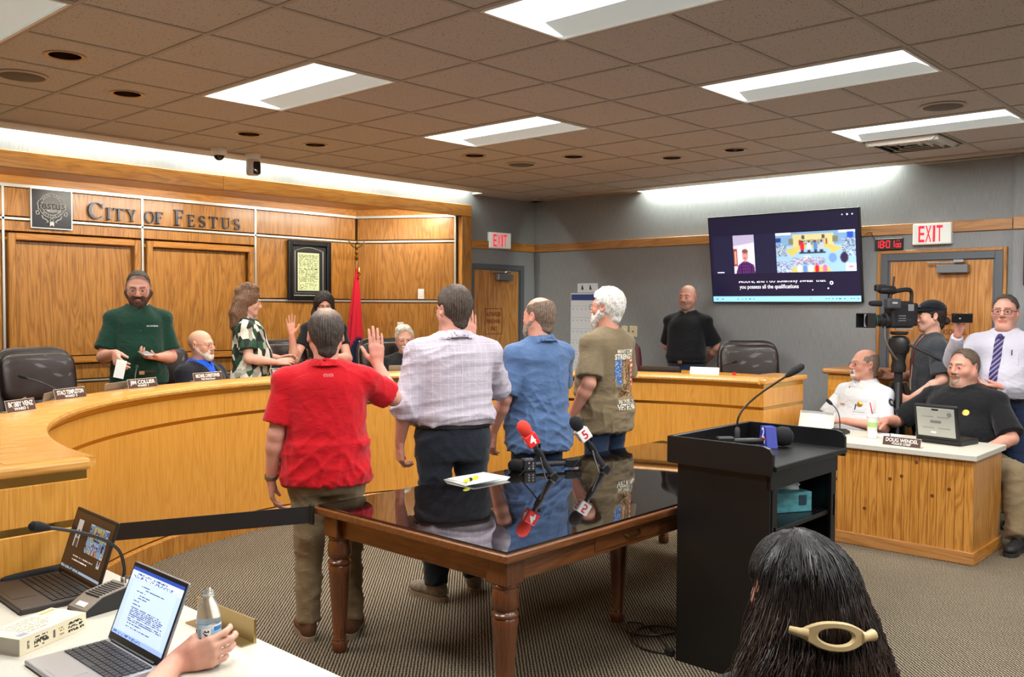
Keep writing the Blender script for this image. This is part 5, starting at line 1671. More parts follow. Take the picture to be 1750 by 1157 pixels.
# ================================================================== figures: smooth-blended fields turned into surfaces
f32 = np.float32
class Field:
    def __init__(s, lo, hi, h):
        s.h = h
        s.lo = np.array(lo, float)-2.5*h
        n = np.ceil((np.array(hi, float)-s.lo)/h).astype(int)+4
        s.F = np.full(tuple(n), .5, f32)
        s.ax = [(s.lo[i]+h*np.arange(n[i])).astype(f32) for i in range(3)]
    def _sl(s, lo, hi):
        out = []
        for i in range(3):
            a = int(max(0, math.floor((lo[i]-s.lo[i])/s.h)))
            b = int(min(s.F.shape[i], math.ceil((hi[i]-s.lo[i])/s.h)+1))
            if b <= a: return None
            out.append(slice(a, b))
        return tuple(out)
    def g(s, sl):
        return s.ax[0][sl[0]][:, None, None], s.ax[1][sl[1]][None, :, None], s.ax[2][sl[2]][None, None, :]
    def add(s, fn, lo, hi, k=.02, op='u'):
        m_ = k+2*s.h
        sl = s._sl(np.array(lo, float)-m_, np.array(hi, float)+m_)
        if sl is None: return s
        d = fn(*s.g(sl)).astype(f32)
        A = s.F[sl]
        if op == 'u':
            h = np.maximum(k-np.abs(A-d), 0)/k
            s.F[sl] = np.minimum(A, d)-h*h*k*.25
        else:
            h = np.maximum(k-np.abs(A+d), 0)/k
            s.F[sl] = np.maximum(A, -d)+h*h*k*.25
        return s
    def cone(s, a, b, ra, rb, k=.02, op='u', cut=None):
        a, b = np.array(a, float), np.array(b, float)
        ab = b-a
        L2 = float(ab@ab)+1e-12
        r = max(ra, rb)
        u = ab/math.sqrt(L2)
        def fn(X, Y, Z):
            x, y, z = X-a[0], Y-a[1], Z-a[2]
            t = np.clip((x*ab[0]+y*ab[1]+z*ab[2])/L2, 0, 1)
            d = np.sqrt((x-t*ab[0])**2+(y-t*ab[1])**2+(z-t*ab[2])**2)-(ra+(rb-ra)*t)
            if cut is not None:      # flat end at b
                d = np.maximum(d, (X-b[0])*u[0]+(Y-b[1])*u[1]+(Z-b[2])*u[2])
            return d
        return s.add(fn, np.minimum(a, b)-r, np.maximum(a, b)+r, k, op)
    def ell(s, c, r, k=.02, op='u', R=None):
        c, r = np.array(c, float), np.array(r, float)
        m_ = r if R is None else np.full(3, r.max())
        def fn(X, Y, Z):
            x, y, z = X-c[0], Y-c[1], Z-c[2]
            if R is not None:
                x, y, z = (R[0][0]*x+R[1][0]*y+R[2][0]*z, R[0][1]*x+R[1][1]*y+R[2][1]*z, R[0][2]*x+R[1][2]*y+R[2][2]*z)
            k0 = np.sqrt((x/r[0])**2+(y/r[1])**2+(z/r[2])**2)
            k1 = np.sqrt((x/r[0]**2)**2+(y/r[1]**2)**2+(z/r[2]**2)**2)+1e-9
            return k0*(k0-1)/k1
        return s.add(fn, c-m_, c+m_, k, op)
    def cut(s, fn):
        """intersect with the half space fn<=0"""
        X, Y, Z = s.ax[0][:, None, None], s.ax[1][None, :, None], s.ax[2][None, None, :]
        s.F = np.maximum(s.F, fn(X, Y, Z).astype(f32))
        return s
    def mesh(s):
        F, h = s.F, s.h
        ins = F < 0
        nx, ny, nz = F.shape
        cnt = np.zeros((nx-1, ny-1, nz-1), np.uint8)
        for dx in (0, 1):
            for dy in (0, 1):
                for dz in (0, 1):
                    cnt += ins[dx:nx-1+dx, dy:ny-1+dy, dz:nz-1+dz]
        act = (cnt > 0) & (cnt < 8)
        I, J, K = np.nonzero(act)
        M = len(I)
        if M == 0: return np.zeros((0, 3)), np.zeros((0, 4), int)
        idx = np.full(act.shape, -1, np.int32)
        idx[I, J, K] = np.arange(M)
        c = {(a, b, d): F[I+a, J+b, K+d] for a in (0, 1) for b in (0, 1) for d in (0, 1)}
        P = np.zeros((M, 3)); W = np.zeros(M)
        for a in c:
            for ax_ in range(3):
                if a[ax_] == 0:
                    b = list(a); b[ax_] = 1; b = tuple(b)
                    va, vb = c[a], c[b]
                    mk = (va < 0) != (vb < 0)
                    t = np.where(mk, va/np.where(mk, va-vb, 1), 0)
                    q = np.empty((M, 3)); q[:] = a
                    q[:, ax_] = t
                    P += q*mk[:, None]; W += mk
        P = P/W[:, None]+np.stack([I, J, K], 1)
        V = s.lo+P*h
        Q = []
        def quads(sgn_a, sgn_b, o):
            pass
        for ax_ in range(3):
            sl0 = [slice(1, n-1) for n in F.shape]; sl1 = list(sl0)
            sl0[ax_] = slice(0, F.shape[ax_]-1); sl1[ax_] = slice(1, F.shape[ax_])
            A, B = ins[tuple(sl0)], ins[tuple(sl1)]
            ch = np.nonzero(A != B)
            off = [1, 1, 1]; off[ax_] = 0
            p = [ch[i]+off[i] for i in range(3)]
            u_, v_ = [(1, 2), (2, 0), (0, 1)][ax_]
            def cell(du, dv):
                q = list(p)
                q[u_] = q[u_]-du; q[v_] = q[v_]-dv
                return idx[q[0], q[1], q[2]]
            f = np.stack([cell(1, 1), cell(0, 1), cell(0, 0), cell(1, 0)], 1)
            flip = ~A[ch]
            f[flip] = f[flip][:, ::-1]
            Q.append(f)
        Q = np.concatenate(Q)
        Q = Q[(Q >= 0).all(1)]
        return V, Q

def vnormals(V, F):
    n = np.zeros_like(V)
    fn = np.cross(V[F[:, 2]]-V[F[:, 0]], V[F[:, 3]]-V[F[:, 1]])
    for i in range(4):
        np.add.at(n, F[:, i], fn)
    return n/(np.linalg.norm(n, axis=1, keepdims=True)+1e-12)

def relax(V, F, n=1, w=.5):
    for _ in range(n):
        S = np.zeros_like(V); C = np.zeros(len(V))
        for i in range(4):
            j = (i+1) % 4
            np.add.at(S, F[:, i], V[F[:, j]]); np.add.at(C, F[:, i], 1)
            np.add.at(S, F[:, j], V[F[:, i]]); np.add.at(C, F[:, j], 1)
        V = V*(1-w)+w*S/np.maximum(C, 1)[:, None]
    return V

def folds(P, seed, amp, f=20., flat=1.):
    """cloth creases: warped ridges of varying width, strongest in drifting patches"""
    rg = np.random.RandomState(seed)
    out = np.zeros(len(P))
    for i in range(8):
        d = rg.normal(size=3); d[2] *= 1.7*flat; d /= np.linalg.norm(d)
        e = rg.normal(size=3); e /= np.linalg.norm(e)
        fr = f*(.5+1.3*rg.rand())
        w = np.sin(P@e*fr*.5+rg.rand()*6)+.5*np.sin(P@e*fr*1.1+rg.rand()*6)
        q = np.sin(P@d*fr+1.7*w+rg.rand()*6)
        env = np.clip(.5+.9*np.sin(P@(rg.normal(size=3)*6)+rg.rand()*6), 0, 1.2)
        out += ((1-np.abs(q))**2.2-.22)*env
    return out*amp/1.3

def nz(P, seed, f):
    rg = np.random.RandomState(seed)
    o = np.zeros(len(P))
    for i in range(5):
        k = rg.normal(size=3)*f
        o += np.sin(P@k+rg.rand()*6+1.2*np.sin(P@rg.normal(size=3)*f*.7))
    return o/5

def smooth_tab(xs, ys, x):
    """monotone-ish smooth table lookup (cosine between knots, softened)"""
    return np.interp(x, xs, ys)

SKIN = attr_mat('skin', .5, .35, bump=(170, .06), var=.06, sss=.06)
HAIRM = attr_mat('hair', .55, .35, bump=(60, .5, (6, 6, 1)), var=.35)
EYE = attr_mat('eye', .15, .6)

def sphere_np(c, r, n=10):
    V, F = [], []
    for j in range(n+1):
        th = PI*j/n
        for i in range(2*n):
            ph = PI*i/n
            V.append((c[0]+r*math.sin(th)*math.cos(ph), c[1]+r*math.sin(th)*math.sin(ph), c[2]+r*math.cos(th)))
    for j in range(n):
        for i in range(2*n):
            k = (i+1) % (2*n)
            F.append((j*2*n+i, (j+1)*2*n+i, (j+1)*2*n+k, j*2*n+k))
    return np.array(V), np.array(F)

def rotm(yaw=0, pitch=0, roll=0):
    """head turn: yaw to the left, pitch up, roll to the right (degrees)"""
    return np.array((Matrix.Rotation(rad(yaw), 3, 'Z') @ Matrix.Rotation(rad(pitch), 3, 'X') @ Matrix.Rotation(rad(roll), 3, 'Y')))

# ---- head
def head_field(hd, neck_to, h=.0046):
    jw, ft = hd.get('jaw', 1.), hd.get('fat', 0.)
    fl = Field((-.105, -.14, -.30), (.105, .135, .135), h)
    fl.ell((0, -.014, .032), (.077, .099, .086), .02)
    fl.ell((0, .020, -.035), (.060*jw+ft*.5, .072, .080), .04)
    fl.cone((-.052*jw-ft*.4, .0, -.048), (-.020*jw, .062, -.098), .022+ft*.4, .020, .03)
    fl.cone((.052*jw+ft*.4, .0, -.048), (.020*jw, .062, -.098), .022+ft*.4, .020, .03)
    fl.ell((0, .070, -.100), (.024*jw, .020, .019), .025)
    for s_ in (-1, 1):
        fl.ell((s_*.041*jw, .055, -.028), (.024+ft*.3, .024, .024), .025)
        fl.cone((s_*.010, .088, .022), (s_*.044, .070, .020), .011, .010, .018)
        fl.ell((s_*.031, .104, -.003), (.018, .017, .0125), .016, 's')
        fl.ell((s_*.0315, .0775, -.002), (.0168, .0158, .0138), .006)       # lids
        fl.ell((s_*.0315, .0945, -.0035), (.0125, .011, .0043), .0025, 's')
        fl.ell((s_*.013, .098, -.037), (.009, .011, .008), .010)
    fl.cone((0, .090, .012), (0, .112, -.028), .0085, .0125, .014)
    fl.cone((-.018, .0885, -.063), (.018, .0885, -.063), .0075, .0075, .010)
    fl.cone((-.016, .0880, -.076), (.016, .0880, -.076), .008, .008, .010)
    fl.cone((-.024, .0985, -.0695), (.024, .0985, -.0695), .0028, .0028, .004, 's')
    if ft > .004:
        fl.ell((0, .040, -.125), (.05+ft, .05, .028+ft), .03)
    for s_ in (-1, 1):
        Re = rotm(s_*-24, 12, 0)
        fl.ell((s_*.083, -.014, -.004), (.0085, .020, .033), .010, 'u', Re)
        fl.ell((s_*.0905, -.010, .000), (.007, .011, .019), .006, 's', Re)
    n0, n1 = np.array((0, -.026, -.075)), np.array(neck_to, float)
    rn = hd.get('neck', .056)
    fl.cone(n0, n1, rn, rn+.010, .03)
    fl.cone((0, .005, -.10), n1+np.array((0, .012, 0)), rn*.72, rn*.8, .03)
    return fl

def head_colours(V, hd):
    sk = np.array(srgb(hd['skin']))
    C = np.tile(sk, (len(V), 1))
    red = np.array(srgb(tuple(min(255, int(v*f_)) for v, f_ in zip(hd['skin'], (1.02, .80, .78)))))
    def blend(w, col):
        nonlocal C
        C = C*(1-w[:, None])+np.array(col)*w[:, None]
    x, y, z = V.T
    bl = hd.get('blush', .5)*.55
    g_ = lambda cx, cy, cz, r: np.exp(-(((np.abs(x)-cx)**2+(y-cy)**2+(z-cz)**2)/r**2))
    blend(np.clip(bl*(g_(.042, .06, -.025, .028)+g_(0, .105, -.028, .02)+g_(.086, -.01, 0, .03)*.9), 0, 1), red)
    lip = ((x/.025)**2+((z+.070)/.0125)**2 < 1) & (y > .08)
    C[lip] = np.array(srgb(tuple(int(v*f_) for v, f_ in zip(hd['skin'], hd.get('lip', (.86, .66, .64))))))
    bc = hd.get('brow')
    if bc:
        zz = .0235-.10*(np.abs(np.abs(x)-.03))
        br = (np.abs(x) > .011) & (np.abs(x) < .050) & (np.abs(z-zz) < .0062) & (y > .055)
        C[br] = C[br]*.35+np.array(srgb(bc))*.65
    st = hd.get('stubble')
    if st:
        col, amt = st
        w = np.clip((-.036-z)/.02, 0, 1)*np.clip((y-.0)/.03, 0, 1)*amt
        w = np.maximum(w, (np.abs(x) < .03)*(z < -.040)*(z > -.060)*(y > .07)*amt)
        w[lip] = 0
        blend(w, srgb(col))
    sc = hd.get('scalp')      # shaved scalp tint
    if sc:
        col, amt = sc
        w = np.clip((-.743*y+.669*z+.004)/.012, 0, 1)*amt
        blend(w, srgb(col))
    return C

def hair_field(hd, h=.005):
    st = hd['hair']
    t_ = hd.get('hair_th', .014)
    fl = Field((-.125, -.16, -.16), (.125, .14, .16), h)
    fl.ell((0, -.014, .032), (.077+t_*.75, .099+t_, .086+t_*1.1), .02)
    if st in ('short', 'side', 'ring', 'crew'):
        fl.cone((0, -.062, -.02), (0, -.060, -.070), .052, .046, .03)
        fr = hd.get('hairline', (.072, .078))
        bk = hd.get('nape', (-.055, -.095))
        dy, dz = fr[0]-bk[0], fr[1]-bk[1]
        L = math.hypot(dy, dz)
        n_y, n_z = -dz/L, dy/L
        # keep the side above/behind the line from hairline to nape; sideburn dips before the ear
        def cutf(X, Y, Z):
            d = -((Y-fr[0])*n_y+(Z-fr[1])*n_z)
            return d+.010*np.sin(X*70+1)*0+.006*np.sin(Z*160)+.018*np.exp(-((np.abs(X)-.0)/.03)**2)*0
        fl.cut(cutf)
        for s_ in (-1, 1):
            fl.ell((s_*.094, -.012, -.012), (.022, .026, .042), .008, 's')
        if st == 'ring':
            fl.ell((0, .02, .115), hd.get('bald', (.075, .105, .065)), .012, 's')
        if st == 'side':      # lifted parted top
            fl.ell((.01, .02, .105), (.066, .070, .030), .03)
            fl.cut(lambda X, Y, Z: -((Y-fr[0])*n_y+(Z-fr[1])*n_z)+0*X)
    return fl

def beard_field(hd, h=.0045):
    bd = hd['beard']
    fl = Field((-.10, -.06, -.20), (.10, .14, .02), h)
    t_ = bd.get('th', .012)
    jw, ft = hd.get('jaw', 1.), hd.get('fat', 0.)
    if bd['kind'] == 'full':
        for s_ in (-1, 1):
            fl.cone((s_*(.056*jw+ft*.4), .004, -.040), (s_*.022, .066, -.100), .020+t_+ft*.3, .020+t_, .03)
            fl.cone((s_*.030, .080, -.054), (s_*.034, .072, -.085), .010+t_*.4, .014+t_*.5, .02)
        fl.ell((0, .070, -.105-bd.get('len', 0)*.5), (.034*jw, .026+t_, .024+t_+bd.get('len', 0)), .03)
        fl.cone((-.03, .087, -.0545), (.03, .087, -.0545), .007+t_*.25, .007+t_*.25, .010)
    else:
        fl.ell((0, .080, -.098-bd.get('len', 0)*.5), (.026, .016+t_, .022+bd.get('len', 0)), .02)
        fl.cone((-.024, .092, -.0555), (.024, .092, -.0555), .0075, .0075, .012)
        for s_ in (-1, 1):
            fl.cone((s_*.025, .089, -.058), (s_*.024, .084, -.092), .0075, .009, .012)
    fl.cone((-.017, .099, -.0695), (.017, .099, -.0695), .0075, .0075, .004, 's')
    return fl

# ---- hand: returns list of cones in the body's frame
def hand_cones(W, D, N, side, curl=(20, 25, 20), spread=6, thumb=(38, 18), sc=1.):
    D = Vector(D).normalized()
    N = Vector(N); N = (N-D*N.dot(D)).normalized()
    S = (D.cross(N) if side > 0 else N.cross(D)).normalized()     # towards the thumb
    W = Vector(W)
    out = []
    kn = [(.030, .096), (.010, .101), (-.010, .097), (-.029, .087)]
    ln = [(.044, .026, .020), (.048, .030, .021), (.044, .027, .020), (.034, .021, .018)]
    rd = [.0098, .0102, .0097, .0086]
    cl = [curl]*4 if isinstance(curl[0], (int, float)) else curl
    for i in range(4):
        a = W+S*(.016*(1-i*.66))*sc*.9+D*.012*sc
        k_ = W+(S*kn[i][0]+D*kn[i][1])*sc
        out.append((a, k_, .0165*sc, .0125*sc, .012))
        ang = rad(spread*(1.5-i))
        d_ = (D*math.cos(ang)+S*math.sin(ang)).normalized()
        p, acc = k_, 0.
        for j in range(3):
            acc += rad(cl[i][j])
            dd = (d_*math.cos(acc)+N*math.sin(acc)).normalized()
            q = p+dd*ln[i][j]*sc
            r0 = rd[i]*(1-.09*j)*sc
            out.append((p, q, r0, r0*.9, .0035))
            p = q
    th0 = W+(S*.020+D*.020+N*.008)*sc
    o_, c_ = rad(thumb[0]), rad(thumb[1])
    d1 = (D*math.cos(o_)+S*math.sin(o_)+N*.25).normalized()
    t1 = th0+d1*.042*sc
    d2 = (D*math.cos(o_*.55)+S*math.sin(o_*.55)+N*(.25+math.sin(c_)*.5)).normalized()
    t2 = t1+d2*.032*sc
    d3 = (d2+N*math.sin(c_)).normalized()
    t3 = t2+d3*.026*sc
    out += [(th0, t1, .0165*sc, .0125*sc, .012), (t1, t2, .0118*sc, .0108*sc, .004), (t2, t3, .0108*sc, .0088*sc, .003)]
    out.append((W+S*.022*sc+D*.05*sc, W-S*.02*sc+D*.05*sc, .0135*sc, .013*sc, .012))
    return out

class Person:
    """local frame: x to the figure's right, y forward, z up, origin on the floor"""
    def __init__(s, label, pos, yaw, H=1.75, skin=(198, 148, 126), seated=False, sh=.195, chest=.122, waist=.165, wdep=.125, belly=0., hip=.17, lean=0., group=None, side_lean=0.):
        s.k = H/1.75
        s.H, s.skin, s.seated, s.lean = H, skin, seated, rad(lean)
        s.dz = -.40 if seated else 0.
        s.sh = sh
        s.zp = .95+s.dz
        z = np.array([.74, .82, .90, 1.00, 1.08, 1.18, 1.28, 1.37, 1.43, 1.47, 1.50])+s.dz
        cw = sh*.90
        s.pz = z
        s.pa = np.array([hip*.86, hip*.98, hip*1.02, (hip+waist)/2, waist, (waist+cw)/2, cw, cw*.97, cw*.70, cw*.42, .060])
        s.pb = np.array([.095, .118, .128, wdep*.98+belly*.35, wdep+belly*.55, wdep+belly*.45, chest+belly*.12, chest*.98, chest*.80, .074, .056])
        s.pc = np.array([-.012, -.016, -.016, belly*.40, belly*.55, belly*.45, belly*.08, -.006, -.014, -.020, -.022])
        s.label, s.pos, s.yaw, s.group = label, pos, yaw, group
        s.SR, s.SL = s.T((sh-.020, -.014, 1.385+s.dz)), s.T((-(sh-.020), -.014, 1.385+s.dz))
        s.NB = s.T((0, -.022, 1.465+s.dz))
        s.kids = []
        s.arms = {}
    def T(s, p):
        """lean the torso about the pelvis"""
        y, z = p[1], p[2]-s.zp
        c, n = math.cos(s.lean), math.sin(s.lean)
        return np.array((p[0], y*c+z*n, -y*n+z*c+s.zp))
    def torso(s, off=0., z0=None, z1=None, p=2.4, offb=None):
        z0 = s.pz[0] if z0 is None else z0+s.dz
        z1 = s.pz[-1] if z1 is None else z1+s.dz
        c, n = math.cos(s.lean), math.sin(s.lean)
        zs, A, B, Cc = s.pz, s.pa+off, s.pb+(off if offb is None else offb), s.pc
        zf = np.linspace(zs[0]-.1, zs[-1]+.05, 200)
        def sm(t):
            v = np.interp(zf, zs, t)
            k_ = np.hanning(21); k_ /= k_.sum()
            return np.convolve(np.pad(v, 10, mode='edge'), k_, 'valid')
        A, B, Cc = sm(A), sm(B), sm(Cc)
        def fn(X, Y, Z):
            zr = Z-s.zp
            y = Y*c-zr*n
            z = Y*n+zr*c+s.zp
            sh_ = z.shape
            a = np.interp(z.ravel(), zf, A).reshape(sh_); b = np.interp(z.ravel(), zf, B).reshape(sh_); yc = np.interp(z.ravel(), zf, Cc).reshape(sh_)
            q = ((np.abs(X)/a)**p+(np.abs(y-yc)/b)**p)**(1/p)
            d = (q-1)*np.minimum(a, b)*.92
            return np.maximum(d, np.maximum(z0-z, z-z1)+0*X)
        lo = np.array((-.34, -.34, z0-.03)); hi = np.array((.34, .40, z1+.03))
        if s.lean:
            lo[1] -= .15; hi[1] += .45; lo[2] -= .06
        return fn, lo, hi
    def arm(s, side, E, W, D=None, N=None, **hk):
        """side +1 right, -1 left; elbow and wrist in local metres at 1.75 m height"""
        s.arms[side] = dict(E=np.array(E, float), W=np.array(W, float), D=D, N=N, hk=hk)
        return s
    # ------------------------------------------------ body
    def head(s, yaw=0, pitch=0, roll=0, up=.170, fwd=.018, **hd):
        hd.setdefault('skin', s.skin)
        s.hd = hd
        s.hs = hd.get('size', 1.)
        s.hR = rotm(yaw, pitch, roll)
        s.hc = s.NB+np.array((0, fwd, up))
        return s
    def tohead(s, V):
        return (V*s.hs)@s.hR.T+s.hc
    def build(s):
        vs, fs, cs = [], [], []
        def put(V, F, C):
            fs.append(F+sum(len(v) for v in vs)); vs.append(V); cs.append(np.broadcast_to(C, V.shape))
        nl = ((s.NB-np.array((0, 0, .03))-s.hc)@s.hR)/s.hs
        fl = head_field(s.hd, nl)
        V, F = fl.mesh(); V = relax(V, F, 1, .4)
        put(s.tohead(V), F, head_colours(V, s.hd))
        for sd in (-1, 1):
            c = (sd*.0315, .0790, -.002)
            V, F = sphere_np(c, .0128, 8)
            d = (V-np.array(c))/.0128
            C = np.tile(np.array(srgb((196, 184, 176))), (len(V), 1))
            C[d[:, 1] > .80] = srgb(s.hd.get('iris', (70, 56, 44))); C[d[:, 1] > .95] = srgb((12, 10, 10))
            put(s.tohead(V), F, C)
        sk = np.array(srgb(s.skin))
        handc = np.array(srgb(tuple(min(255, int(v*f_)) for v, f_ in zip(s.skin, (1.02, .93, .92)))))
        for sd, a in s.arms.items():
            S = s.SR if sd > 0 else s.SL
            E, W = a['E'], a['W']
            lo = np.minimum(np.minimum(S, E), W)-.25; hi = np.maximum(np.maximum(S, E), W)+.25
            D = a['D'] if a['D'] is not None else (W-E)
            cn = hand_cones(W, D, a['N'] if a['N'] is not None else (-sd, 0, 0), sd, **a['hk'])
            allp = np.array([list(q) for c in cn for q in c[:2]]+[S, E, W])
            fl = Field(allp.min(0)-.07, allp.max(0)+.07, .0058 if s.label.startswith(('seated', 'bald', 'large', 'woman with')) else .0052)
            g_ = a['hk'].get('sc', 1.)
            fl.cone(S, E, .052, .043, .02)
            m_ = E+(W-E)*.28
            fl.cone(E, m_, .043, .045, .02)
            fl.cone(m_, W, .045, .027*g_, .02)
            for (p, q, r0, r1, k_) in cn:
                fl.cone(p, q, r0, r1, k_)
            V, F = fl.mesh(); V = relax(V, F, 1, .35)
            t = np.clip(1-np.linalg.norm(V-W, axis=1)/.12, 0, 1)[:, None]
            put(V, F, sk*(1-t)+handc*t)
        fn, lo, hi = s.torso(-.016, 1.0)
        fl = Field(lo, hi, .018)
        fl.add(fn, lo, hi, .02)
        for S in (s.SR, s.SL): fl.cone(s.T((0, -.02, 1.34+s.dz)), S, .05, .040, .04)
        V, F = fl.mesh(); put(V, F, sk)
        V, F, C = np.concatenate(vs)*s.k, np.concatenate(fs), np.concatenate(cs)
        o = mesh_obj('person', V, F, SKIN, None, True, C)
        s.o = o
        o.location = s.pos
        o.rotation_euler = (0, 0, rad(s.yaw-90))
        tag(o, s.label, 'person', s.group)
        if s.hd.get('hair') and s.hd['hair'] != 'custom':
            fl = hair_field(s.hd)
            V, F = fl.mesh(); V = relax(V, F, 1, .5)
            N = vnormals(V, F)
            a_ = np.arctan2(V[:, 0], -V[:, 1]-.02)
            V = V+N*(s.hd.get('hair_rough', .0025)*(.45*np.sin(a_*38+9*nz(V, 5, 34)+V[:, 2]*30)+1.2*nz(V, 3, 70)+.8*nz(V, 13, 150)))[:, None]
            s.part('hair', s.tohead(V), F, HAIRM, s.hair_cols(V))
        if s.hd.get('beard'):
            fl = beard_field(s.hd)
            V, F = fl.mesh(); N = vnormals(V, F); V = V+N*(.002*nz(V, 8, 130))[:, None]
            cb = np.array(srgb(s.hd['beard']['col']))
            C = cb*(1+.28*nz(V, 4, 60))[:, None]
            s.part('beard', s.tohead(V), F, HAIRM, np.clip(C, 0, 1))
        if s.hd.get('glasses'):
            s.glasses(**s.hd['glasses'])
        return s
    def hair_cols(s, V):
        a = np.array(srgb(s.hd['hair_col'])); b = np.array(srgb(s.hd.get('hair_col2', s.hd['hair_col'])))
        st = .5+.5*np.sin(np.arctan2(V[:, 0], -V[:, 1])*60+5*nz(V, 6, 25))
        md = s.hd.get('hair_mix')
        w = st*.5 if md is None else np.clip(md(V)+.35*(st-.5), 0, 1)
        return a*(1-w[:, None])+b*w[:, None]
    def part(s, name, V, F, m_, C=None, parent=None):
        return mesh_obj(name, V*s.k, F, m_, parent or s.o, True, C)
    def glasses(s, col=(30, 30, 34), r=.0016, w=.027, hgt=.017, rimless=False, y=.103):
        m_ = MB()
        pt = lambda p: tuple(s.tohead(np.array([p]))[0]*s.k)
        for sd in (-1, 1):
            pts = []
            for i in range(20):
                a = 2*PI*i/20
                ex = math.copysign(abs(math.cos(a))**.6, math.cos(a))*w; ez = math.copysign(abs(math.sin(a))**.6, math.sin(a))*hgt
                pts.append(pt((sd*.0335+ex, y-.16*abs(sd*.0335+ex)**1.2, -.005+ez)))
            m_.tube(pts, r*s.k, 6, closed=True)
            m_.tube([pt((sd*.060, y-.012, .002)), pt((sd*.078, y-.04, .002)), pt((sd*.084, .02, .004)), pt((sd*.085, -.02, .002))], r*s.k, 6)
        m_.tube([pt((-.008, y, .0)), pt((0, y+.002, .003)), pt((.008, y, .0))], r*s.k, 6)
        m_.build('glasses', mat('specs_%02x%02x%02x' % col, col, .3, .3), s.o, True)
    # ------------------------------------------------ clothes
    def garment(s, name, m_, hem=.86, top=1.485, off=.014, sleeve='short', collar='polo', sl_r=.066, res=.0095, amp=.004, seed=1, cols=None, flare=0., vneck=None, sl_t=.72, puff=0., k_sh=.06, bl=0., extra=None, collar_r=.070, offb=None):
        fn, lo, hi = s.torso(off, hem, top, offb=offb)
        pts = [lo, hi]
        for sd, a in s.arms.items():
            pts += [a['E']-.12, a['E']+.12]
            if sleeve == 'long': pts += [a['W']-.08, a['W']+.08]
        pts = np.array(pts)
        fl = Field(pts.min(0), pts.max(0), res)
        fl.add(fn, lo, hi, .02)
        if flare:
            zh = hem+s.dz
            def ff(X, Y, Z):
                t = np.clip((zh+.16-Z)/.16, 0, 1)
                q = np.sqrt((X/(s.pa[2]+off+flare*t))**2+((Y-s.pc[2])/(s.pb[2]+off+flare*t))**2)
                return np.maximum((q-1)*.14, np.maximum(zh-Z, Z-zh-.2)+0*X)
            fl.add(ff, (-.4, -.4, zh), (.4, .4, zh+.2), .06)
        if bl:      # cloth bloused over the belt
            zh = hem+s.dz
            fl.add(lambda X, Y, Z: np.sqrt((np.sqrt(X**2/(s.pa[3]+off)**2+(Y-s.pc[3])**2/(s.pb[3]+off)**2)-.96)**2*.02+(Z-zh-.05)**2)-bl, (-.36, -.36, zh-.05), (.36, .36, zh+.2), .05)
        for S in (s.SR, s.SL):
            fl.cone(s.T((0, -.02, 1.35+s.dz)), S, .070+off, .046+off, k_sh)
            fl.cone(s.T((math.copysign(.040, S[0]), -.030, 1.462+s.dz)), S+np.array((math.copysign(-.03, S[0]), -.004, .012)), .030+off*.7, .040+off*.7, .05)
        for sd, a in s.arms.items():
            S = s.SR if sd > 0 else s.SL
            E, W = a['E'], a['W']
            if sleeve == 'short':
                B = S+(E-S)*sl_t
                fl.cone(S, B, .050+off, sl_r+off*.5, .022, cut=True)
            elif sleeve == 'long':
                fl.cone(S, E, .050+off, .050+off, .04)
                B = E+(W-E)*.97
                fl.cone(E, B, .054+off, .034+off*.6, .025, cut=True)
            elif sleeve == 'rolled':
                fl.cone(S, E, .052+off, .054+off, .04)
                B = E+(W-E)*.30
                fl.cone(E, B, .058+off, .056+off*.6, .02, cut=True)
                A_ = E+(W-E)*.08
                fl.cone(A_, B, .061+off, .058+off, .012, cut=True)
        if collar:
            c0 = s.NB
            hh = {'polo': .040, 'shirt': .048, 'tee': .014}[collar]
            R = collar_r
            n_ = s.hc-s.NB; n_ = n_/np.linalg.norm(n_)
            def cf(X, Y, Z):
                x, y, z = X-c0[0], Y-c0[1], Z-c0[2]
                t = x*n_[0]+y*n_[1]+z*n_[2]
                rho = np.sqrt(np.maximum((x-t*n_[0])**2+((y-t*n_[1])*.94)**2+(z-t*n_[2])**2, 0))
                d = np.abs(rho-(R-.25*(t)))-.0065
                if hh > .02:      # folded-down leaf
                    d = np.minimum(d, np.maximum(np.abs(rho-(R+.004+.62*np.maximum(hh-t, 0)))-.0055, -t-.004))
                return np.maximum(d, np.maximum(-.015-t, t-hh))
            fl.add(cf, c0-.13, c0+.13, .009)
        if vneck:       # open front below the collar
            w_, dpt = vneck
            A_ = s.T((0, .06, 1.50+s.dz)); B_ = s.T((0, .145+s.pc[6], 1.50-dpt+s.dz))
            fl.cone(A_, B_, w_, .004, .006, 's')
            fl.cone(A_+np.array((0, .08, .0)), B_+np.array((0, .06, 0)), w_*1.1, .004, .006, 's')
        if extra: extra(fl, s)
        V, F = fl.mesh()
        V = relax(V, F, 1, .5)
        N = vnormals(V, F)
        lowz = np.clip((1.30+s.dz-V[:, 2])/.3, .35, 1)
        V = V+N*(folds(V, seed, amp)*lowz+amp*.35*nz(V, seed+3, 9))[:, None]
        s.shirt_geo = (V, F)
        C = None
        if cols is not None: C = cols(V)
        o = s.part(name, V, F, m_, C)
        s.last = o
        return o
    def trousers(s, m_, waist=1.02, ankle=.05, seed=2, amp=.004, off=.012, res=.0125, legs=None, wide=1., name='trousers'):
        """legs: [(hip, knee, ankle) right, left]"""
        if legs is None:
            legs = s.legs = [((.088, -.005, .90), (.098, .012, .50), (.102, -.03, ankle+.03)), ((-.088, -.005, .90), (-.098, .012, .50), (-.102, -.03, ankle+.03))]
        s.legs = legs
        fn, lo, hi = s.torso(off*.6, .78, waist)
        pts = np.array([lo, hi]+[np.array(p)-.13 for L in legs for p in L]+[np.array(p)+.13 for L in legs for p in L])
        fl = Field(pts.min(0), pts.max(0), res)
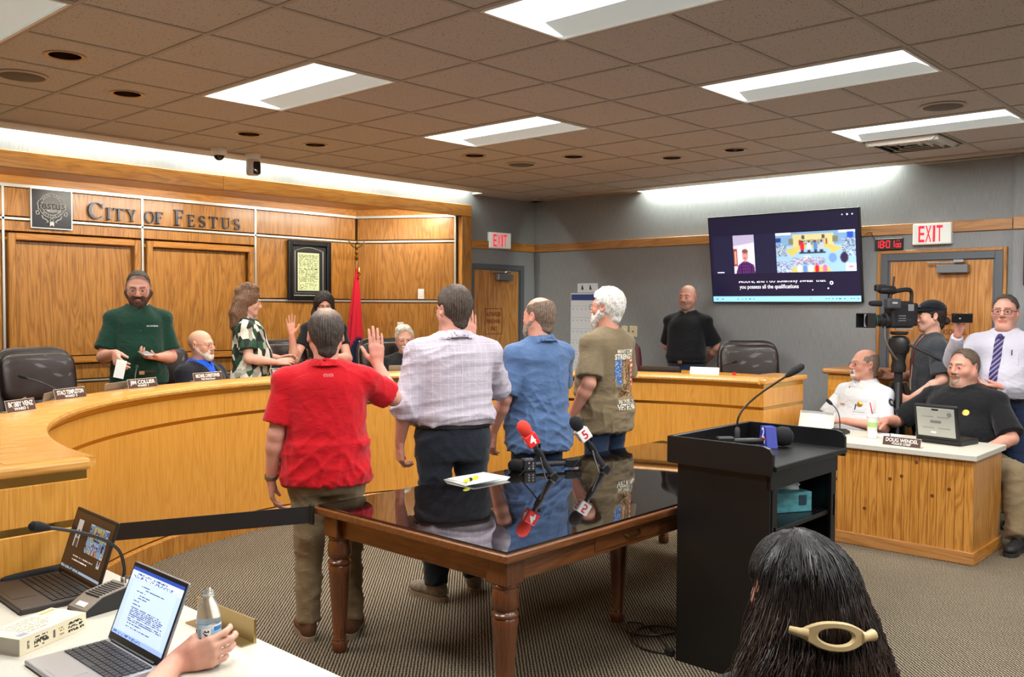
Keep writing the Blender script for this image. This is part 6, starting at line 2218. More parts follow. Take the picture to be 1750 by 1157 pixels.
        fl.add(fn, lo, hi, .02)
        for (h_, k_, a_) in legs:
            fl.cone(h_, k_, .092*wide+off*.5, .066*wide+off*.5, .035)
            fl.cone(k_, a_, .066*wide+off*.5, .056*wide+off*.4, .03, cut=True)
        V, F = fl.mesh(); V = relax(V, F, 1, .5)
        N = vnormals(V, F)
        V = V+N*(folds(V, seed, amp, 20))[:, None]
        return s.part(name, V, F, m_)
    def belt(s, z=1.01, m_=None, off=.017, hgt=.016):
        fn, lo, hi = s.torso(off, z-hgt, z+hgt)
        fl = Field(lo, hi, .009)
        fl.add(fn, lo, hi, .01)
        V, F = fl.mesh()
        o = s.part('belt', V, F, m_ or mat('belt_leather', (20, 18, 18), .4))
        y = s.pb[3]+s.pc[3]+off
        MB().box(tuple(s.T((0, y+.004, z+s.dz))*s.k), (.045, .008, .035), .003, 1).build('buckle', CHROME, o)
        return o
    def shoe(s, foot, m_, sole, L=.29, w=.10, turn=0., name='shoe'):
        """foot: ankle point; toe along +y turned by turn degrees"""
        Mx = Matrix.Translation(Vector(foot)*s.k) @ Matrix.Rotation(rad(turn), 4, 'Z') @ Matrix.Scale(s.k, 4)
        fl = Field((-.07, -.10, -.01), (.07, .25, .14), .006)
        fl.ell((0, .135, .045), (.046, .075, .036), .02)
        fl.ell((0, .04, .050), (.040, .085, .045), .03)
        fl.ell((0, -.03, .055), (.036, .045, .050), .03)
        fl.cone((0, -.015, .06), (0, -.018, .115), .040, .044, .02, cut=True)
        fl.cut(lambda X, Y, Z: .022-Z+0*X+0*Y)
        V, F = fl.mesh(); V = relax(V, F, 1, .5)
        V = np.array([tuple(Mx @ Vector(v)) for v in V])
        o = mesh_obj(name, V, F, m_, s.o, True)
        out = [(-.036, -.06), (-.040, .0), (-.036, .06), (-.047, .13), (-.036, .19), (-.012, .212), (.018, .208), (.040, .18), (.047, .12), (.037, .06), (.040, .0), (.034, -.06), (.016, -.082), (-.016, -.082)]
        m2 = MB().prism(out, 0, .026, M=Mx)
        m2.build('sole', sole, o)
        return o
    def on_cloth(s, V, direction, off=.0022, reach=.5):
        """press flat points onto the garment along a local direction"""
        SV, SF = s.shirt_geo
        if getattr(s, '_bvh', None) is None or s._bvh_of is not SV:
            s._bvh = BVHTree.FromPolygons([tuple(v) for v in SV], [tuple(f) for f in SF]); s._bvh_of = SV
        d = Vector(direction).normalized()
        out, ok = np.array(V, float), np.zeros(len(V), bool)
        for i, v in enumerate(V):
            h = s._bvh.ray_cast(Vector(v)-d*reach, d, 2*reach)
            if h[0] is not None:
                out[i] = tuple((h[0]-d*off)*s.k); ok[i] = True
            else:
                out[i] = np.array(v)*s.k
        return out, ok
    def print_on(s, canvas, origin, ux, uy, w, h, direction, name='print', m_=None):
        return canvas.build(name, m_ or PRINT, s.last, origin, ux, uy, w, h, project=lambda V: s.on_cloth(V, direction))
    def text_cloth(s, body, size, m_, origin, ux, uy, direction, fit=None, bold=.0, name='lettering', off=.003):
        v, f = text_geo(body, size, bold)
        if fit:
            v = v*np.array([fit/(v[:, 0].max()-v[:, 0].min()), 1.])
        o, ux, uy = np.array(origin, float), np.array(ux, float), np.array(uy, float)
        P = o+np.outer(v[:, 0], ux)+np.outer(v[:, 1], uy)
        V, ok = s.on_cloth(P, direction, off)
        fk = [q for q in f if all(ok[i] for i in q)]
        if fk: return mesh_obj(name, V, fk, m_, s.last)
# ================================================================== cloth
def cloth(name, c, var=.10, rough=.85, weave=260, amt=.12, sheen=.15):
    if name in MATS: return MATS[name]
    t = NT(name); c = srgb(c)
    n = t.noise(t.coords(), 9, 4, .6); w = t.noise(t.coords(), weave, 2, .5)
    f = t.math('ADD', t.math('MULTIPLY', n, .6), t.math('MULTIPLY', w, .4))
    t.col(t.ramp(f, [(.3, tuple(v*(1-var) for v in c)), (.7, tuple(min(1, v*(1+var)) for v in c))]))
    t.set(Roughness=rough); t.b.inputs['Specular IOR Level'].default_value = .2
    t.b.inputs['Sheen Weight'].default_value = sheen
    fo = t.noise(t.coords((1, 1, 1.6)), 14, 4, .55, .8)
    t.bump(t.math('ADD', t.math('MULTIPLY', fo, 1.0), t.math('MULTIPLY', w, amt)), .55, .014)
    MATS[name] = t.m
    return t.m
def check_cloth():
    t = NT('windowpane_cloth')
    sx = t.n('ShaderNodeSeparateXYZ'); t.l(t.coords(), sx.inputs[0])
    def line(o_, p, w): return t.math('LESS_THAN', t.math('FRACT', t.math('MULTIPLY', o_, 1/p)), w)
    g_ = t.math('MAXIMUM', line(sx.outputs[0], .042, .05), line(sx.outputs[2], .046, .05))
    n = t.noise(t.coords(), 300, 2)
    base = t.ramp(n, [(.3, srgb((176, 168, 182))), (.7, srgb((188, 181, 194)))])
    t.col(t.mix(g_, base, srgb((208, 204, 212))))
    t.set(Roughness=.85); t.b.inputs['Specular IOR Level'].default_value = .2
    t.bump(t.noise(t.coords((1, 1, 1.5)), 13, 4, .55, .9), .4, .014)
    return t.m
def leaf_cloth():
    t = NT('leaf_print_cloth')
    v = t.n('ShaderNodeTexVoronoi'); t.l(t.coords((1, 1, .6), (.3, .5, .2)), v.inputs['Vector']); v.inputs['Scale'].default_value = 22
    cr = t.n('ShaderNodeValToRGB'); cr.color_ramp.interpolation = 'CONSTANT'
    e = cr.color_ramp.elements
    e[0].position = 0; e[0].color = (*srgb((20, 22, 22)), 1); e[1].position = .34; e[1].color = (*srgb((206, 202, 190)), 1)
    q = e.new(.62); q.color = (*srgb((22, 66, 44)), 1); q = e.new(.82); q.color = (*srgb((150, 150, 138)), 1)
    sp = t.n('ShaderNodeSeparateColor'); t.l(v.outputs['Color'], sp.inputs[0]); t.l(sp.outputs[0], cr.inputs[0])
    t.col(cr.outputs[0]); t.set(Roughness=.8)
    t.bump(t.noise(t.coords(), 16, 4), .3, .012)
    return t.m
KHAKI = cloth('khaki', (122, 106, 80)); JEANS = cloth('denim', (40, 58, 84), .22, weave=420); NAVYT = cloth('navy_twill', (26, 32, 42))
BLACKC = cloth('black_knit', (15, 16, 20)); REDC = cloth('red_pique', (186, 12, 28), .06); GREENC = cloth('green_pique', (6, 48, 36), .08)
CHAMB = cloth('chambray', (80, 106, 146), .24, weave=170); TAN = cloth('tan_jersey', (116, 102, 78), .06); GREYT = cloth('grey_jersey', (58, 61, 66), .06)
WHITEC = cloth('white_poplin', (196, 198, 202), .03); LAVW = cloth('pale_stripe', (184, 181, 194), .04); BLAZER = cloth('navy_wool', (18, 21, 32)); BLUES = cloth('bright_blue', (22, 84, 206), .08)
CHECK, LEAF = check_cloth(), leaf_cloth()
BROWN_SH = mat('shoe_suede', (92, 60, 36), .8, bump=(200, .3)); GREY_SH = mat('shoe_grey', (120, 112, 98), .7, var=(40, .3)); BLACK_SH = mat('shoe_black', (22, 22, 24), .6)
SOLE_T = mat('sole_taupe', (138, 124, 104), .7); SOLE_D = mat('sole_dark', (40, 38, 36), .7)

def stick(p, origin, direction):
    """a point on the garment and its outward normal, in the figure's own frame"""
    origin = (origin[0], origin[1], origin[2]+p.dz)
    p.on_cloth([origin], direction)
    d = Vector(direction).normalized()
    h = p._bvh.ray_cast(Vector(origin)-d*.5, d, 1.)
    return (h[0]*p.k, h[1]) if h[0] is not None else (Vector(origin)*p.k, -d)
def to_local(p, w):
    """world point in the figure's unscaled local frame"""
    d = Vector(w)-Vector(p.pos)
    a = rad(p.yaw)
    return np.array((d.x*math.sin(a)-d.y*math.cos(a), d.x*math.cos(a)+d.y*math.sin(a), d.z))/p.k
def small(p, name, m_, origin, direction, shape):
    pos, n = stick(p, origin, direction)
    if n.dot(Vector(direction)) > 0: n = -n
    Mx = Matrix.Translation(pos) @ n.to_track_quat('Z', 'Y').to_matrix().to_4x4()
    mb = MB(); shape(mb, Mx)
    return mb.build(name, m_, p.last, True)
HANG = dict(curl=(22, 30, 22), spread=2, thumb=(22, 12))

# ================================================================== the four men taking the oath
GRP = 'four men standing behind the table with raised hands'
# ---- red polo
p = Person('man in red polo and khakis with right hand raised', (1.20, -.14, 0), 56, 1.70, (200, 146, 128), sh=.222, chest=.135, waist=.200, wdep=.145, belly=.06, hip=.192, group=GRP)
p.arm(1, (.375, .10, 1.275), (.300, .235, 1.455), (-.06, .04, 1), (0, 1, .1), curl=(3, 6, 4), spread=1.5, thumb=(48, 4), sc=1.1)
p.arm(-1, (-.262, -.03, 1.105), (-.290, .03, .855), (.04, .16, -1), (1, .1, 0), sc=1.06, **HANG)
p.head(4, 2, 0, size=1.09, hair='short', hair_col=(52, 47, 44), hair_col2=(164, 138, 120), hair_mix=lambda V: 1.15*np.exp(-((V[:, 0]/.05)**2+((V[:, 1]+.035)/.065)**2+((V[:, 2]-.125)/.05)**2)), nape=(-.06, -.100), hair_th=.015, brow=(70, 62, 56), fat=.004)
p.build()
p.garment('polo_shirt', REDC, hem=.845, off=.018, amp=.0105, seed=11, flare=.012, sl_r=.076, sl_t=.80, collar='polo', collar_r=.076)
c = Canvas(14, 6, (206, 16, 34))
for x in (.22, .72): c.ell(x, .5, .20, .42, (150, 110, 110)).rect(x-.06, .3, x+.06, .8, (206, 16, 34))
p.print_on(c, (.01, -.2, 1.425), (1, 0, 0), (0, 0, 1), .055, .022, (0, 1, 0))
p.trousers(KHAKI, 1.0, .055, 12, .007, legs=[((.095, -.005, .90), (.115, .02, .50), (.135, -.05, .085)), ((-.095, -.005, .90), (-.09, .0, .50), (-.10, -.05, .085))], wide=1.1)
for x, tn in ((.135, -14), (-.10, 12)):
    p.shoe((x, -.05, .0), BROWN_SH, SOLE_T, turn=tn)
wm = MB(); W = Vector(p.arms[-1]['W'])*p.k; D = (W-Vector(p.arms[-1]['E'])*p.k).normalized()
Mx = Matrix.Translation(W-D*.012) @ D.to_track_quat('Z', 'Y').to_matrix().to_4x4()
wb_ = MB().lathe([(.033, -.011), (.035, -.008), (.035, .008), (.033, .011)], 24, M=Mx, cap=False).build('watch', mat('watch_steel', (150, 150, 140), .3, .9), p.o, True)
MB().lathe([(.018, 0), (.018, .007), (.015, .009)], 20, (0, 0, 0), M=Mx @ Matrix.Translation((-.032, .008, 0)) @ Matrix.Rotation(rad(-90), 4, 'Y')).build('watch_face', mat('watch_gold', (170, 150, 96), .3, .8), wb_, True)

# ---- white check shirt
p = Person('tall man in pale checked shirt with rolled sleeves', (2.13, -.135, 0), 64, 1.845, (204, 150, 132), sh=.222, chest=.145, waist=.212, wdep=.155, belly=.08, hip=.202, group=GRP)
p.arm(1, (.33, .14, 1.165), (.185, .25, 1.435), (.05, .0, 1), (-.2, 1, 0), curl=(4, 8, 6), spread=3, thumb=(40, 6), sc=1.04)
p.arm(-1, (-.285, -.03, 1.105), (-.300, .045, .88), (.06, .15, -1), (1, .2, 0), curl=(35, 45, 30), spread=1, thumb=(15, 20), sc=1.04)
p.head(16, 1, 0, size=1.05, hair='short', hair_col=(48, 38, 32), hair_col2=(110, 96, 84), nape=(-.06, -.085), hair_th=.018, glasses=dict(col=(34, 40, 60)), brow=(60, 50, 44), fat=.006, stubble=((120, 100, 90), .5), neck=.062)
p.build()
p.garment('dress_shirt', CHECK, hem=.985, off=.022, amp=.0125, seed=23, sleeve='rolled', collar='shirt', collar_r=.080, bl=.016)
p.trousers(NAVYT, 1.00, .05, 5, .006, wide=1.14, legs=[((.10, -.005, .90), (.125, .02, .50), (.14, .03, .08)), ((-.10, -.005, .90), (-.115, .0, .50), (-.115, -.07, .08))])
p.belt(.985)
for x, y, tn in ((.14, .03, -20), (-.115, -.07, 28)):
    p.shoe((x, y, .0), GREY_SH, SOLE_T, turn=tn)
small(p, 'chest_pocket', CHECK, (.0, -.2, 1.30), (0, 1, 0), lambda m_, M_: m_.box((0, 0, .001), (.012, .10, .004), .002, 1, M=M_))

# ---- blue chambray shirt
p = Person('balding man in blue chambray shirt between pale and tan shirts', (2.95, -.10, 0), 77, 1.795, (206, 148, 128), sh=.210, chest=.135, waist=.195, wdep=.15, belly=.08, hip=.190, group=GRP)
p.arm(1, (.30, .14, 1.16), (.22, .27, 1.42), (.0, .0, 1), (0, 1, 0), curl=(4, 8, 6), spread=3, thumb=(40, 6))
p.arm(-1, (-.275, -.02, 1.115), (-.285, .10, .885), (.05, .3, -1), (1, .2, 0), sc=1.04, **HANG)
p.head(14, 1, 0, size=1.05, hair='ring', hair_col=(92, 72, 58), hair_col2=(160, 142, 126), nape=(-.055, -.095), hair_th=.008, bald=(.072, .100, .078), hairline=(.060, .060), brow=(120, 100, 86), beard=dict(kind='full', col=(150, 136, 122), th=.006), blush=.8, neck=.060, fat=.004)
p.build()
p.garment('denim_shirt', CHAMB, hem=.775, off=.020, amp=.0125, seed=37, sleeve='short', sl_t=.92, sl_r=.070, collar='shirt', collar_r=.077, flare=.008)
p.trousers(JEANS, .95, .05, 6, .005, wide=1.08)
for x in (.102, -.102): p.shoe((x, -.03, .0), BLACK_SH, SOLE_D)

# ---- tan T-shirt with print
p = Person('white-haired bearded man in tan T-shirt with printed back', (3.72, -.09, 0), 90, 1.865, (202, 144, 124), sh=.208, chest=.128, waist=.178, wdep=.135, belly=.05, hip=.178, group=GRP)
p.arm(1, (.262, .02, 1.115), (.21, .26, 1.20), (-.1, .4, 1), (0, 1, 0), curl=(10, 12, 8), spread=3, thumb=(40, 6))
p.arm(-1, (-.262, -.06, 1.13), (-.265, .08, .905), (.05, .35, -1), (1, .2, 0), sc=1.04, **HANG)
p.head(8, 2, 0, size=1.04, hair='short', hair_col=(222, 220, 214), hair_col2=(186, 180, 170), nape=(-.06, -.100), hair_th=.020, hair_rough=.004, glasses=dict(col=(60, 60, 64)), brow=(200, 196, 190), beard=dict(kind='full', col=(206, 202, 196), th=.012, len=.018), blush=.9)
p.build()
p.garment('printed_tee', TAN, hem=.80, off=.017, amp=.0100, seed=41, sleeve='short', sl_t=.86, sl_r=.082, collar='tee', collar_r=.070, flare=.010)
c = Canvas(46, 60, (128, 112, 84))
B_, R_, Wt = (64, 104, 160), (206, 64, 44), (224, 220, 208)
c.poly([(.02, .10), (.30, .04), (.38, .30), (.34, .62), (.12, .70), (.0, .45)], B_).speck(.02, .12, .34, .6, [Wt], .10)
c.poly([(.62, .05), (.98, .10), (1., .55), (.9, .85), (.72, .8), (.66, .4)], R_)
for k in range(6): c.poly([(.66+.01*k, .12+.11*k), (.98, .10+.11*k), (.98, .14+.11*k), (.67, .16+.11*k)], Wt)
c.poly([(.30, .10), (.50, .06), (.56, .5), (.52, .92), (.16, .95), (.14, .86), (.30, .74)], (104, 76, 50)).poly([(.50, .06), (.72, .08), (.70, .5), (.86, .82), (.84, .95), (.52, .95), (.52, .5)], (132, 100, 66))
c.poly([(.34, .16), (.44, .14), (.46, .62), (.36, .68)], (160, 128, 90)).poly([(.56, .2), (.66, .2), (.66, .6), (.58, .66)], (88, 62, 40)).speck(.2, .15, .82, .93, [(60, 42, 28), (196, 168, 130)], .22)
p.print_on(c, (.03, -.25, 1.16), (1, 0, 0), (0, 0, 1), .24, .30, (0, 1, 0), 'back_print')
TW_ = mat('tee_white', (226, 222, 210), .7); TR_ = mat('tee_red', (206, 76, 54), .7)
p.text_cloth('MANY COME', .036, TW_, (.03, -.25, 1.335), (1, 0, 0), (0, 0, 1), (0, 1, 0), .19, .02)
p.text_cloth('STRENGTH', .05, TW_, (.03, -.25, 1.298), (1, 0, 0), (0, 0, 1), (0, 1, 0), .235, .03)
p.text_cloth('AN WELCOME', .036, TW_, (.03, -.25, .995), (1, 0, 0), (0, 0, 1), (0, 1, 0), .20, .02)
p.text_cloth('VETERAN', .055, TW_, (.03, -.25, .958), (1, 0, 0), (0, 0, 1), (0, 1, 0), .22, .03)
p.trousers(JEANS, .95, .05, 9, .005, wide=1.0)
for x in (.102, -.102): p.shoe((x, -.03, .0), BLACK_SH, SOLE_D)

# ================================================================== people behind the dais
# ---- green polo, handing a card
p = Person('bearded man in dark green polo holding a card behind the dais', (1.69, 3.05, PZ), -110, 1.80, (198, 146, 128), sh=.192, chest=.130, waist=.165, wdep=.135, belly=.05, hip=.175)
cardw = (1.20, 2.30, 1.33)
cw = to_local(p, cardw)
p.arm(1, (.262, .06, 1.10), cw+np.array((.02, -.13, .06)), (-.05, .9, -.55), (-.6, 0, -.3), curl=(35, 35, 20), spread=1, thumb=(30, 25))
p.arm(-1, (-.232, .03, 1.09), (-.11, .22, 1.10), (.8, .4, .05), (0, .1, 1), curl=(35, 40, 25), spread=1, thumb=(40, 30))
p.head(-8, -16, 0, size=1.08, hair='crew', hair_col=(44, 34, 28), hair_col2=(60, 48, 40), hair_th=.0035, hair_rough=.001, hairline=(.050, .104), scalp=((70, 54, 46), .75), glasses=dict(col=(90, 92, 100)), brow=(50, 38, 30), beard=dict(kind='full', col=(66, 42, 30), th=.014, len=.012), jaw=1.05, fat=.006, neck=.060)
p.hd['hair'] = 'short'
p.build()
p.garment('polo_shirt', GREENC, hem=.90, off=.016, amp=.005, seed=51, sl_r=.076, sl_t=.82, collar='polo', collar_r=.077, vneck=(.022, .10), flare=.004)
p.text_cloth('CITY OF FESTUS', .016, mat('stitch_white', (210, 214, 210), .7), (-.085, .3, 1.335), (-1, 0, 0), (0, 0, 1), (0, -1, 0), .085, .02)
small(p, 'button', mat('button_dark', (30, 60, 52), .4), (0, .3, 1.30), (0, -1, 0), lambda m_, M_: m_.lathe([(.005, 0), (.005, .003)], 10, M=M_))
p.trousers(JEANS, 1.0, .05, 52, .004)
p.belt(.98)
for x in (.102, -.102): p.shoe((x, -.03, .0), BROWN_SH, SOLE_D)
t = thing('white_card', 'white card held over the dais by the green-shirted man', 'card', cardw, rad(-40))
MB().box((0, 0, -.045), (.07, .003, .13), .001, 1, rot=Matrix.Rotation(rad(12), 4, 'Y')).build('card_sheet', PAPER, t)
pw_ = Vector(p.o.matrix_basis @ Vector(p.arms[-1]['W'])*1) if 0 else None
_a = rad(p.yaw); _l = Vector((-.02, .315, 1.135))*p.k
t = thing('mobile_phone', 'small phone in the left hand of the green-shirted man', 'phone', (p.pos[0]+_l.x*math.sin(_a)+_l.y*math.cos(_a), p.pos[1]-_l.x*math.cos(_a)+_l.y*math.sin(_a), p.pos[2]+_l.z), rad(p.yaw-90+20))
MB().box((0, 0, 0), (.075, .12, .009), .003, 2, rot=Matrix.Rotation(rad(-12), 4, 'X')).build('case', mat('phone_silver', (170, 168, 170), .3, .4), t)

# ---- seated man in dark jacket
p = Person('seated bald man with white beard, dark jacket and blue shirt', (2.20, 2.99, PZ), -68, 1.72, (206, 158, 136), True, sh=.212, chest=.135, waist=.185, wdep=.14, belly=.05)
p.arm(1, (.30, .12, .72), (.18, .38, .76), (-.4, .8, 0), (0, 0, -1), **HANG)
p.arm(-1, (-.30, .12, .72), (-.18, .38, .76), (.4, .8, 0), (0, 0, -1), **HANG)
p.head(8, 0, 0, size=1.04, up=.165, glasses=dict(col=(110, 90, 70)), brow=(180, 170, 160), beard=dict(kind='full', col=(200, 192, 184), th=.004), blush=.4)
p.build()
p.garment('blue_shirt', BLUES, hem=.95, off=.010, amp=.003, seed=61, sleeve='short', collar='shirt', collar_r=.076, vneck=(.018, .09))
p.garment('jacket', BLAZER, hem=.85, off=.024, amp=.004, seed=62, sleeve='long', collar=None, top=1.478, vneck=(.060, .42))
small(p, 'lapel_pin', mat('pin_white', (226, 226, 220), .4), (-.115, .4, 1.30), (0, -1, 0), lambda m_, M_: m_.lathe([(.012, 0), (.012, .004)], 14, M=M_))
SITLEG = [((.095, .0, .53), (.13, .42, .53), (.13, .42, .10)), ((-.095, .0, .53), (-.13, .42, .53), (-.13, .42, .10))]
p.trousers(NAVYT, 1.0, .05, 63, .003, legs=SITLEG)

# ---- woman in leaf print blouse
def long_hair(p, pts, r, name='hair', cap=.016, seed=3, cut_face=True, res=.006, rough=.006, freq=42, ear=False):
    """hair in head space: a cap plus locks given as lists of points"""
    fl = Field((-.17, -.20, -.46), (.17, .16, .17), res)
    fl.ell((0, -.014, .032), (.077+cap, .099+cap, .086+cap*1.2), .02)
    if cut_face:
        fl.ell((0, .118, -.020), (.069, .076, .098), .012, 's')
    for L_ in pts:
        rr = r if not isinstance(L_[-1], float) else L_[-1]
        q = [v for v in L_ if not isinstance(v, float)]
        for a, b in zip(q, q[1:]): fl.cone(a, b, rr, rr*.94, .03)
    if ear: fl.ell((-.092, .035, -.03), (.035, .075, .075), .01, 's')
    V, F = fl.mesh(); V = relax(V, F, 1, .5)
    N = vnormals(V, F)
    a_ = np.arctan2(V[:, 0], -V[:, 1]-.02)
    V = V+N*(rough*(np.sin(a_*freq+5*np.sin(V[:, 2]*26)+4*nz(V, seed, 16))*.6+nz(V, seed+1, 60)*.4))[:, None]
    return p.part(name, p.tohead(V), F, HAIRM, p.hair_cols(V))
p = Person('woman in green leaf print blouse standing behind the dais', (2.78, 3.20, PZ), -38, 1.68, (206, 160, 142), sh=.178, chest=.128, waist=.172, wdep=.135, belly=.05, hip=.188)
p.arm(1, (.245, .02, 1.12), (.17, .27, 1.08), (-.1, .9, .1), (-.8, 0, -.4), sc=.92, **HANG)
p.arm(-1, (-.235, .06, 1.12), (-.13, .28, 1.10), (.1, .9, .1), (.8, 0, -.4), sc=.92, **HANG)
p.head(4, -8, 0, size=1.0, hair='custom', hair_col=(92, 64, 48), hair_col2=(150, 112, 84), brow=(90, 66, 52), lip=(.8, .5, .5), neck=.048)
p.build()
long_hair(p, [[(0, .03, .13), (0, -.04, .135), (0, -.10, .09), .045], [(.06, -.06, 0), (.075, -.085, -.12), (.075, -.075, -.22), .05], [(-.06, -.06, 0), (-.075, -.085, -.12), (-.075, -.075, -.22), .05], [(0, -.09, 0), (0, -.105, -.12), (0, -.09, -.24), .055], [(.07, -.02, 0), (.08, -.03, -.10), (.09, .0, -.20), .026]], .05)
p.garment('leaf_blouse', LEAF, hem=.78, off=.022, amp=.007, seed=71, sleeve='short', sl_t=.72, sl_r=.076, collar='tee', collar_r=.064, flare=.03, top=1.475)
p.trousers(NAVYT, .95, .05, 72, .003, name='trousers')

# ---- woman giving the oath
p = Person('woman in black with long dark hair raising her right hand', (3.47, 3.03, PZ), -120, 1.665, (204, 152, 132), sh=.172, chest=.118, waist=.145, wdep=.115, hip=.165)
p.arm(1, (.295, .10, 1.095), (.325, .17, 1.345), (.08, .05, 1), (0, 1, 0), curl=(4, 6, 4), spread=7, thumb=(52, 2), sc=.97)
p.arm(-1, (-.22, .10, 1.10), (-.06, .27, 1.13), (.6, .5, .3), (.2, .2, 1), sc=.92, **HANG)
p.head(0, -20, 0, size=.98, hair='custom', hair_col=(20, 16, 16), hair_col2=(150, 122, 92), hair_mix=lambda V: np.clip((-.10-V[:, 2])/.16, 0, 1), brow=(36, 28, 26), glasses=dict(col=(60, 50, 48), w=.026, hgt=.020), lip=(.8, .45, .45), neck=.046)
p.build()
long_hair(p, [[(.065, -.03, .02), (.085, -.01, -.10), (.095, .02, -.22), (.09, .035, -.36), .034], [(-.065, -.03, .02), (-.085, -.01, -.10), (-.095, .02, -.22), (-.09, .035, -.36), .034], [(0, -.08, 0), (0, -.085, -.14), (0, -.08, -.26), .06]], .035, seed=9)
p.garment('black_dress', BLACKC, hem=.76, off=.010, amp=.003, seed=81, sleeve='short', sl_t=.55, sl_r=.060, collar='tee', collar_r=.062, top=1.47)
p.trousers(BLACKC, .9, .05, 82, .003, name='trousers')

# ---- seated white-haired man
p = Person('seated white-haired man with goatee and glasses in black shirt', (4.15, 2.66, PZ), -128, 1.735, (198, 146, 126), True, sh=.212, chest=.135, waist=.19, wdep=.14, belly=.06)
p.arm(1, (.30, .10, .72), (.16, .36, .76), (-.4, .8, 0), (0, 0, -1), **HANG)
p.arm(-1, (-.30, .10, .72), (-.16, .36, .76), (.4, .8, 0), (0, 0, -1), **HANG)
p.head(0, -4, 6, size=1.06, up=.165, hair='side', hair_col=(206, 202, 190), hair_col2=(170, 164, 152), hair_th=.016, glasses=dict(col=(120, 120, 124), hgt=.019), brow=(190, 184, 176), beard=dict(kind='goatee', col=(206, 200, 190), th=.014, len=.014), stubble=((170, 150, 140), .4), blush=.8, fat=.004)
p.build()
p.garment('polo_shirt', BLACKC, hem=.85, off=.016, amp=.004, seed=91, sl_t=.8, sl_r=.072, collar='polo', collar_r=.076, vneck=(.020, .08))
p.trousers(NAVYT, 1.0, .05, 92, .003, legs=SITLEG)

# ---- bald man by the wall
p = Person('bald man in black polo standing below the wall screen', (6.44, .91, PZ), 190, 1.765, (196, 142, 124), sh=.200, chest=.135, waist=.18, wdep=.135, belly=.04, hip=.178)
p.arm(1, (.268, -.12, 1.13), (.10, -.225, .99), (-.9, -.2, -.2), (0, -.3, 1), **HANG)
p.arm(-1, (-.268, -.12, 1.13), (-.10, -.235, .96), (.9, -.2, -.2), (0, -.3, 1), **HANG)
p.head(-4, -2, 0, size=1.04, scalp=((150, 120, 106), .35), brow=(90, 72, 62), stubble=((130, 112, 102), .65), beard=dict(kind='goatee', col=(140, 120, 106), th=.003), blush=.6, jaw=1.03, neck=.060)
p.build()
p.garment('polo_shirt', BLACKC, hem=.985, off=.014, amp=.0045, seed=101, sl_t=.84, sl_r=.072, collar='polo', collar_r=.074, vneck=(.024, .10), bl=.010)
p.trousers(JEANS, 1.0, .05, 102, .004)
p.belt(.985)
for x in (.102, -.102): p.shoe((x, -.03, .0), BLACK_SH, SOLE_D)

# ================================================================== officers at the desk
GOLDB = mat('badge_gold', (200, 164, 72), .3, .9)
# ---- fire officer
p = Person('seated fire officer in white uniform shirt with gold badge', (6.10, -1.05, 0), 162, 1.80, (204, 148, 128), True, sh=.212, chest=.132, waist=.19, wdep=.14, belly=.05)
p.arm(1, (.30, .12, .74), (.16, .40, .80), (-.4, .8, 0), (0, 0, -1), **HANG)
p.arm(-1, (-.30, .12, .74), (-.14, .40, .80), (.4, .8, 0), (0, 0, -1), **HANG)
p.head(-24, 4, 0, size=1.05, up=.165, hair='ring', hair_col=(120, 100, 86), hair_col2=(150, 132, 118), hair_th=.005, bald=(.075, .105, .085), hairline=(.05, .05), glasses=dict(col=(90, 80, 74), hgt=.013), brow=(150, 130, 116), beard=dict(kind='goatee', col=(206, 198, 190), th=.008), blush=.8)
p.build()
p.garment('uniform_shirt', WHITEC, hem=.85, off=.017, amp=.0055, seed=111, sl_t=.84, sl_r=.072, collar='shirt', collar_r=.078, vneck=(.020, .07))
small(p, 'badge', GOLDB, (-.085, .4, 1.315), (0, -1, 0), lambda m_, M_: m_.lathe([(.026, 0), (.022, .005), (.008, .008)], 16, M=M_))
small(p, 'name_bar', mat('bar_orange', (190, 120, 70), .4), (.085, .4, 1.30), (0, -1, 0), lambda m_, M_: m_.box((0, 0, .002), (.055, .012, .004), M=M_))
small(p, 'shoulder_patch', mat('patch_navy', (26, 44, 76), .7), (-.4, .02, 1.34), (1, 0, 0), lambda m_, M_: m_.lathe([(.036, 0), (.036, .004)], 8, M=M_))
small(p, 'patch_centre', mat('patch_gold', (170, 150, 80), .6), (-.4, .02, 1.34), (1, 0, 0), lambda m_, M_: m_.lathe([(.016, .003), (.016, .006)], 12, M=M_))
small(p, 'shoulder_patch', mat('patch_orange', (206, 150, 80), .7), (.4, .02, 1.34), (-1, 0, 0), lambda m_, M_: m_.lathe([(.032, 0), (.032, .004)], 8, M=M_))
for x in (.062, -.062):
    small(p, 'collar_pin', GOLDB, (x, .4, 1.44), (0, -1, 0), lambda m_, M_: m_.lathe([(.008, 0), (.008, .003)], 10, M=M_))
small(p, 'pocket_flap', WHITEC, (-.085, .4, 1.265), (0, -1, 0), lambda m_, M_: m_.box((0, 0, .001), (.10, .035, .004), .002, 1, M=M_))
small(p, 'pen', BLACKP, (-.055, .4, 1.27), (0, -1, 0), lambda m_, M_: m_.box((0, .02, .005), (.008, .05, .006), .002, 1, M=M_))
p.trousers(NAVYT, 1.0, .05, 112, .003, legs=SITLEG)
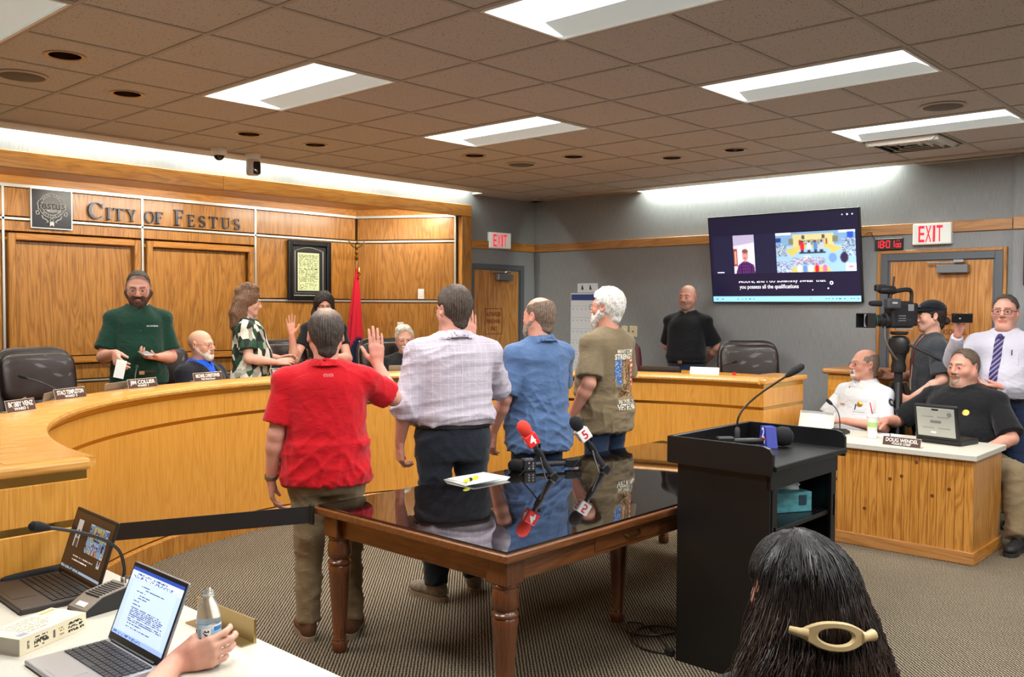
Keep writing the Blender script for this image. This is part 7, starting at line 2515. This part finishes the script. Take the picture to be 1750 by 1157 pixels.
# ---- police chief
p = Person('large seated police chief in black polo with gold badge', (6.10, -1.845, 0), 168, 1.83, (200, 144, 124), True, sh=.268, chest=.165, waist=.265, wdep=.19, belly=.13, hip=.22)
p.arm(1, (.43, .17, .775), (.33, .50, .815), (.1, .9, -.03), (0, 0, -1), sc=1.1, **HANG)
p.arm(-1, (-.42, .10, .735), (-.33, .33, .66), (.2, .9, -.2), (.2, 0, -1), sc=1.1, **HANG)
p.head(-8, 0, 0, size=1.14, up=.160, hair='short', hair_col=(74, 60, 48), hair_col2=(120, 104, 88), hair_th=.007, hair_rough=.0015, hairline=(.062, .094), scalp=((110, 88, 74), .6), brow=(70, 56, 46), beard=dict(kind='goatee', col=(150, 132, 114), th=.006, len=.01), stubble=((140, 112, 98), .4), blush=.9, fat=.014, jaw=1.12, neck=.076)
p.build()
p.garment('polo_shirt', BLACKC, hem=.84, off=.018, amp=.007, seed=121, sl_t=.90, sl_r=.086, collar='polo', collar_r=.092, k_sh=.08)
small(p, 'badge', GOLDB, (-.125, .5, 1.30), (0, -1, 0), lambda m_, M_: m_.lathe([(.028, 0), (.024, .004), (.008, .006)], 12, M=M_))
small(p, 'name_bar', GOLDB, (.115, .5, 1.31), (0, -1, 0), lambda m_, M_: m_.box((0, 0, .002), (.05, .012, .003), M=M_))
kn_, an_ = to_local(p, (5.78, -2.30, .53)), to_local(p, (5.58, -2.385, .10))
p.trousers(KHAKI, 1.0, .05, 122, .009, legs=[((.12, .0, .53), (.22, .42, .53), (.20, .40, .10)), ((-.13, .0, .53), tuple(kn_), tuple(an_))], wide=1.25)
p.shoe((an_[0], an_[1], 0), BLACK_SH, SOLE_D, turn=10); p.shoe((.20, .38, 0), BLACK_SH, SOLE_D)
for lb, x, y in (('dark office chair under the fire officer', 6.16, -1.05), ('dark office chair under the police chief', 6.16, -1.845)):
    t = thing('desk_chair', lb, 'chair', (x, y, 0), rad(-90), group='chairs behind the officers desk')
    MB().pad((0, 0, .42), (.50, .48, .10), .4, 20).build('seat', BLACKC, t, True)
    MB().pad((0, .30, .68), (.46, .08, .36), .4, 20).build('backrest', BLACKC, t, True)
    MB().lathe([(.03, .08), (.03, .38)], 12).build('gas_column', BLACKP, t, True)
    MB().box((0, .27, .5), (.06, .03, .3), .006, 1).build('back_bar', BLACKP, t)
    for k in range(5):
        a = 2*PI*k/5
        MB().tube([(0, 0, .10), (.27*math.cos(a), .27*math.sin(a), .035)], [.028, .03], 8).build('base_leg', BLACKP, t, True)

# ================================================================== cameraman, phone man
p = Person('cameraman in dark grey T-shirt and black cap', (6.44, -1.47, 0), 124, 1.80, (206, 158, 138), sh=.188, chest=.118, waist=.15, wdep=.12, hip=.165)
p.arm(1, (.235, .02, 1.12), (.16, .26, 1.12), (-.1, 1, .2), (-1, 0, 0), **HANG)
p.arm(-1, (-.265, -.03, 1.12), (-.20, .20, .96), (.1, .8, .0), (1, 0, 0), **HANG)
p.head(2, -3, 0, size=1.03, hair='short', hair_col=(40, 32, 28), hair_col2=(60, 48, 40), nape=(-.06, -.110), hair_th=.012, brow=(60, 46, 40), blush=.5, neck=.052)
p.build()
p.garment('grey_tee', GREYT, hem=.84, off=.016, amp=.0045, seed=131, sl_t=.84, sl_r=.074, collar='tee', collar_r=.066)
p.trousers(NAVYT, .95, .05, 132, .003)
for x in (.102, -.102): p.shoe((x, -.03, .0), BLACK_SH, SOLE_D)
fl = Field((-.12, -.15, -.02), (.12, .20, .16), .005)
fl.ell((0, -.014, .036), (.092, .116, .096), .01)
fl.cut(lambda X, Y, Z: .038-.10*Y-Z+0*X)
fl.ell((0, .115, .048), (.074, .085, .010), .012)
V, F = fl.mesh(); V = relax(V, F, 1, .5)
cap_ = p.part('cap', p.tohead(V), F, BLACKC)
m_ = MB()
pt = lambda q: tuple(p.tohead(np.array([q]))[0]*p.k)
for sd in (-1, 1):
    m_.pad(pt((sd*.036, .098, .075)), (.05, .05, .03), .7, 12)
    m_.tube([pt((sd*.07, .08, .078)), pt((sd*.094, .01, .075)), pt((sd*.088, -.06, .06))], .003, 6)
m_.build('sunglasses', mat('shades', (20, 34, 70), .08, spec=.8), p.o, True)
m_ = MB(); m_.sphere(pt((0, -.118, -.045)), .035, 14); m_.build('hair_bun', mat('bun_hair', (40, 32, 28), .7, bump=(80, .5)), p.o, True)
def lanyard(p, m_, x0=.055, zlow=1.10, r=.004):
    for sd in (-1, 1):
        pts = []
        for i in range(14):
            t_ = i/13
            o_ = np.array((sd*x0*(1-t_*.85), .4, 1.475-(1.475-zlow)*t_))
            h, _ = stick(p, o_, (0, -1, 0)); pts.append(h+Vector((0, .004, 0)))
        MB().tube(pts, r, 6).build('lanyard', m_, p.last, True)
lanyard(p, mat('lanyard_dark', (150, 24, 40), .6), .062, 1.12)
lanyard(p, mat('cord_pale', (206, 196, 170), .6), .05, 1.02, .0025)

p = Person('man in white shirt and striped tie filming with phone', (6.40, -2.06, 0), 178, 1.845, (200, 146, 128), sh=.215, chest=.135, waist=.195, wdep=.15, belly=.08, hip=.19)
p.arm(1, (.345, .12, 1.205), (.235, .31, 1.455), (-.08, .15, 1), (-.9, .35, 0), curl=(20, 30, 20), spread=4, thumb=(30, 10))
p.arm(-1, (-.315, -.02, 1.10), (-.06, .23, 1.075), (.9, .2, 0), (0, -.5, 1), **HANG)
p.head(6, 1, 0, size=1.06, hair='short', hair_col=(44, 36, 32), hair_col2=(110, 98, 88), hair_th=.008, hairline=(.060, .094), scalp=((90, 74, 64), .5), glasses=dict(col=(50, 36, 32), r=.0024, hgt=.016), brow=(60, 48, 42), blush=.8, fat=.008, neck=.060)
p.build()
p.garment('dress_shirt', LAVW, hem=.985, off=.018, amp=.007, seed=141, sleeve='long', collar='shirt', collar_r=.079, bl=.012)
c = Canvas(10, 60, (44, 36, 70))
k = ((c.x*10*.9+c.y*60).astype(int) % 6)
c.a[k < 2] = srgb((130, 116, 176)); c.a[k == 4] = srgb((20, 18, 34))
xw = np.abs(c.x-.5)*2
p.print_on(c, (0, .5, 1.235), (-1, 0, 0), (0, 0, 1), .062, .43, (0, -1, 0), 'tie')
small(p, 'tie_knot', mat('tie_purple', (60, 50, 96), .6), (0, .5, 1.448), (0, -1, 0), lambda m_, M_: m_.pad((0, 0, .004), (.042, .045, .024), .7, 12, M=M_))
small(p, 'chest_pocket', LAVW, (-.095, .5, 1.28), (0, -1, 0), lambda m_, M_: m_.box((0, 0, .001), (.10, .10, .004), .002, 1, M=M_))
small(p, 'pen', BLACKP, (-.095, .5, 1.33), (0, -1, 0), lambda m_, M_: m_.box((0, 0, .004), (.008, .045, .006), .002, 1, M=M_))
p.trousers(cloth('blue_twill', (36, 48, 78)), 1.0, .05, 142, .004)
p.belt(.985)
for x in (.102, -.102): p.shoe((x, -.03, .0), BLACK_SH, SOLE_D)
_a = rad(p.yaw); _l = Vector((.185, .37, 1.585))*p.k
t = thing('mobile_phone', 'black phone raised by the man in the striped tie', 'phone', (p.pos[0]+_l.x*math.sin(_a)+_l.y*math.cos(_a), p.pos[1]-_l.x*math.cos(_a)+_l.y*math.sin(_a), p.pos[2]+_l.z), rad(p.yaw-90+16))
MB().box((0, 0, 0), (.15, .009, .075), .006, 2).build('case', mat('phone_black', (14, 14, 16), .2), t)
MB().lathe([(.007, 0), (.007, .002)], 12, (.055, .0045, .02), axis='y').build('lens', mat('phone_lens', (40, 40, 46), .1), t)
# ================================================================== television camera on its tripod
VC = thing('video_camera', 'large black shoulder television camera on the tripod', 'video camera', (6.08, -1.325, 1.56), rad(150-90))
VC.scale = (.95, .84, 1.12)
# local y is where the lens looks
CAMB = mat('camera_body', (24, 25, 28), .45, bump=(120, .1)); CAMG = mat('camera_mid', (58, 60, 64), .45)
b_ = MB().box((0, -.025, .12), (.12, .27, .20), .025, 3).build('body', CAMB, VC)
MB().box((.061, -.05, .10), (.006, .16, .12), .002, 1).build('control_panel', CAMG, b_)
for k in range(4):
    MB().lathe([(.008, 0), (.007, .006)], 10, (-.063, -.10+.035*k, .08), axis='x').build('knob', CAMG, b_)
for r_ in range(3):
    for k in range(5):
        MB().box((-.0625, -.04+.018*k, .11-.018*r_), (.004, .008, .006)).build('button', mat('button_pale', (150, 150, 152), .5), b_)
MB().box((-.062, -.11, .17), (.006, .07, .05), .003, 1).build('small_screen', mat('small_lcd', (120, 124, 126), .25), b_)
MB().tube(smooth_path([(0, -.17, .205), (0, -.17, .285), (0, -.12, .305), (0, .02, .292), (0, .08, .27), (0, .09, .215)], 5), .017, 10).build('top_handle', CAMB, VC, True)
MB().lathe([(.058, 0), (.058, .04), (.046, .05), (.046, .10), (.040, .105), (.040, .15), (.052, .16), (.056, .22)], 24, (0, .105, .075), axis='y').build('lens_barrel', BLACKP, VC, True)
MB().lathe([(.0565, .17), (.0565, .178)], 24, (0, .105, .075), axis='y', cap=False).build('lens_ring', mat('ring_green', (40, 96, 70), .4), VC, True)
hd_ = MB()
for a0, a1 in (((-.072, .074), (.072, .074)),):
    hd_.box((0, .365, .125), (.15, .09, .006)).box((0, .365, .025), (.15, .09, .006)).box((-.075, .365, .075), (.006, .09, .106)).box((.075, .365, .075), (.006, .09, .106))
hd_.build('matte_hood', BLACKM, VC)
MB().lathe([(.05, .215), (.05, .217)], 24, (0, .105, .075), axis='y').build('front_glass', mat('lens_glass', (10, 12, 18), .05, spec=.9), VC, True)
MB().box((-.09, .14, .20), (.06, .16, .075), .012, 2).build('viewfinder', CAMG, VC)
MB().box((-.122, .14, .205), (.002, .06, .012)).build('maker_label', mat('label_grey', (170, 170, 172), .5), VC)
MB().lathe([(.022, 0), (.020, .10), (.016, .13)], 16, (-.03, .22, .20), axis='y').build('microphone', FOAM_K, VC, True)
MB().lathe([(.03, -.06), (.033, -.02), (.028, .10), (.02, .12)], 18, (0, .10, .30), axis='y').build('light_head', BLACKP, VC, True)
MB().box((0, .20, .315), (.05, .12, .05), .012, 2).build('lamp_box', CAMB, VC)
MB().tube([(0, .05, .33), (.0, .04, .40)], .008, 8).build('antenna', BLACKP, VC)
MB().box((0, -.18, .12), (.10, .06, .17), .012, 2).build('battery', BLACKP, VC)
MB().tube(smooth_path([(-.02, .16, .03), (-.05, .18, -.06), (-.06, .12, -.15), (-.03, .0, -.22), (.0, -.1, -.2)], 6), .009, 8).build('cable', mat('cable_tan', (96, 88, 76), .6), VC, True)
MB().box((-.03, -.06, .012), (.02, .2, .012), .003, 1).build('plate_edge', ALU, VC)
TP = thing('camera_tripod', 'black tripod under the television camera', 'tripod', (6.10, -1.34, 0))
TP.scale = (1, 1, 1.105)
MB().pad((0, 0, 1.30), (.14, .16, .15), .6, 18).build('fluid_head', BLACKP, TP, True)
MB().lathe([(.06, 1.38), (.07, 1.39), (.07, 1.405)], 20).build('head_plate', BLACKM, TP, True)
MB().lathe([(.055, 1.10), (.060, 1.14), (.05, 1.18), (.062, 1.24)], 20).build('bowl', BLACKP, TP, True)
MB().lathe([(.035, .55), (.035, 1.12)], 18).build('centre_column', BLACKM, TP, True)
for k in range(3):
    a = rad(80+120*k)
    ca, sa = math.cos(a), math.sin(a)
    MB().tube([(.05*ca, .05*sa, 1.02), (.20*ca, .20*sa, .50), (.34*ca, .34*sa, .02)], [.022, .020, .016], 10).build('leg', BLACKP, TP, True)
    MB().tube([(.03*ca, .03*sa, .62), (.20*ca, .20*sa, .52)], .008, 8).build('spreader', ALU, TP)
    MB().sphere((.345*ca, .345*sa, .018), .02, 10).build('foot', BLACKM, TP, True)
MB().tube([(0, -.05, 1.32), (.10, -.30, 1.20)], .010, 8).build('pan_bar', BLACKP, TP, True)

# ================================================================== clerk whose hand holds the bottle
p = Person('person at the near desk whose right hand holds a bottle', (-1.22, -2.14, 0), 12, 1.74, (206, 158, 138), True, sh=.205)
bw_ = to_local(p, (WB[0], WB[1], NZ+.030))
fwL = to_local(p, (p.pos[0]+.735, p.pos[1]+.677, 0))-to_local(p, (p.pos[0], p.pos[1], 0))
rtL = to_local(p, (p.pos[0]+.677, p.pos[1]-.735, 0))-to_local(p, (p.pos[0], p.pos[1], 0))
fwL /= np.linalg.norm(fwL); rtL /= np.linalg.norm(rtL)
wr_ = bw_-fwL*.052-rtL*.075+np.array((0, 0, -.004))
el_ = (p.SR+wr_)/2+np.array((.05, -.02, -.14))
p.arm(1, el_, wr_, tuple(rtL*.95+fwL*.15+np.array((0, 0, .25))), tuple(fwL), curl=((28, 42, 26), (30, 44, 28), (32, 46, 28), (34, 46, 30)), spread=4, thumb=(30, 30), sc=1.05)
p.arm(-1, (-.28, .10, .70), (-.20, .28, .56), (.2, .9, -.1), (0, 0, -1), **HANG)
p.head(0, -6, 0, size=1.02, up=.165, hair='short', hair_col=(90, 78, 66), brow=(90, 76, 66))
p.build()
p.garment('shirt', cloth('slate_shirt', (70, 84, 104)), hem=.85, off=.016, amp=.004, seed=151, sl_t=.8, sl_r=.072, collar='shirt', collar_r=.076)
p.trousers(NAVYT, 1.0, .05, 152, .003, legs=SITLEG)
t = thing('desk_chair', 'dark chair of the person at the near desk', 'chair', (-1.26, -2.15, 0), rad(102), group='chairs at the near desk')
MB().pad((0, 0, .42), (.50, .48, .10), .4, 20).build('seat', BLACKC, t, True)
MB().pad((0, -.0, .0), (.01, .01, .01), .4, 8).bm.free()
MB().pad((0, .30, .68), (.46, .08, .36), .4, 20).build('backrest', BLACKC, t, True)
MB().lathe([(.03, .02), (.03, .38)], 12).build('gas_column', BLACKP, t, True)
MB().lathe([(.26, 0), (.26, .02), (.05, .06)], 20).build('base', BLACKP, t, True)

# ================================================================== woman in the foreground
p = Person('woman with long dark wavy hair and cream hair clip in the foreground', (.185, -3.235, -.03), 62, 1.645, (196, 140, 120), True, sh=.185, chest=.12, waist=.16)
p.arm(1, (.24, .10, .72), (.12, .30, .62), (-.4, .8, -.1), (0, 0, -1), **HANG)
p.arm(-1, (-.24, .10, .72), (-.12, .30, .62), (.4, .8, -.1), (0, 0, -1), **HANG)
p.head(0, -2, 0, size=1.03, up=.168, hair='custom', hair_col=(16, 13, 12), hair_col2=(58, 40, 30), brow=(40, 30, 26), neck=.048, hair_mix=lambda V: np.clip((-.10-V[:, 2])/.22, 0, .8))
p.build()
p.garment('dark_top', cloth('dark_top', (40, 38, 44)), hem=.85, off=.012, amp=.004, seed=161, sl_t=.8, collar='tee', collar_r=.062)
p.trousers(NAVYT, 1.0, .05, 162, .003, legs=SITLEG)
long_hair(p, [[(.055, -.05, 0), (.085, -.06, -.12), (.115, -.06, -.24), (.13, -.06, -.36), .062], [(-.055, -.065, 0), (-.085, -.085, -.12), (-.115, -.07, -.24), (-.13, -.06, -.36), .056], [(0, -.085, 0), (0, -.105, -.12), (0, -.11, -.24), (0, -.105, -.36), .075], [(.10, -.05, -.2), (.18, -.05, -.38), .06], [(-.10, -.05, -.2), (-.18, -.05, -.38), .06]], .06, 'hair', .016, 17, res=.0055, rough=.005, ear=True)
def strands(p, clumps=290, per=10, seed=5):
    """separate wavy locks over the hair mass"""
    rg = np.random.RandomState(seed)
    VV, FF, CC = [], [], []
    base = 0
    seg = 18
    for cl in range(clumps):
        az0 = rg.uniform(-1.28, 2.45)              # 0 is the back of the head
        el0 = rg.uniform(.02, 1.5)
        ph, fr, am = rg.rand(3)*6.28, rg.uniform(8, 16), rg.uniform(.009, .022)
        L0, sp0, tone = rg.uniform(.7, 1.), rg.uniform(.7, 1.3)*(1.5 if az0 < -.5 else 1.), rg.rand()
        for i in range(per):
            az = az0+rg.normal()*.075
            e0 = el0+rg.normal()*.06
            r_ = .0010+.0012*rg.rand()
            pj_ = ph+rg.normal(size=3)*.35
            lift = rg.uniform(0, .006)
            L = L0*rg.uniform(.85, 1.)
            t_ = np.linspace(0, 1, seg)*L
            e = e0-(e0+.25)*np.clip(t_/.40, 0, 1)
            q = np.clip((t_-.34)/.66, 0, 1)
            rx, ry = .098+lift+.030*np.clip(t_/.4, 0, 1)+.115*sp0*q, .119+lift+.034*np.clip(t_/.4, 0, 1)+.085*sp0*q
            ce = np.cos(np.where(e > 0, e, 0))
            x = rx*ce*np.sin(az); y = -.014-ry*ce*np.cos(az)*(1 if abs(az) < 1.6 else .6)
            z = .032+.110*np.sin(np.where(e > 0, e, e*.6))-.38*q
            w_ = am*(.12+1.25*q)
            x = x+w_*np.sin(fr*t_*1.9+pj_[0]); y = y+w_*np.sin(fr*t_*1.9+pj_[0]+1.4); z = z+.35*w_*np.sin(fr*t_*2.2+pj_[2])
            fz = .0016*(1+4*q)
            x = x+fz*np.sin(t_*60+pj_[1]*9); y = y+fz*np.sin(t_*53+pj_[2]*9)
            pts = np.stack([x, y, z], 1)
            if (pts[:, 1] > .05).any() and abs(az) > 1.5 and e0 < .8: continue
            d = np.gradient(pts, axis=0); d /= np.linalg.norm(d, axis=1, keepdims=True)+1e-9
            up = np.array((.3, .5, .81)); a = np.cross(d, up); a /= np.linalg.norm(a, axis=1, keepdims=True)+1e-9; b = np.cross(d, a)
            tp = np.linspace(1, .4, seg)[:, None]*r_
            ring = np.stack([pts+a*tp, pts-a*tp*.5+b*tp*.87, pts-a*tp*.5-b*tp*.87], 1).reshape(-1, 3)
            VV.append(ring)
            k = np.arange(seg-1)[:, None]*3+base
            FF.append(np.concatenate([np.stack([k[:, 0]+m_, k[:, 0]+(m_+1) % 3, k[:, 0]+3+(m_+1) % 3, k[:, 0]+3+m_], 1) for m_ in range(3)]))
            tt = np.repeat(np.clip(np.linspace(-.35, 1, seg), 0, 1), 3)[:, None]*(.25+.75*tone)
            c0, c1 = np.array(srgb((14, 12, 12))), np.array(srgb((88, 62, 48)))
            if tone > .93 and rg.rand() < .5: c0 = np.array(srgb((96, 92, 90)))
            CC.append(c0*(1-tt)+c1*tt)
            base += len(ring)
    V, C = np.concatenate(VV), np.concatenate(CC)
    o = p.part('hair_locks', p.tohead(V), np.concatenate(FF), attr_mat('hair_strand', .42, .45), C)
    o['kind'] = 'stuff'
strands(p)
# hair clip: cream oval ring with flared ends, on the back of the head to the right
clip = MB()
out_, inn = [], []
n_ = 28
for i in range(n_):
    a = 2*PI*i/n_
    ca, sa = math.cos(a), math.sin(a)
    out_.append(((.050+.012*abs(ca)**8)*math.copysign(abs(ca)**.9, ca), .030*math.copysign(abs(sa)**.85, sa)))
    inn.append((.032*ca, .017*sa))
CLM = p.hR
def clip_pt(u, v, w):
    """u along the clip, v up, w out from the head"""
    az = rad(-15)+u/.165
    r_ = .196+w
    q = np.array((r_*math.sin(az)*.92, -.014-r_*math.cos(az)*.98, -.034+v-.10*u))
    return Vector(p.tohead(np.array([q]))[0]*p.k)
bm_ = clip.bm
rows = []
for w in (0., .012):
    rows.append(([bm_.verts.new(clip_pt(*q, w)) for q in out_], [bm_.verts.new(clip_pt(*q, w)) for q in inn]))
for i in range(n_):
    j = (i+1) % n_
    (o0, i0), (o1, i1) = rows
    bm_.faces.new((o1[i], o1[j], i1[j], i1[i])); bm_.faces.new((o0[j], o0[i], i0[i], i0[j]))
    bm_.faces.new((o0[i], o0[j], o1[j], o1[i])); bm_.faces.new((i0[j], i0[i], i1[i], i1[j]))
bmesh.ops.recalc_face_normals(bm_, faces=bm_.faces)
CLIPM = mat('clip_cream', (206, 180, 132), .4)
hc_ = clip.build('hair_clip', CLIPM, p.o, True)
hc_.modifiers.new('round', 'BEVEL').width = .003
for s_ in (-1, 1):
    tb = [clip_pt(s_*.048, 0, .006), clip_pt(s_*.062, 0, .007), clip_pt(s_*.080, .002, .006)]
    MB().tube(tb, [.013, .009, .012 if s_ > 0 else .007], 10).build('clip_end', CLIPM, hc_, True)

t = thing('audience_chair', 'dark stacking chair under the woman in the foreground', 'chair', (.185, -3.235, 0), rad(62+90))
MB().pad((0, 0, .40), (.44, .44, .07), .4, 20).build('seat', BLACKC, t, True)
MB().pad((0, .25, .62), (.42, .05, .26), .4, 20).build('backrest', BLACKC, t, True)
for sx_ in (-1, 1):
    for sy_ in (-1, 1):
        MB().tube([(sx_*.20, sy_*.18, .39), (sx_*.22, sy_*.22, .0)], .011, 8).build('leg', CHROME, t, True)
    MB().tube([(sx_*.19, .20, .38), (sx_*.19, .245, .62)], .010, 8).build('back_post', CHROME, t, True)
